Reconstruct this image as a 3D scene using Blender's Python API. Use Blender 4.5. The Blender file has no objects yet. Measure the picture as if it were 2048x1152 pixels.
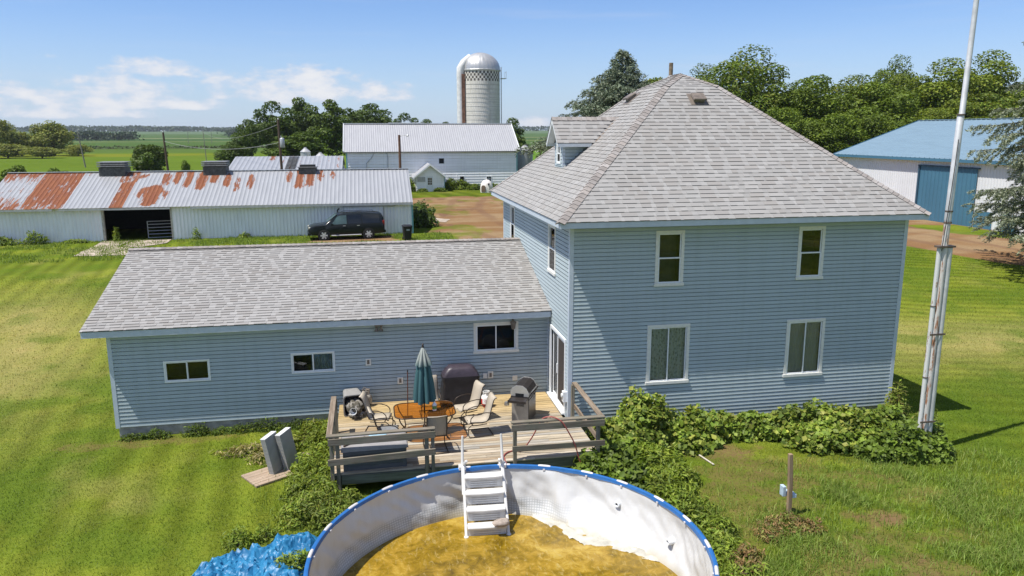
# Farmhouse with low wing, deck and pool; farmyard and fields behind. All lengths in metres.
EXPOSURE = 0.38
SUN_E = 4.9
SKY_S = 0.15
SKYTINT = (.50, .59, .77)
HORIZ = (2.7, 3.35, 4.3)
CLOUDLO = (3.5, 3.8, 4.4)
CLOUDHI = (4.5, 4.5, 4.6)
CLOUDS = [(-.405, .028, .085, .036), (-.275, .036, .095, .046), (-.232, .068, .05, .020), (-.20, .030, .06, .012), (-.088, .046, .11, .040), (-.06, .050, .045, .046), (.012, .044, .05, .026), (.2066, .008, .035, .016), (-.33, .020, .12, .014)]
HAZE = 0.00009
import bpy, math, random
import numpy as np
from mathutils import Vector, Matrix

RND = random.Random(7)
RG = np.random.default_rng(7)
SC = bpy.context.scene
COL = SC.collection
rad = math.radians

# ------------------------------------------------------------------ helpers
def sm(a, b, x):
    t = np.clip((x - a) / (b - a), 0, 1)
    return t * t * (3 - 2 * t)

def _hash(i, j, s):
    n = (i * 374761393 + j * 668265263 + s * 144305) & 0xFFFFFFFF
    n = ((n ^ (n >> 13)) * 1274126177) & 0xFFFFFFFF
    return ((n ^ (n >> 16)) & 0xFFFF) / 65535.0

def vnoise(x, y, s=0):
    x = np.asarray(x, float); y = np.asarray(y, float)
    i = np.floor(x).astype(np.int64); j = np.floor(y).astype(np.int64)
    u = x - i; v = y - j
    u = u * u * (3 - 2 * u); v = v * v * (3 - 2 * v)
    return (_hash(i, j, s) * (1 - u) + _hash(i + 1, j, s) * u) * (1 - v) + (_hash(i, j + 1, s) * (1 - u) + _hash(i + 1, j + 1, s) * u) * v

def fbm(x, y, s=0, o=4):
    a = 0; amp = .5; t = 0
    for k in range(o):
        a = a + amp * vnoise(np.asarray(x) * 2 ** k, np.asarray(y) * 2 ** k, s + k * 17); t += amp; amp *= .55
    return a / t

def gz(x, y):
    """height of the ground"""
    x = np.asarray(x, float); y = np.asarray(y, float)
    z = .95 * sm(29, 53, y)
    z = z - .15 * sm(8, 14, x) * (1 - sm(24, 34, y))
    d = np.hypot(x, y)
    z = z + 16 * sm(700, 3200, d)
    nearb = sm(0, 1, np.maximum(np.abs(x - 1.2) - 9, np.abs(y - 20) - 9))
    z = z + (fbm(x * .12, y * .12, 5, 2) - .5) * .18 * nearb * (1 - sm(120, 200, d))
    return z

def g1(x, y):
    return float(gz(x, y))

WO = {}
def tagp(o, label=None, cat=None, group=None, kind=None):
    if label: o['label'] = label
    if cat: o['category'] = cat
    if group: o['group'] = group
    if kind: o['kind'] = kind
    return o

def thing(name, label, cat, loc=(0, 0, 0), rz=0.0, group=None, rot=None, scale=None):
    o = bpy.data.objects.new(name, None)
    o.empty_display_size = .2
    COL.objects.link(o)
    o.location = loc
    o.rotation_euler = rot if rot else (0, 0, rz)
    if scale: o.scale = scale
    WO[o.name] = Vector(loc)
    return tagp(o, label, cat, group)

def copy_tree(o, parent=None):
    c = o.copy(); COL.objects.link(c)
    if parent: c.parent = parent
    for ch in list(o.children):
        copy_tree(ch, c)
    return c

class MB:
    def __init__(s):
        s.v = []; s.f = []; s.m = []; s.c = []; s.uv = None
    def add(s, vs, fs, mat=0, col=None):
        b = len(s.v)
        s.v.extend([tuple(map(float, p)) for p in vs])
        for f in fs:
            s.f.append(tuple(b + i for i in f)); s.m.append(mat); s.c.append(col)
        return s
    def quad(s, a, b, c, d, mat=0, col=None):
        return s.add([a, b, c, d], [(0, 1, 2, 3)], mat, col)
    def box(s, x0, y0, z0, x1, y1, z1, mat=0, col=None, mtx=None):
        vs = [Vector(p) for p in ((x0, y0, z0), (x1, y0, z0), (x1, y1, z0), (x0, y1, z0), (x0, y0, z1), (x1, y0, z1), (x1, y1, z1), (x0, y1, z1))]
        if mtx is not None: vs = [mtx @ p for p in vs]
        return s.add(vs, [(0, 3, 2, 1), (4, 5, 6, 7), (0, 1, 5, 4), (1, 2, 6, 5), (2, 3, 7, 6), (3, 0, 4, 7)], mat, col)
    def bar(s, p0, p1, w, h, up=(0, 0, 1), mat=0, col=None):
        p0 = Vector(p0); p1 = Vector(p1); d = (p1 - p0).normalized(); up = Vector(up)
        sd = d.cross(up).normalized(); u = sd.cross(d).normalized()
        vs = []
        for p in (p0, p1):
            for a, b in ((-1, -1), (1, -1), (1, 1), (-1, 1)):
                vs.append(p + sd * (a * w / 2) + u * (b * h / 2))
        return s.add(vs, [(0, 1, 2, 3), (7, 6, 5, 4), (0, 4, 5, 1), (1, 5, 6, 2), (2, 6, 7, 3), (3, 7, 4, 0)], mat, col)
    def loft(s, rings, caps=True, mat=0, closed=True, col=None):
        n = len(rings[0]); b = [p for r in rings for p in r]; fs = []
        for i in range(len(rings) - 1):
            for j in range(n if closed else n - 1):
                k = (j + 1) % n
                fs.append((i * n + j, i * n + k, (i + 1) * n + k, (i + 1) * n + j))
        if caps and closed:
            fs.append(tuple(reversed(range(n)))); fs.append(tuple(range((len(rings) - 1) * n, len(rings) * n)))
        return s.add(b, fs, mat, col)
    def tube(s, pts, r, n=8, mat=0, caps=True, col=None):
        pts = [Vector(p) for p in pts]; rs = r if isinstance(r, (list, tuple)) else [r] * len(pts)
        rings = []; prev = None
        for i, p in enumerate(pts):
            t = ((pts[min(i + 1, len(pts) - 1)] - pts[max(i - 1, 0)])).normalized()
            if prev is None:
                a = Vector((0, 0, 1)) if abs(t.z) < .9 else Vector((1, 0, 0))
                u = t.cross(a).normalized()
            else:
                u = (prev - t * prev.dot(t)).normalized()
            prev = u; w = t.cross(u)
            rings.append([p + (u * math.cos(2 * math.pi * k / n) + w * math.sin(2 * math.pi * k / n)) * rs[i] for k in range(n)])
        return s.loft(rings, caps, mat, True, col)
    def lathe(s, prof, n=24, c=(0, 0, 0), mat=0, caps=True, mtx=None, col=None):
        rings = []
        for r, z in prof:
            ring = [Vector((c[0] + r * math.cos(2 * math.pi * k / n), c[1] + r * math.sin(2 * math.pi * k / n), c[2] + z)) for k in range(n)]
            if mtx is not None: ring = [mtx @ p for p in ring]
            rings.append(ring)
        return s.loft(rings, caps, mat, True, col)
    def prism(s, poly, d, mat=0, col=None):
        d = Vector(d); a = [Vector(p) for p in poly]; n = len(a)
        fs = [tuple(reversed(range(n))), tuple(range(n, 2 * n))] + [(i, (i + 1) % n, n + (i + 1) % n, n + i) for i in range(n)]
        return s.add(a + [p + d for p in a], fs, mat, col)
    def build(s, name, mats, parent=None, smooth=None, bevel=0, world=True, label=None, seg=2, loc=None):
        if not isinstance(mats, (list, tuple)): mats = [mats]
        off = Vector((0, 0, 0))
        if parent is not None and world:
            p = parent
            while p.parent: p = p.parent
            off = WO.get(p.name, Vector((0, 0, 0)))
        if loc is not None: off = Vector(loc)
        me = bpy.data.meshes.new(name)
        me.from_pydata([(x - off.x, y - off.y, z - off.z) for x, y, z in s.v], [], s.f)
        me.polygons.foreach_set('material_index', s.m)
        for m in mats: me.materials.append(m)
        if any(c is not None for c in s.c):
            a = me.attributes.new('Col', 'FLOAT_COLOR', 'FACE')
            flat = []
            for c in s.c: flat.extend((*(c if c is not None else (1, 1, 1)), 1.0))
            a.data.foreach_set('color', flat)
        if smooth is not None:
            me.polygons.foreach_set('use_smooth', [True] * len(me.polygons))
            me.set_sharp_from_angle(angle=rad(smooth))
        me.update()
        o = bpy.data.objects.new(name, me)
        COL.objects.link(o)
        if loc is not None and parent is None: o.location = loc
        if parent is not None: o.parent = parent
        if bevel:
            b = o.modifiers.new('bevel', 'BEVEL'); b.width = bevel; b.segments = seg; b.limit_method = 'ANGLE'; b.angle_limit = rad(40)
        if label: o['label'] = label
        return o

def np_obj(name, V, F, mat, C=None, parent=None, smooth=False, vcol=False):
    me = bpy.data.meshes.new(name)
    V = np.asarray(V, np.float32); F = np.asarray(F, np.int32); n, k = F.shape
    me.vertices.add(len(V)); me.vertices.foreach_set('co', V.ravel())
    me.loops.add(n * k); me.loops.foreach_set('vertex_index', F.ravel())
    me.polygons.add(n); me.polygons.foreach_set('loop_start', np.arange(0, n * k, k, dtype=np.int32))
    if smooth: me.polygons.foreach_set('use_smooth', np.ones(n, bool))
    me.update(calc_edges=True)
    if C is not None:
        a = me.attributes.new('Col', 'FLOAT_COLOR', 'POINT' if vcol else 'FACE')
        C = np.asarray(C, np.float32)
        if C.shape[1] == 3: C = np.c_[C, np.ones(len(C), np.float32)]
        a.data.foreach_set('color', C.ravel())
    me.materials.append(mat)
    o = bpy.data.objects.new(name, me); COL.objects.link(o)
    if parent: o.parent = parent
    return o

# ------------------------------------------------------------------ materials
class NT:
    def __init__(s, name):
        s.mat = bpy.data.materials.new(name); s.mat.use_nodes = True
        s.t = s.mat.node_tree; s.t.nodes.clear()
        s.out = s.n('ShaderNodeOutputMaterial')
    def n(s, typ, **kw):
        nd = s.t.nodes.new(typ)
        for k, v in kw.items():
            if k in nd.inputs.keys() if hasattr(nd.inputs, 'keys') else False:
                pass
            setattr(nd, k, v)
        return nd
    def set(s, sock, v):
        if isinstance(v, bpy.types.NodeSocket): s.t.links.new(v, sock)
        elif isinstance(v, (tuple, list)) and len(v) == 3 and sock.type == 'RGBA': sock.default_value = (*v, 1)
        else: sock.default_value = v
    def math(s, op, a, b=None, c=None, clamp=False):
        nd = s.n('ShaderNodeMath', operation=op, use_clamp=clamp); s.set(nd.inputs[0], a)
        if b is not None: s.set(nd.inputs[1], b)
        if c is not None: s.set(nd.inputs[2], c)
        return nd.outputs[0]
    def mix(s, f, a, b, blend='MIX'):
        nd = s.n('ShaderNodeMix', data_type='RGBA', blend_type=blend); s.set(nd.inputs[0], f); s.set(nd.inputs[6], a); s.set(nd.inputs[7], b)
        return nd.outputs[2]
    def obj(s): return s.n('ShaderNodeTexCoord').outputs['Object']
    def geo(s): return s.n('ShaderNodeNewGeometry').outputs['Position']
    def sep(s, v):
        nd = s.n('ShaderNodeSeparateXYZ'); s.set(nd.inputs[0], v); return nd.outputs
    def mapv(s, v, sc=(1, 1, 1), loc=(0, 0, 0), rot=(0, 0, 0)):
        nd = s.n('ShaderNodeMapping'); s.set(nd.inputs[0], v)
        nd.inputs['Scale'].default_value = sc; nd.inputs['Location'].default_value = loc; nd.inputs['Rotation'].default_value = rot
        return nd.outputs[0]
    def noise(s, v, scale, detail=4, rough=.55, dist=0):
        nd = s.n('ShaderNodeTexNoise'); s.set(nd.inputs['Vector'], v); nd.inputs['Scale'].default_value = scale
        nd.inputs['Detail'].default_value = detail; nd.inputs['Roughness'].default_value = rough; nd.inputs['Distortion'].default_value = dist
        return nd.outputs[0]
    def ramp(s, f, stops, interp='LINEAR'):
        nd = s.n('ShaderNodeValToRGB'); s.set(nd.inputs[0], f); e = nd.color_ramp.elements; nd.color_ramp.interpolation = interp
        e[0].position = stops[0][0]; e[0].color = (*stops[0][1], 1); e[1].position = stops[-1][0]; e[1].color = (*stops[-1][1], 1)
        for p, c in stops[1:-1]:
            q = e.new(p); q.color = (*c, 1)
        return nd.outputs[0]
    def rng(s, v, a, b, c=0.0, d=1.0):
        nd = s.n('ShaderNodeMapRange'); s.set(nd.inputs[0], v); nd.inputs[1].default_value = a; nd.inputs[2].default_value = b
        nd.inputs[3].default_value = c; nd.inputs[4].default_value = d; return nd.outputs[0]
    def attr(s, name='Col'):
        return s.n('ShaderNodeAttribute', attribute_name=name).outputs['Color']
    def bump(s, h, strength=.3, dist=.01):
        nd = s.n('ShaderNodeBump'); s.set(nd.inputs['Height'], h); nd.inputs['Strength'].default_value = strength; nd.inputs['Distance'].default_value = dist
        return nd.outputs[0]
    def pbr(s, col, rough=.6, metal=0, spec=.4, normal=None, alpha=None, trans=None, coat=None):
        nd = s.n('ShaderNodeBsdfPrincipled'); s.set(nd.inputs['Base Color'], col); s.set(nd.inputs['Roughness'], rough); s.set(nd.inputs['Metallic'], metal)
        nd.inputs['Specular IOR Level'].default_value = spec
        if normal is not None: s.set(nd.inputs['Normal'], normal)
        if trans is not None: nd.inputs['Transmission Weight'].default_value = trans
        if coat is not None: nd.inputs['Coat Weight'].default_value = coat
        return nd.outputs[0]
    def fin(s, sh):
        s.t.links.new(sh, s.out.inputs[0]); return s.mat

def simple(name, col, rough=.6, metal=0, spec=.4, var=.12, vs=6., bump=0., bs=40., coat=None, attr=False):
    t = NT(name); o = t.obj()
    n1 = t.noise(o, vs, 5)
    base = t.attr() if attr else col
    f = t.rng(n1, .3, .7, 1 - var, 1 + var)
    nd = t.n('ShaderNodeVectorMath', operation='SCALE'); t.set(nd.inputs[0], base); t.set(nd.inputs['Scale'], f)
    nm = t.bump(t.noise(o, bs, 3), bump, .01) if bump else None
    return t.fin(t.pbr(nd.outputs[0], rough, metal, spec, nm, coat=coat))

def leafmat(name, trans=.3, rough=.55, tint=(1.25, 1.25, .6), spec=.3):
    t = NT(name); c = t.attr()
    p = t.pbr(c, rough, 0, spec)
    tr = t.n('ShaderNodeBsdfTranslucent'); t.set(tr.inputs[0], t.mix(1.0, c, tint, 'MULTIPLY'))
    mx = t.n('ShaderNodeMixShader'); mx.inputs[0].default_value = trans
    t.t.links.new(p, mx.inputs[1]); t.t.links.new(tr.outputs[0], mx.inputs[2])
    return t.fin(mx.outputs[0])

def glassmat(name, tint=(.85, .9, .88), refl=1.0, rough=.02):
    t = NT(name)
    a = t.n('ShaderNodeBsdfTransparent'); t.set(a.inputs[0], tint)
    g = t.n('ShaderNodeBsdfGlossy'); g.inputs['Roughness'].default_value = rough
    w = t.n('ShaderNodeBump'); t.set(w.inputs['Height'], t.noise(t.obj(), 1.5, 1)); w.inputs['Strength'].default_value = .03
    t.t.links.new(w.outputs[0], g.inputs['Normal'])
    fr = t.n('ShaderNodeFresnel'); fr.inputs[0].default_value = 1.5
    mx = t.n('ShaderNodeMixShader'); t.set(mx.inputs[0], t.math('MULTIPLY', fr.outputs[0], refl * 1.6, clamp=True))
    t.t.links.new(a.outputs[0], mx.inputs[1]); t.t.links.new(g.outputs[0], mx.inputs[2])
    return t.fin(mx.outputs[0])

def woodmat(name, attr=True, col=(.3, .25, .18), axis=0, dark=.55, green=0.0):
    t = NT(name); o = t.obj()
    sc = [26., 26., 26.]; sc[axis] = 1.2
    g = t.noise(t.mapv(o, tuple(sc)), 1.0, 5, .6)
    blot = t.noise(o, 2.2, 4)
    base = t.attr() if attr else col
    c = t.mix(t.rng(g, .38, .62, 0, .85), base, t.mix(1.0, base, (dark, dark * .93, dark * .85), 'MULTIPLY'))
    c = t.mix(t.rng(blot, .5, .75, 0, .55), c, t.mix(1.0, c, (.62, .62, .6), 'MULTIPLY'))
    if green: c = t.mix(t.rng(t.noise(o, 3.1, 3), .42, .62, 0, green), c, (.13, .15, .10))
    return t.fin(t.pbr(c, .8, 0, .25, t.bump(g, .35, .006)))

M = {}
def sidingmat(name, col, scl=1.0):
    t = NT(name); o = t.obj()
    n = t.noise(t.mapv(o, (.5, .5, 1.4)), 1.6, 5); streak = t.noise(t.mapv(o, (5., 5., .25)), 1.0, 4)
    c = t.mix(t.rng(n, .3, .7, 0, .22), col, t.mix(1.0, col, (.86, .87, .84), 'MULTIPLY'))
    c = t.mix(t.rng(streak, .46, .72, 0, .4), c, t.mix(1.0, c, (.8, .8, .76), 'MULTIPLY'))
    w = t.noise(t.mapv(o, (1., 1., .3)), 1.3, 2)
    c = t.mix(1.0, c, t.attr(), 'MULTIPLY')
    return t.fin(t.pbr(c, .48, 0, .4, t.bump(w, .12, .02)))
M['siding'] = sidingmat('blue_grey_siding', (.395, .465, .49))
M['siding_barn'] = sidingmat('white_boards', (.93, .93, .93))
M['trimblue'] = simple('pale_blue_trim', (.50, .56, .63), .45, var=.06)
M['cream'] = simple('cream_casing', (.70, .69, .645), .5, var=.07, vs=9)
M['white'] = simple('white_vinyl', (.75, .77, .78), .4, var=.05, vs=9)
M['concrete'] = simple('concrete', (.36, .34, .31), .9, var=.3, vs=5, bump=.4, bs=30)
M['glass'] = glassmat('window_glass', (.86, .88, .88), .6)
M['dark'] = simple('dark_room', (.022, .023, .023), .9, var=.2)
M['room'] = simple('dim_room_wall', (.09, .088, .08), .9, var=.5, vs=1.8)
def curtmat(name, a, b):
    t = NT(name); o = t.obj()
    v = t.n('ShaderNodeTexVoronoi'); t.set(v.inputs['Vector'], t.mapv(o, (1, 1, .8))); v.inputs['Scale'].default_value = 13
    n = t.noise(o, 22, 4)
    f = t.math('ADD', t.rng(v.outputs[0], .2, .55, .9, 0), t.rng(n, .4, .7, -.3, .5))
    return t.fin(t.pbr(t.mix(t.math('MULTIPLY', f, .8, clamp=True), a, b), .9, 0, .1))
M['curtain'] = curtmat('patterned_curtain', (.74, .76, .66), (.32, .36, .26))
M['blind'] = simple('grey_blind', (.46, .46, .43), .9, var=.08, vs=3)
M['palecurtain'] = simple('pale_blue_curtain', (.30, .38, .42), .8, var=.35, vs=4)

def shinglemat():
    t = NT('asphalt_shingle'); o = t.obj(); c = t.attr()
    gr = t.noise(o, 90, 2); st = t.noise(t.mapv(o, (.35, .35, .8)), 1.4, 4)
    c = t.mix(t.rng(gr, .35, .65, 0, .3), c, t.mix(1.0, c, (.72, .72, .72), 'MULTIPLY'))
    c = t.mix(t.rng(st, .45, .72, 0, .3), c, t.mix(1.0, c, (.82, .80, .76), 'MULTIPLY'))
    return t.fin(t.pbr(c, .92, 0, .2, t.bump(gr, .3, .004)))
M['shingle'] = shinglemat()
M['capshingle'] = simple('cap_shingle', (.4, .37, .35), .92, var=.2, vs=3, bump=.2, bs=80, attr=True)
M['black'] = simple('black_plastic', (.012, .012, .013), .5, var=.2)
M['brownmetal'] = simple('brown_vent_metal', (.17, .14, .115), .5, var=.25)
M['rustmetal'] = simple('rusty_pipe', (.20, .15, .10), .75, var=.45, vs=8)
M['greymetal'] = simple('grey_metal', (.42, .43, .44), .42, .3, var=.15)

def roofmetal(name, base, rustcol=(.22, .066, .022), rough=.42, metal=.0):
    t = NT(name); o = t.obj()
    at = t.attr()
    s = t.n('ShaderNodeSeparateColor'); t.set(s.inputs[0], at)
    n = t.noise(t.mapv(o, (5., .9, .9)), 1.0, 6, .7)
    n2 = t.noise(o, 14, 4, .7)
    m = t.math('ADD', s.outputs[0], t.math('MULTIPLY', t.math('SUBTRACT', n, .5), 1.5))
    m = t.math('ADD', m, t.math('MULTIPLY', t.math('SUBTRACT', n2, .5), .5))
    m = t.rng(m, .46, .54)
    dirt = t.noise(t.mapv(o, (2.5, .5, .5)), 1.0, 5)
    b = t.mix(t.rng(dirt, .38, .72, 0, .45), base, t.mix(1.0, base, (.75, .75, .76), 'MULTIPLY'))
    rc = t.mix(t.rng(n2, .3, .7), rustcol, (rustcol[0] * .5, rustcol[1] * .45, rustcol[2] * .5)); rc = t.mix(t.rng(n, .45, .75, 0, .55), rc, (rustcol[0] * 1.35, rustcol[1] * 1.7, rustcol[2] * 1.6))
    c = t.mix(m, b, rc)
    r = t.rng(m, 0, 1, rough, .85)
    return t.fin(t.pbr(c, r, 0, .5))
M['tin'] = roofmetal('galvanised_roof_sheet', (.315, .322, .335))
M['tinwhite'] = roofmetal('white_roof_sheet', (.37, .37, .38))
M['tinwall'] = roofmetal('grey_wall_sheet', (.88, .88, .90), rustcol=(.30, .28, .25))
M['bluetin'] = roofmetal('blue_roof_sheet', (.165, .245, .305))
M['bluedoor'] = roofmetal('blue_door_sheet', (.06, .165, .25))
M['whitetin'] = roofmetal('white_wall_sheet', (.72, .73, .75))
M['deckwood'] = woodmat('deck_boards')
M['railwood'] = woodmat('weathered_rail_wood', False, (.25, .215, .17), 0, .5, .35)
M['postwood'] = woodmat('weathered_post_wood', False, (.27, .24, .19), 2, .5, .3)
M['railwoody'] = woodmat('weathered_side_rail_wood', False, (.28, .22, .165), 1, .5, .1)
M['greenwood'] = woodmat('green_grey_rim_board', False, (.17, .18, .145), 0, .55, .4)
M['polewood'] = woodmat('pole_wood', False, (.12, .085, .06), 2, .5, 0)
M['leaf'] = leafmat('leaves')
M['leaffar'] = leafmat('tree_leaves', .25)
M['needle'] = leafmat('spruce_needles', .1, tint=(1, 1.05, .9))
M['grass'] = leafmat('grass_blades', .35)
M['bark'] = simple('bark', (.075, .06, .045), .95, var=.35, vs=8, bump=.6, bs=14)
# ------------------------------------------------------------------ camera, sun, sky
CAMH = 8.6
cam = bpy.data.objects.new('camera', bpy.data.cameras.new('camera')); COL.objects.link(cam)
PITCH, ROLL, YAW, FOC = .200999778, -.00254033715, .183197955, 1525.68
fw = Vector((math.sin(YAW) * math.cos(PITCH), math.cos(YAW) * math.cos(PITCH), -math.sin(PITCH)))
rt = Vector((math.cos(YAW), -math.sin(YAW), 0)); up = rt.cross(fw)
r2 = rt * math.cos(ROLL) + up * math.sin(ROLL); u2 = up * math.cos(ROLL) - rt * math.sin(ROLL)
cam.matrix_world = Matrix(((r2.x, u2.x, -fw.x, 0), (r2.y, u2.y, -fw.y, 0), (r2.z, u2.z, -fw.z, CAMH), (0, 0, 0, 1)))
cam.data.sensor_width = 36; cam.data.lens = FOC / 2048 * 36
cam.data.clip_start = .1; cam.data.clip_end = 30000
SC.camera = cam
SC.view_settings.view_transform = 'Standard'; SC.view_settings.look = 'None'
SC.view_settings.exposure = EXPOSURE; SC.view_settings.gamma = 1
SC.view_settings.use_curve_mapping = False
SC.cycles.use_denoising = True
SC.cycles.max_bounces = 8; SC.cycles.transparent_max_bounces = 24

SUN = Vector((-.45, -.128, 1)).normalized()
sl = bpy.data.lights.new('sun', 'SUN'); so = bpy.data.objects.new('sun', sl); COL.objects.link(so)
sl.energy = SUN_E; sl.angle = rad(.53); sl.color = (1, .955, .88)
so.rotation_euler = SUN.to_track_quat('Z', 'Y').to_euler(); so.location = (-20, -10, 40)

W = bpy.data.worlds.new('World'); SC.world = W; W.use_nodes = True
nt = W.node_tree; nt.nodes.clear()
def wn(t, **k):
    n = nt.nodes.new(t)
    for a, b in k.items(): setattr(n, a, b)
    return n
def wl(a, b): nt.links.new(a, b)
def wm(op, a, b=None, clamp=False):
    n = wn('ShaderNodeMath', operation=op, use_clamp=clamp)
    for i, v in enumerate((a, b)):
        if v is None: continue
        if isinstance(v, bpy.types.NodeSocket): wl(v, n.inputs[i])
        else: n.inputs[i].default_value = v
    return n.outputs[0]
def wr(v, a, b, c=0., d=1.):
    n = wn('ShaderNodeMapRange', interpolation_type='SMOOTHSTEP'); wl(v, n.inputs[0])
    for i, q in enumerate((a, b, c, d)): n.inputs[i + 1].default_value = q
    return n.outputs[0]
sky = wn('ShaderNodeTexSky', sky_type='NISHITA', sun_disc=False)
sky.sun_elevation = math.asin(SUN.z); sky.sun_rotation = math.atan2(SUN.x, SUN.y)
sky.air_density = 1.0; sky.dust_density = 0.4; sky.ozone_density = 2.2; sky.altitude = 300
tc = wn('ShaderNodeTexCoord'); sp = wn('ShaderNodeSeparateXYZ'); wl(tc.outputs['Generated'], sp.inputs[0])
az = wm('ARCTAN2', sp.outputs[0], sp.outputs[1])          # azimuth, 0 = +y
el = wm('ARCSINE', sp.outputs[2])
cv = wn('ShaderNodeCombineXYZ'); wl(az, cv.inputs[0]); wl(wm('MULTIPLY', el, 2.2), cv.inputs[1])
nz = wn('ShaderNodeTexNoise'); wl(cv.outputs[0], nz.inputs['Vector']); nz.inputs['Scale'].default_value = 24; nz.inputs['Detail'].default_value = 7; nz.inputs['Roughness'].default_value = .55
nz2 = wn('ShaderNodeTexNoise'); mpg = wn('ShaderNodeMapping'); wl(cv.outputs[0], mpg.inputs[0]); mpg.inputs['Scale'].default_value = (1.6, 9, 1)
wl(mpg.outputs[0], nz2.inputs['Vector']); nz2.inputs['Scale'].default_value = 2.0; nz2.inputs['Detail'].default_value = 5
# heaps of cumulus low over the horizon: (azimuth, elevation of the flat base, half width, height)
tot = None
for (a0, e0, w, h) in CLOUDS:
    da = wm('DIVIDE', wm('SUBTRACT', az, a0), w)
    de = wm('DIVIDE', wm('SUBTRACT', el, e0), h)
    neg = wm('MULTIPLY', wm('MINIMUM', de, 0.), 3.2)
    pos = wm('MAXIMUM', de, 0.)
    q = wm('ADD', wm('MULTIPLY', da, da), wm('ADD', wm('MULTIPLY', pos, pos), wm('MULTIPLY', neg, neg)))
    v = wm('SUBTRACT', 1.0, q)
    tot = v if tot is None else wm('MAXIMUM', tot, v)
dens = wm('ADD', wm('MULTIPLY', wm('MAXIMUM', tot, -1.5), .55), wm('MULTIPLY', wm('SUBTRACT', nz.outputs[0], .52), 2.3))
cl = wr(dens, -.02, .50)
core = wr(dens, .10, .8)
cir = wm('MULTIPLY', wr(nz2.outputs[0], .52, .8), .22)
# broken cumulus added unseen behind and above the camera, to lift the fill light
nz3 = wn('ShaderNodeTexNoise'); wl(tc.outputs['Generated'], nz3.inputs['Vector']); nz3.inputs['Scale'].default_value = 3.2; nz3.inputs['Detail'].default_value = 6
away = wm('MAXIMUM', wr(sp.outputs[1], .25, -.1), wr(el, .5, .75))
fillcloud = wm('MULTIPLY', wm('MULTIPLY', wr(nz3.outputs[0], .47, .62), away), .92)
cl = wm('MAXIMUM', wm('MAXIMUM', wm('MULTIPLY', cl, .93), cir), fillcloud)
hz = wr(el, 0., .16, .62, 0.)                      # paler air towards the horizon
bg = wn('ShaderNodeBackground')
def wmix(f, a, b):
    n = wn('ShaderNodeMix', data_type='RGBA')
    wl(f, n.inputs[0])
    for i, v in ((6, a), (7, b)):
        if isinstance(v, bpy.types.NodeSocket): wl(v, n.inputs[i])
        else: n.inputs[i].default_value = (*v, 1)
    return n.outputs[2]
tint = wn('ShaderNodeMix', data_type='RGBA', blend_type='MULTIPLY'); tint.inputs[0].default_value = 1
wl(sky.outputs[0], tint.inputs[6]); tint.inputs[7].default_value = (*SKYTINT, 1)
c1 = wmix(hz, tint.outputs[2], HORIZ)
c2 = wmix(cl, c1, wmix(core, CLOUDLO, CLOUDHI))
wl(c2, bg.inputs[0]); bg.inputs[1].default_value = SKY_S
wo = wn('ShaderNodeOutputWorld'); wl(bg.outputs[0], wo.inputs[0])

# ------------------------------------------------------------------ ground
def inpoly(px, py, poly):
    ins = np.zeros(px.shape, bool); dist = np.full(px.shape, 1e9); n = len(poly)
    for i in range(n):
        x0, y0 = poly[i]; x1, y1 = poly[(i + 1) % n]
        c = ((y0 > py) != (y1 > py)) & (px < (x1 - x0) * (py - y0) / (y1 - y0 + 1e-12) + x0)
        ins ^= c
        t = np.clip(((px - x0) * (x1 - x0) + (py - y0) * (y1 - y0)) / ((x1 - x0) ** 2 + (y1 - y0) ** 2), 0, 1)
        dist = np.minimum(dist, np.hypot(px - x0 - t * (x1 - x0), py - y0 - t * (y1 - y0)))
    return np.where(ins, dist, -dist)
def axis(a, b, step, lo, hi, ratio):
    mid = list(np.arange(a, b + 1e-6, step)); v = b; s = step
    while v < hi: s *= ratio; v += s; mid.append(v)
    v = a; s = step; lowl = []
    while v > lo: s *= ratio; v -= s; lowl.append(v)
    return np.array(lowl[::-1] + mid)
gx = axis(-34, 56, .22, -5200, 5200, 1.06)
gy = axis(10, 66, .20, -400, 5200, 1.025)
X, Y = np.meshgrid(gx, gy); Z = gz(X, Y)
POND = np.hypot(X - 2.2, Y - 12.45) < 3.1
Z = np.where(POND, Z - .12, Z)
lawnA = np.array([.100, .138, .016]); lawnB = np.array([.150, .180, .022]); dryc = np.array([.30, .26, .10]); dirtc = np.array([.215, .125, .062]); dkgreen = np.array([.080, .130, .016])
def lerp(a, b, t): return a + (b - a) * t[..., None]
C = np.broadcast_to(lawnA, X.shape + (3,)).copy()
C = lerp(C, lawnB, sm(.36, .66, fbm(X * .35, Y * .35, 3, 4)))
stripes = .5 + .5 * np.sin((X + .12 * Y + .6 * fbm(X * .2, Y * .2, 9, 2)) * 2 * np.pi / .95)
stR = .5 + .5 * np.sin((Y + .35 * X + .8 * fbm(X * .2, Y * .2, 9, 2)) * 2 * np.pi / .9)
st = np.where(X < 3, stripes, stR)
C = C * (1 + (.40 * (st - .5) * (.45 + .65 * sm(.2, .5, fbm(X * .15, Y * .15, 12, 3))))[..., None])
dry = sm(.55, .75, fbm(X * .3 + .1 * stripes, Y * .22, 21, 4)) * .34
leftband = np.exp(-((X + 15.5 + (Y - 33) * .25) / 4.5) ** 2) * np.exp(-((Y - 33) / 9) ** 2)
dry = np.maximum(dry, np.clip(leftband * (.35 + 1.0 * fbm(X * .5, Y * .35, 8, 4)), 0, .95))
rband = np.exp(-((Y - 27 + .3 * (X - 25)) / 4.) ** 2) * sm(14, 20, X) * (.2 + .9 * fbm(X * .35, Y * .8, 18, 4))
dry = np.maximum(dry, np.clip(rband, 0, .75))
near = 1 - sm(80, 130, Y)
C = lerp(C, dryc, dry * near)
C = lerp(C, dkgreen, .6 * sm(.5, .7, fbm(X * .5, Y * .5, 31, 4)) * near)
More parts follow.
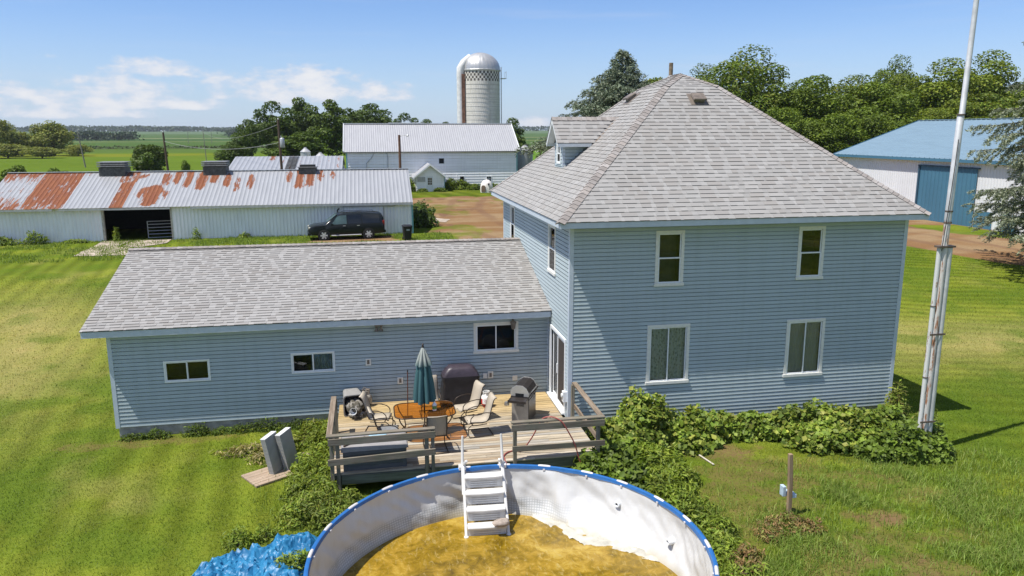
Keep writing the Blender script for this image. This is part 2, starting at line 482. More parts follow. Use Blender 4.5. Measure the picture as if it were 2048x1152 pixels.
def patch(poly, w, amp, s, f=.8):
    d = inpoly(X, Y, poly); n = fbm(X * f, Y * f, s, 5)
    return sm(-w, w, d + (n - .5) * amp)
n5 = fbm(X * .8, Y * .8, 40, 5)
yard = patch([(2.9, 92), (7, 94), (20, 93), (26, 80), (20, 50), (9, 46), (5.6, 48), (5.8, 57), (5.0, 64), (3.8, 75)], 1.0, 4.5, 41, .35)
yard *= 1 - .55 * sm(.5, .75, fbm(X * .45, Y * .16, 43, 4))
drive = patch([(30, 58), (34, 50.5), (36.6, 46.3), (39.6, 39.8), (46, 28), (62, 28), (47.8, 50), (47.9, 60.5), (47, 66), (38, 72)], .35, 1.6, 42, .5)
drive *= 1 - .9 * patch([(43.5, 56.5), (47.5, 55.2), (47.9, 49), (46, 48), (43.4, 51)], .4, 1.5, 46)
under = patch([(-4.6, 55.3), (-3.6, 58.0), (1.5, 58), (2.0, 55.6), (-1.5, 54.9)], .3, 1.6, 44)
spots = np.zeros_like(X)
for i, (sx, sy, rx, ry, k) in enumerate(((11.15, 14.3, .75, .36, .66), (9.0, 18.35, 1.4, .55, .60), (9.3, 16.9, 1.7, 1.1, .44), (9.2, 12.75, 1.2, .6, .50), (10.9, 12.2, 1.0, .55, .52), (11.4, 16.2, 1.8, .6, .40), (-2.6, 18.7, 1.0, .5, .3), (-6.5, 21.9, 2.5, .35, .42), (8.2, 14.3, 1.1, .8, .42), (12.4, 13.4, 1.3, .5, .40), (8.6, 15.4, 1.5, .9, .42), (10.4, 13.4, 1.4, .5, .40), (13.0, 15.2, 1.2, .5, .36), (10.6, 17.3, 1.6, .5, .38))):
    d = 1 - np.hypot((X - sx) / rx, (Y - sy) / ry)
    spots = np.maximum(spots, k * sm(-.35, .35, d + (fbm(X * 2.2, Y * 2.2, 60 + i, 4) - .5) * 1.4))
dirt = np.maximum.reduce([yard * .96, drive, under * .9, spots])
dcol = lerp(np.broadcast_to(dirtc, X.shape + (3,)), np.array([.27, .19, .11]), sm(.35, .7, fbm(X * .25, Y * .6, 50, 5)))
dcol = lerp(dcol, np.array([.16, .095, .06]), .8 * sm(.6, .75, fbm(X * .6, Y * .22, 53, 5)))
rut = sm(.72, .95, .5 + .5 * np.sin((X - .045 * (Y - 70) ** 2 * .2 + 1.5 * fbm(X * .2, Y * .1, 4, 3)) * 2 * np.pi / 3.4)) * sm(.3, .6, fbm(X * .3, Y * .12, 88, 3))
dcol = lerp(dcol, np.array([.17, .10, .065]), .55 * rut)
spotc = np.array([.185, .122, .060])
dcol = lerp(dcol, spotc, sm(.05, .3, spots) * (Y < 26))
# fields beyond the farmyard
FX = Y + .03 * X
def band(a, b, col, w=3.):
    global C
    C = lerp(C, np.array(col), sm(a - w, a + w, FX) * (1 - sm(b - w, b + w, FX)))
C = C * (1 - .25 * sm(58, 75, Y))[..., None]
band(120, 330, (.095, .145, .020), 8)
C = lerp(C, np.array([.165, .175, .022]), .8 * sm(.5, .68, fbm(X * .012, Y * .02, 71, 4)) * sm(120, 140, FX) * (1 - sm(300, 340, FX)) * (1 - sm(-60, 0, X)))
band(328, 420, (.075, .122, .03)); band(420, 432, (.055, .06, .03), 2); band(432, 760, (.06, .105, .03), 4)
band(760, 785, (.20, .21, .10), 4); band(785, 1050, (.05, .092, .03)); band(1050, 1100, (.20, .21, .12), 6); band(1100, 1700, (.06, .105, .035), 8); band(1700, 9000, (.09, .135, .075), 10)
rowsr = .5 + .5 * np.sin((X * .93 + Y * .37) * 2 * np.pi / 5.5)
crop = sm(118, 124, FX) * sm(12, 22, X)                   # row crop on the right of the barn
C = lerp(C, np.array([.050, .115, .016]), crop * (1 - sm(190, 200, FX)))
C = lerp(C, np.array([.095, .18, .024]), crop * sm(190, 200, FX) * (1 - sm(330, 345, FX)))
C = C * (1 + .25 * (fbm(X * .02, Y * .05, 77, 4) - .5)[..., None] * sm(90, 130, Y)[..., None])
C = lerp(C, dcol, 0 * dirt)
ny, nx = X.shape
idx = np.arange(nx * ny).reshape(ny, nx)
F = np.stack([idx[:-1, :-1], idx[:-1, 1:], idx[1:, 1:], idx[1:, :-1]], -1).reshape(-1, 4)
t = NT('ground_grass_and_soil'); gp = t.geo()
col = t.attr('Col'); dm = t.n('ShaderNodeAttribute', attribute_name='dirt').outputs['Fac']; dc = t.attr('soil')
nA = t.noise(gp, 1.7, 6, .65); nB = t.noise(gp, 9., 5, .7); nC = t.noise(gp, 34., 3, .7); nD = t.noise(gp, .28, 4)
g = t.mix(t.rng(nB, .33, .67, 0, .75), col, t.mix(1.0, col, (.58, .66, .55), 'MULTIPLY'))
g = t.mix(t.rng(nC, .36, .64, 0, .7), g, t.mix(1.0, g, (1.5, 1.36, 1.35), 'MULTIPLY'))
g = t.mix(t.rng(nA, .5, .72, 0, .5), g, t.mix(1.0, g, (1.3, 1.12, 1.3), 'MULTIPLY'))
g = t.mix(t.rng(nD, .42, .62, 0, .35), g, t.mix(1.0, g, (.72, .85, .7), 'MULTIPLY'))
d2 = t.mix(t.rng(nB, .35, .68, 0, .6), dc, t.mix(1.0, dc, (.66, .63, .6), 'MULTIPLY'))
d2 = t.mix(t.rng(nC, .4, .7, 0, .4), d2, t.mix(1.0, d2, (1.35, 1.33, 1.3), 'MULTIPLY'))
mk = t.math('ADD', dm, t.math('MULTIPLY', t.math('SUBTRACT', nB, .5), .9)); mk = t.math('ADD', mk, t.math('MULTIPLY', t.math('SUBTRACT', nA, .5), .7))
mk = t.rng(mk, .22, .74)
cc = t.mix(mk, g, d2)
bh = t.math('ADD', nB, t.math('MULTIPLY', nC, .7))
gmat = t.fin(t.pbr(cc, 1.0, 0, .0, t.bump(bh, .55, .05)))
ground = np_obj('ground', np.c_[X.ravel(), Y.ravel(), Z.ravel()], F, gmat, C.reshape(-1, 3), smooth=True, vcol=True)
a = ground.data.attributes.new('dirt', 'FLOAT', 'POINT'); a.data.foreach_set('value', dirt.ravel().astype(np.float32))
a = ground.data.attributes.new('soil', 'FLOAT_COLOR', 'POINT'); a.data.foreach_set('color', np.c_[dcol.reshape(-1, 3), np.ones(nx * ny)].astype(np.float32).ravel())
tagp(ground, kind='structure')
def dirt_at(x, y):
    i = np.clip(np.searchsorted(gx, x) , 0, nx - 1); j = np.clip(np.searchsorted(gy, y), 0, ny - 1)
    return dirt[j, i]
def col_at(x, y):
    i = np.clip(np.searchsorted(gx, x), 0, nx - 1); j = np.clip(np.searchsorted(gy, y), 0, ny - 1)
    return C[j, i]
# ------------------------------------------------------------------ farmhouse
HX0, HX1, HY0, HY1 = 5.33, 15.62, 20.0, 30.5
house = thing('farmhouse', 'blue-grey two-storey farmhouse with grey hip roof and long low garage wing', 'house', (10.4, 25.2, 0))
GX0, GY0, GY1 = -7.40, 22.40, 31.9

def siding(mb, o, ud, nd, width, z0, z1, holes=(), ex=.1126, dp=.021, ulim=None, mat=0):
    o = Vector(o); ud = Vector(ud); nd = Vector(nd)
    k = 0; z = z0
    while z < z1 - 1e-4:
        zt = min(z + ex, z1)
        u0, u1 = (0, width) if ulim is None else ulim((z + zt) / 2)
        if u1 <= u0: z = zt; k += 1; continue
        zs = sorted({z, zt} | ({z + ex * .80} if z + ex * .80 < zt - 1e-3 else set()) | {q for h in holes for q in (h[2], h[3]) if z < q < zt})
        for a, b in zip(zs[:-1], zs[1:]):
            jo = [j_ for j_ in (-1.2 + (k * 1.37) % 3.6 + 3.6 * i_ for i_ in range(9)) if u0 < j_ < u1]
            us = sorted({u0, u1} | set(jo) | {q for h in holes for q in (h[0], h[1]) if u0 < q < u1})
            for p, q in zip(us[:-1], us[1:]):
                mu, mz = (p + q) / 2, (a + b) / 2
                pc_ = .955 + .075 * ((k * 7.31 + int((mu - (k * 1.37) % 3.6 + 4.8) // 3.6) * 3.77) % 1.0); pc_ = (pc_, pc_, pc_)
                if any(h[0] < mu < h[1] and h[2] < mz < h[3] for h in holes): continue
                top_ = z + ex * .80
                if b > top_ + 1e-4 and a < top_ - 1e-4: pass
                off = lambda q_: dp * (1 - .85 * (q_ - z) / ex) if q_ <= top_ + 1e-6 else -.9 * dp
                da = off(a) if a < top_ - 1e-6 else -.9 * dp; db = off(b)
                A = o + ud * p + nd * da; B = o + ud * q + nd * da; Cc = o + ud * q + nd * db; D = o + ud * p + nd * db
                A.z += a; B.z += a; Cc.z += b; D.z += b
                mb.quad(A, B, Cc, D, mat, pc_)
                if a == z:
                    A2 = o + ud * p - nd * dp; B2 = o + ud * q - nd * dp; A2.z += a; B2.z += a
                    mb.quad(A2, B2, B, A, mat, pc_)
        z = zt; k += 1

def window(parent, P, ud, nd, u0, u1, z0, z1, style, cas=.085, casmat='cream', inside='dark', cdepth=.10, name='window', label=None, pro=.035, sill=True):
    """outer casing rectangle u0..u1, z0..z1 on the wall plane"""
    P = Vector(P); ud = Vector(ud); nd = Vector(nd)
    def pt(u, z, n): return P + ud * u + nd * n + Vector((0, 0, z))
    def bx(mb, a, b, c, d, n0, n1, mat=0):
        vs = [pt(u, z, n) for n in (n0, n1) for (u, z) in ((a, c), (b, c), (b, d), (a, d))]
        mb.add(vs, [(3, 2, 1, 0), (4, 5, 6, 7), (0, 1, 5, 4), (1, 2, 6, 5), (2, 3, 7, 6), (3, 0, 4, 7)], mat)
    i0, i1, j0, j1 = u0 + cas, u1 - cas, z0 + cas, z1 - cas
    m = MB()
    bx(m, u0, u1, j1, z1, 0, pro); bx(m, u0 - (.02 if sill else 0), u1 + (.02 if sill else 0), z0, j0, 0, pro + (.02 if sill else 0))
    bx(m, u0, i0, j0, j1, 0, pro - .002); bx(m, i1, u1, j0, j1, 0, pro - .002)
    w = m.build(name, M[casmat], parent, bevel=.006)
    if label: w['label'] = label
    s = MB(); fwid = .035
    def frame(a, b, c, d, n0, n1):
        bx(s, a, b, d - fwid, d, n0, n1); bx(s, a, b, c, c + fwid, n0, n1); bx(s, a, a + fwid, c + fwid, d - fwid, n0, n1); bx(s, b - fwid, b, c + fwid, d - fwid, n0, n1)
    um, zm = (i0 + i1) / 2, (j0 + j1) / 2
    panes = []
    if style == 'double_hung':
        frame(i0, i1, zm - .01, j1, -.03, .0); frame(i0, i1, j0, zm + .022, -.004, .022)
        panes = [(i0, i1, zm, j1, -.018), (i0, i1, j0, zm, .008)]
    elif style == 'slider':
        frame(i0, um + .015, j0, j1, -.004, .022); frame(um - .015, i1, j0, j1, -.03, .0)
        panes = [(i0, um, j0, j1, .008), (um, i1, j0, j1, -.018)]
    else:
        frame(i0, i1, j0, j1, -.02, .01); panes = [(i0, i1, j0, j1, -.006)]
    s.build('sash', M['white'], w, bevel=.004)
    for a, b, c, d, n in panes:
        g = MB(); bx(g, a + .02, b - .02, c + .02, d - .02, n - .003, n); g.build('pane', M['glass'], w)
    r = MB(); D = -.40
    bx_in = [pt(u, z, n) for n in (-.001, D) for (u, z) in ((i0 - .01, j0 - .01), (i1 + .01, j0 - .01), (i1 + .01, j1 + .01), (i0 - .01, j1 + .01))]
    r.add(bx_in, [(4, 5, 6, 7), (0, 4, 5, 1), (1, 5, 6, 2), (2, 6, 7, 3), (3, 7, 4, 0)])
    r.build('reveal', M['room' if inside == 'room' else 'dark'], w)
    if inside in ('curtain', 'blind', 'palecurtain'):
        c = MB(); n = 26; wv = .018 if inside != 'blind' else .002
        spans = [(i0 + .01, i1 - .01)]
        if inside == 'palecurtain': spans = [(i0 + .45 * (i1 - i0), i1 - .01)]
        for (a, b) in spans:
            pts = []
            for k in range(n * 2 + 1):
                u = a + (b - a) * k / (n * 2); d = -cdepth + wv * math.sin(k * 1.25 + .6 * math.sin(k * .37))
                pts.append((u, d))
            for (ua, da), (ub, db) in zip(pts[:-1], pts[1:]):
                c.quad(pt(ua, j0, da), pt(ub, j0, db), pt(ub, j1, db), pt(ua, j1, da))
        c.build('curtain' if inside != 'blind' else 'blind', M[inside], w, smooth=60)
    return w

# openings on the front wall (u measured from HX0)
FW = [(7.78, 8.63, 4.34, 5.92, 'double_hung', 'room'), (12.12, 12.96, 4.37, 5.93, 'double_hung', 'dark'), (7.62, 8.91, 1.44, 3.22, 'slider', 'curtain'), (11.94, 13.19, 1.41, 3.18, 'slider', 'blind')]
LW = [(21.61, 22.55, 4.42, 5.92), (28.10, 28.98, 4.42, 5.92)]
DOOR = (20.28, 22.16, .60, 2.84)
GW = [(-5.99, -4.73, 1.58, 2.23, 'dark'), (-2.47, -1.21, 1.64, 2.27, 'palecurtain'), (2.95, 4.34, 1.95, 2.92, 'dark')]
def inner(a, b, c, d, k): return (a + k, b - k, c + k, d - k)

m = MB()
siding(m, (HX0, HY0, 0), (1, 0, 0), (0, -1, 0), HX1 - HX0, .30, 6.16, [inner(a - HX0, b - HX0, c, d, .06) for a, b, c, d, _, _ in FW])
siding(m, (HX0, HY1, 0), (0, -1, 0), (-1, 0, 0), HY1 - HY0, .30, 6.16, [inner(HY1 - b, HY1 - a, c, d, .06) for a, b, c, d in LW] + [inner(HY1 - DOOR[1], HY1 - DOOR[0], DOOR[2] - .2, DOOR[3], .05)])
siding(m, (HX1, HY0, 0), (0, 1, 0), (1, 0, 0), HY1 - HY0, .30, 6.16)
siding(m, (HX1, HY1, 0), (-1, 0, 0), (0, 1, 0), HX1 - HX0, .30, 6.16)
m.build('wall', M['siding'], house)
cw = .095
for cx, cy, sx, sy in ((HX0, HY0, -1, -1), (HX1, HY0, 1, -1), (HX0, HY1, -1, 1), (HX1, HY1, 1, 1)):
    m = MB()
    xa, xb = sorted((cx + sx * .024, cx - sx * cw)); ya, yb = sorted((cy + sy * .024, cy + sy * .001)); m.box(xa, ya, .28, xb, yb, 6.15)
    xa, xb = sorted((cx + sx * .024, cx + sx * .001)); ya, yb = sorted((cy + sy * .0005, cy - sy * cw)); m.box(xa, ya, .28, xb, yb, 6.15)
    m.build('corner_trim', M['trimblue'], house)
m = MB(); m.box(HX0 + .03, HY0 + .03, -.5, HX1 - .03, HY1 - .03, .31)
m.build('foundation', M['concrete'], house)

# roof planes built course by course
PAL = [(.322, .314, .304), (.296, .286, .275), (.282, .270, .258), (.315, .305, .294), (.290, .276, .262), (.300, .292, .282), (.330, .322, .312)]
def shingle_plane(mb, A, B, Cc, D, ex=.165, rs=1):
    A, B, Cc, D = map(Vector, (A, B, Cc, D)); ud = (B - A).normalized()
    nrm = ud.cross((D - A)).normalized()
    if nrm.z < 0: nrm = -nrm
    vd = nrm.cross(ud).normalized()
    if vd.z < 0: vd = -vd
    vmax = (D - A).dot(vd); uD = (D - A).dot(ud); uB = (B - A).length; uC = (Cc - A).dot(ud)
    r = random.Random(rs); v = 0.0
    while v < vmax - .01:
        vt = min(v + ex, vmax)
        ua = uD * v / vmax; ub = uB + (uC - uB) * v / vmax
        ua2 = uD * vt / vmax; ub2 = uB + (uC - uB) * vt / vmax
        lo, hi = min(ua, ua2) if uD < 0 else ua, ub
        u = lo; first = True
        offp = r.random() * .3
        tab = r.random() < .5
        while u < hi - 1e-4:
            w = r.uniform(.16, .46) if tab else r.uniform(.07, .22)
            if first: w *= r.uniform(.3, 1); first = False
            q = min(u + w, hi)
            h = (.021 if tab else .011) + r.uniform(0, .003)
            c = r.choice((PAL[0], PAL[3], PAL[6], PAL[5])) if not tab else r.choice(PAL[1:6])
            f = r.uniform(.95, 1.05); c = tuple(x * f for x in c)
            # clip upper corners to the sloping hip lines
            tu0, tu1 = max(u, ua2), min(q, ub2)
            if tu0 > tu1: tu0 = tu1 = (tu0 + tu1) / 2
            a = A + ud * u + vd * v + nrm * h; b = A + ud * q + vd * v + nrm * h
            c2 = A + ud * tu1 + vd * (vt + .012) + nrm * .003; d2 = A + ud * tu0 + vd * (vt + .012) + nrm * .003
            mb.quad(a, b, c2, d2, 0, c)
            mb.quad(A + ud * u + vd * v, A + ud * q + vd * v, b, a, 0, tuple(x * .5 for x in c))  # butt faces coloured darker, painting in the shadow line of each course
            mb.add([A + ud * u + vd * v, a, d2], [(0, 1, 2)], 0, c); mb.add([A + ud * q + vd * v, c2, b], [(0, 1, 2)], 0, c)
            u = q; tab = not tab
        v = vt
    # deck below
    mb.quad(A - nrm * .012, B - nrm * .012, Cc - nrm * .012, D - nrm * .012, 0, (.3, .29, .28))

def caps(mb, P, Q, nl, nr, w=.15, ex=.17, rs=3, lift=.02, w2=None):
    """overlapping cap shingles along the line P->Q between planes with normals nl, nr"""
    P, Q = Vector(P), Vector(Q); d = (Q - P).normalized(); L = (Q - P).length
    nl, nr = Vector(nl).normalized(), Vector(nr).normalized()
    el = nl.cross(d).normalized(); er = nr.cross(d).normalized()
    m_ = (nl + nr).normalized()
    if el.dot(nr - nl * nr.dot(nl)) > 0: el = -el
    if er.dot(nl - nr * nl.dot(nr)) > 0: er = -er
    r = random.Random(rs); s = 0
    while s < L - .02:
        e = min(s + ex * 1.08, L)
        cf = r.uniform(.86, 1.06); c = [x * cf for x in r.choice([(.28, .25, .23), (.245, .22, .205), (.30, .275, .26)])]
        lo, hi = lift + .016, lift
        a = P + d * s + m_ * lo; b = P + d * e + m_ * hi
        l0, l1 = P + d * s + el * w + nl * lo, P + d * e + el * w + nl * hi
        q0, q1 = P + d * s + er * w + nr * lo, P + d * e + er * w + nr * hi
        mb.add([l0, a, q0, l1, b, q1], [(0, 1, 4, 3), (1, 2, 5, 4)], 0, c)
        dn = [l0 - nl * .03, a - m_ * .03, q0 - nr * .03]
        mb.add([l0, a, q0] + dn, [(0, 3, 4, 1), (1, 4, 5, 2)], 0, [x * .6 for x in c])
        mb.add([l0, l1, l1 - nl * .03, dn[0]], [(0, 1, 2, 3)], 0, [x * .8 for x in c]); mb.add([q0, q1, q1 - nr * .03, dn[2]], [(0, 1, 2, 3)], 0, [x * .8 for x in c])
        s += ex

ZE, ZB, ZT = 6.27, 10.05, 10.50
E0, E1, F0, F1 = 4.87, 15.88, 19.40, 31.10
t_ = 4.58
b0x, b1x, b0y, b1y = E0 + t_, E1 - t_, F0 + t_, F1 - t_
cx = (E0 + E1) / 2
m = MB()
c00, c10, c11, c01 = (E0, F0, ZE), (E1, F0, ZE), (E1, F1, ZE), (E0, F1, ZE)
k00, k10, k11, k01 = (b0x, b0y, ZB), (b1x, b0y, ZB), (b1x, b1y, ZB), (b0x, b1y, ZB)
ta, tb = (cx, 24.95, ZT), (cx, 25.55, ZT)
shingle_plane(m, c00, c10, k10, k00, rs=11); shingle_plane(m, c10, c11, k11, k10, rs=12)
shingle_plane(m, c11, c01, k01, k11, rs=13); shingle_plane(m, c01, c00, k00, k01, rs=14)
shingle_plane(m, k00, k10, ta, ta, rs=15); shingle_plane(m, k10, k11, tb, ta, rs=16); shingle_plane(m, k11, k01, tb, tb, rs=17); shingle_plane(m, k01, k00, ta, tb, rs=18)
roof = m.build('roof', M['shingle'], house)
sl_ = (ZB - ZE) / t_; s2 = (ZT - ZB) / (cx - b0x); s3 = (ZT - ZB) / (24.95 - b0y)
nF, nL, nR, nB = Vector((0, -sl_, 1)), Vector((-sl_, 0, 1)), Vector((sl_, 0, 1)), Vector((0, sl_, 1))
m = MB()
caps(m, c00, k00, nL, nF, rs=1); caps(m, c10, k10, nF, nR, rs=2); caps(m, c11, k11, nR, nB, rs=3); caps(m, c01, k01, nB, nL, rs=4)
nF2, nL2, nR2, nB2 = Vector((0, -s3, 1)), Vector((-s2, 0, 1)), Vector((s2, 0, 1)), Vector((0, s3, 1))
caps(m, k00, ta, nL2, nF2, rs=5); caps(m, k10, ta, nF2, nR2, rs=6); caps(m, k11, tb, nR2, nB2, rs=7); caps(m, k01, tb, nB2, nL2, rs=8); caps(m, ta, tb, nL2, nR2, rs=9)
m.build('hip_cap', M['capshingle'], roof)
m = MB()
fz0, fz1 = ZE - .165, ZE - .012
m.box(E0 + .02, F0 + .02, fz0, E1 - .02, F0 + .045, fz1); m.box(E0 + .02, F1 - .045, fz0, E1 - .02, F1 - .02, fz1)
m.box(E0 + .02, F0 + .0455, fz0, E0 + .045, F1 - .0455, fz1); m.box(E1 - .045, F0 + .0455, fz0, E1 - .02, F1 - .0455, fz1)
m.build('fascia', M['trimblue'], house)
m = MB(); m.box(E0 + .046, F0 + .046, fz0 + .02, E1 - .046, F1 - .046, fz0 + .035)
m.build('soffit', M['white'], house)

for a, b, c, d, st, ins in FW:
    window(house, (0, HY0, 0), (1, 0, 0), (0, -1, 0), a, b, c, d, st, .09, 'cream', ins)
for a, b, c, d in LW:
    window(house, (HX0, 0, 0), (0, -1, 0), (-1, 0, 0), -b, -a, c, d, 'double_hung', .09, 'cream', 'dark')
# sliding patio door
a, b, c, d = DOOR
m = MB()
m.box(HX0 - .05, b - .10, c, HX0 + .0, b, d); m.box(HX0 - .05, a, c, HX0, a + .07, d); m.box(HX0 - .05, a + .0705, d - .09, HX0, b - .1005, d)
dr = m.build('sliding_door', M['white'], house, bevel=.006)
m = MB(); m.box(HX0 - .13, a - .02, c, HX0 - .051, b + .02, c + .05); m.box(HX0 - .05, a + .071, c, HX0 + .1, b - .101, c + .06)
m.build('threshold', M['white'], dr, bevel=.005)
ym = (a + b) / 2
def doorpanel(y0, y1, x, mat):
    m = MB(); f = .07
    m.box(x - .02, y0, c + .06, x + .02, y0 + f, d - .09); m.box(x - .02, y1 - f, c + .06, x + .02, y1, d - .09)
    m.box(x - .02, y0 + f, c + .06, x + .02, y1 - f, c + .06 + .09); m.box(x - .02, y0 + f, d - .09 - f, x + .02, y1 - f, d - .09)
    p = m.build('door_panel', M[mat], dr, bevel=.004)
    return p
doorpanel(ym - .03, b - .1, HX0 + .06, 'white'); doorpanel(a + .07, ym + .05, HX0 - .002, 'white')
m = MB(); m.box(HX0 + .055, ym + .02, c + .14, HX0 + .062, b - .16, d - .15); m.build('pane', M['glass'], dr)
scr = simple('insect_screen', (.055, .045, .04), .8, var=.1)
m = MB(); m.box(HX0 - .008, a + .13, c + .14, HX0 - .002, ym - .01, d - .15); m.build('screen', scr, dr)
m = MB(); m.box(HX0 - .05, ym + .0, 1.55, HX0 - .023, ym + .04, 1.85); m.build('handle', M['white'], dr, bevel=.008)
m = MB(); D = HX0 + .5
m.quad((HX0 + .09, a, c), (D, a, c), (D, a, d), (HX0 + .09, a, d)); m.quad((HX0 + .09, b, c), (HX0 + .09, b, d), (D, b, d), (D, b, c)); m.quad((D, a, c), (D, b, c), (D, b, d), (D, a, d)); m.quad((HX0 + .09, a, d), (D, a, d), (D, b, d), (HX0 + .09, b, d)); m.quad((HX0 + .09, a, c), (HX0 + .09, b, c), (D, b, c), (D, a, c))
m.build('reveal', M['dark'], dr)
# meter box at the corner
m = MB(); m.box(HX0 - .14, 20.06, 1.05, HX0 - .018, 20.22, 1.36); m.tube([(HX0 - .06, 20.14, 1.05), (HX0 - .06, 20.14, .62)], .018, 8); m.tube([(HX0 - .06, 20.14, 1.36), (HX0 - .06, 20.14, 1.42)], .02, 8)
m.lathe([(.001, -.03), (.06, -.03), (.06, .0), (.001, .0)], 14, mtx=Matrix.Translation((HX0 - .15, 20.14, 1.24)) @ Matrix.Rotation(rad(90), 4, 'Y'))
m.build('electric_meter', M['white'], house, bevel=.006)

# dormer on the left slope
def roofx_z(x): return ZE + sl_ * (x - E0)
dy0, dy1, dx = 24.70, 25.72, 6.29
dz0, dze, dza = roofx_z(dx), 8.26, 9.02
dyc = (dy0 + dy1) / 2
m = MB()
siding(m, (dx, dy0, 0), (1, 0, 0), (0, -1, 0), 3, dz0 - .05, dze, ulim=lambda z: (0, max(0, (z - ZE) / sl_ + E0 - dx)))
siding(m, (dx, dy1, 0), (-1, 0, 0), (0, 1, 0), 3, dz0 - .05, dze, ulim=lambda z: (-max(0, (z - ZE) / sl_ + E0 - dx), 0))
wdw = (dyc - .27, dyc + .27, dz0 + .12, dze - .02)
gab = lambda z: (0, dy1 - dy0) if z < dze else ((z - dze) / (dza - dze) * (dy1 - dy0) / 2, (dy1 - dy0) - (z - dze) / (dza - dze) * (dy1 - dy0) / 2)
siding(m, (dx, dy1, 0), (0, -1, 0), (-1, 0, 0), dy1 - dy0, dz0 - .05, dza - .02, [(dy1 - wdw[1] + .04, dy1 - wdw[0] - .04, wdw[2] + .04, wdw[3] - .04)], ulim=gab)
for yy in (dy0, dy1):
    s_ = -1 if yy == dy0 else 1
    ya, yb = sorted((yy + s_ * .016, yy - s_ * .07))
    m.box(dx - .018, ya, dz0 - .1, dx - .001, yb, dze, 1); ya, yb = sorted((yy + s_ * .016, yy + s_ * .001)); m.box(dx - .0005, ya, dz0 - .1, dx + .07, yb, dze, 1)
dorm = m.build('dormer', [M['siding'], M['trimblue']], house)
window(dorm, (dx, 0, 0), (0, -1, 0), (-1, 0, 0), -wdw[1], -wdw[0], wdw[2], wdw[3], 'double_hung', .06, 'white', 'dark', name='dormer_window', sill=False)
oh = .27; ye0, ye1 = dy0 - .30, dy1 + .30
rzs = (dza + .05 - dze) / (dyc - ye0)
ze_ = dze - .0; zr_ = dza + .06
xb = lambda z: E0 + (z - ZE) / sl_
m = MB()
shingle_plane(m, (dx - oh, ye0, ze_), (xb(ze_), ye0, ze_), (xb(zr_), dyc, zr_), (dx - oh, dyc, zr_), rs=31)
shingle_plane(m, (xb(ze_), ye1, ze_), (dx - oh, ye1, ze_), (dx - oh, dyc, zr_), (xb(zr_), dyc, zr_), rs=32)
dq = (zr_ - ze_) / (dyc - ye0)
dr_ = m.build('dormer_roof', M['shingle'], dorm)
m = MB(); caps(m, (dx - oh, dyc, zr_), (xb(zr_), dyc, zr_), (0, -dq, 1), (0, dq, 1), rs=41)
m.build('dormer_ridge_cap', M['capshingle'], dorm)
m = MB()
m.box(dx - oh + .02, ye0 + .01, ze_ - .12, xb(ze_) - .1, ye0 + .035, ze_ - .015); m.box(dx - oh + .02, ye1 - .035, ze_ - .12, xb(ze_) - .1, ye1 - .01, ze_ - .015)
for s_ in (-1, 1):
    yy = ye0 if s_ < 0 else ye1
    m.prism([(dx - oh + .012, yy + s_ * -.002, ze_ - .13), (dx - oh + .012, yy + s_ * -.002, ze_ - .02), (dx - oh + .012, dyc, zr_ - .02), (dx - oh + .012, dyc, zr_ - .16)], (.024, 0, 0))
    m.quad((dx - oh + .04, yy - s_ * .04, ze_ - .03), (dx, yy - s_ * .04, ze_ - .03), (dx, dyc, zr_ - .05), (dx - oh + .04, dyc, zr_ - .05))
m.build('dormer_trim', M['white'], dorm)
fl = simple('rusty_flashing', (.22, .16, .115), .7, var=.4)
m = MB(); m.bar((xb(ze_) + .02, ye0 + .02, ze_ + .035), (xb(zr_) + .01, dyc - .12, zr_ + .01), .08, .012, up=nL); m.build('valley_flashing', fl, dorm)

# roof vents and flue
def vent(P, nrm, down):
    P, nrm, down = Vector(P), Vector(nrm).normalized(), Vector(down).normalized(); sd = down.cross(nrm)
    m = MB(); T = Matrix((( sd.x, -down.x, nrm.x, P.x), (sd.y, -down.y, nrm.y, P.y), (sd.z, -down.z, nrm.z, P.z), (0, 0, 0, 1)))
    m.loft([[T @ Vector(p) for p in r] for r in ([(-.19, -.16, .03), (.19, -.16, .03), (.19, .2, .03), (-.19, .2, .03)], [(-.17, -.10, .12), (.17, -.10, .12), (.17, .16, .12), (-.17, .16, .12)], [(-.22, -.20, .13), (.22, -.20, .13), (.22, .19, .10), (-.22, .19, .10)], [(-.21, -.18, .19), (.21, -.18, .19), (.19, .17, .15), (-.19, .17, .15)])])
    m.box(-.30, -.28, .012, .30, .30, .03, mtx=T)
    m.build('roof_vent', M['brownmetal'], house, bevel=.008)
vent((10.35, F0 + (9.60 - ZE) / sl_, 9.60), nF, (0, -1, -sl_))
vent((E0 + (9.72 - ZE) / sl_, 26.0, 9.72), nL, (-1, 0, -sl_))
m = MB(); m.lathe([(.085, -.15), (.085, .02), (.115, .03), (.115, .05), (.07, .09), (.07, .56), (.062, .56), (.062, .4)], 16, (10.39, 25.85, 10.38), caps=False)
m.lathe([(.15, -.1), (.10, .14), (.085, .14)], 16, (10.39, 25.85, 10.38), 1, caps=False)
m.build('flue_pipe', [M['rustmetal'], M['greymetal']], house, smooth=40)

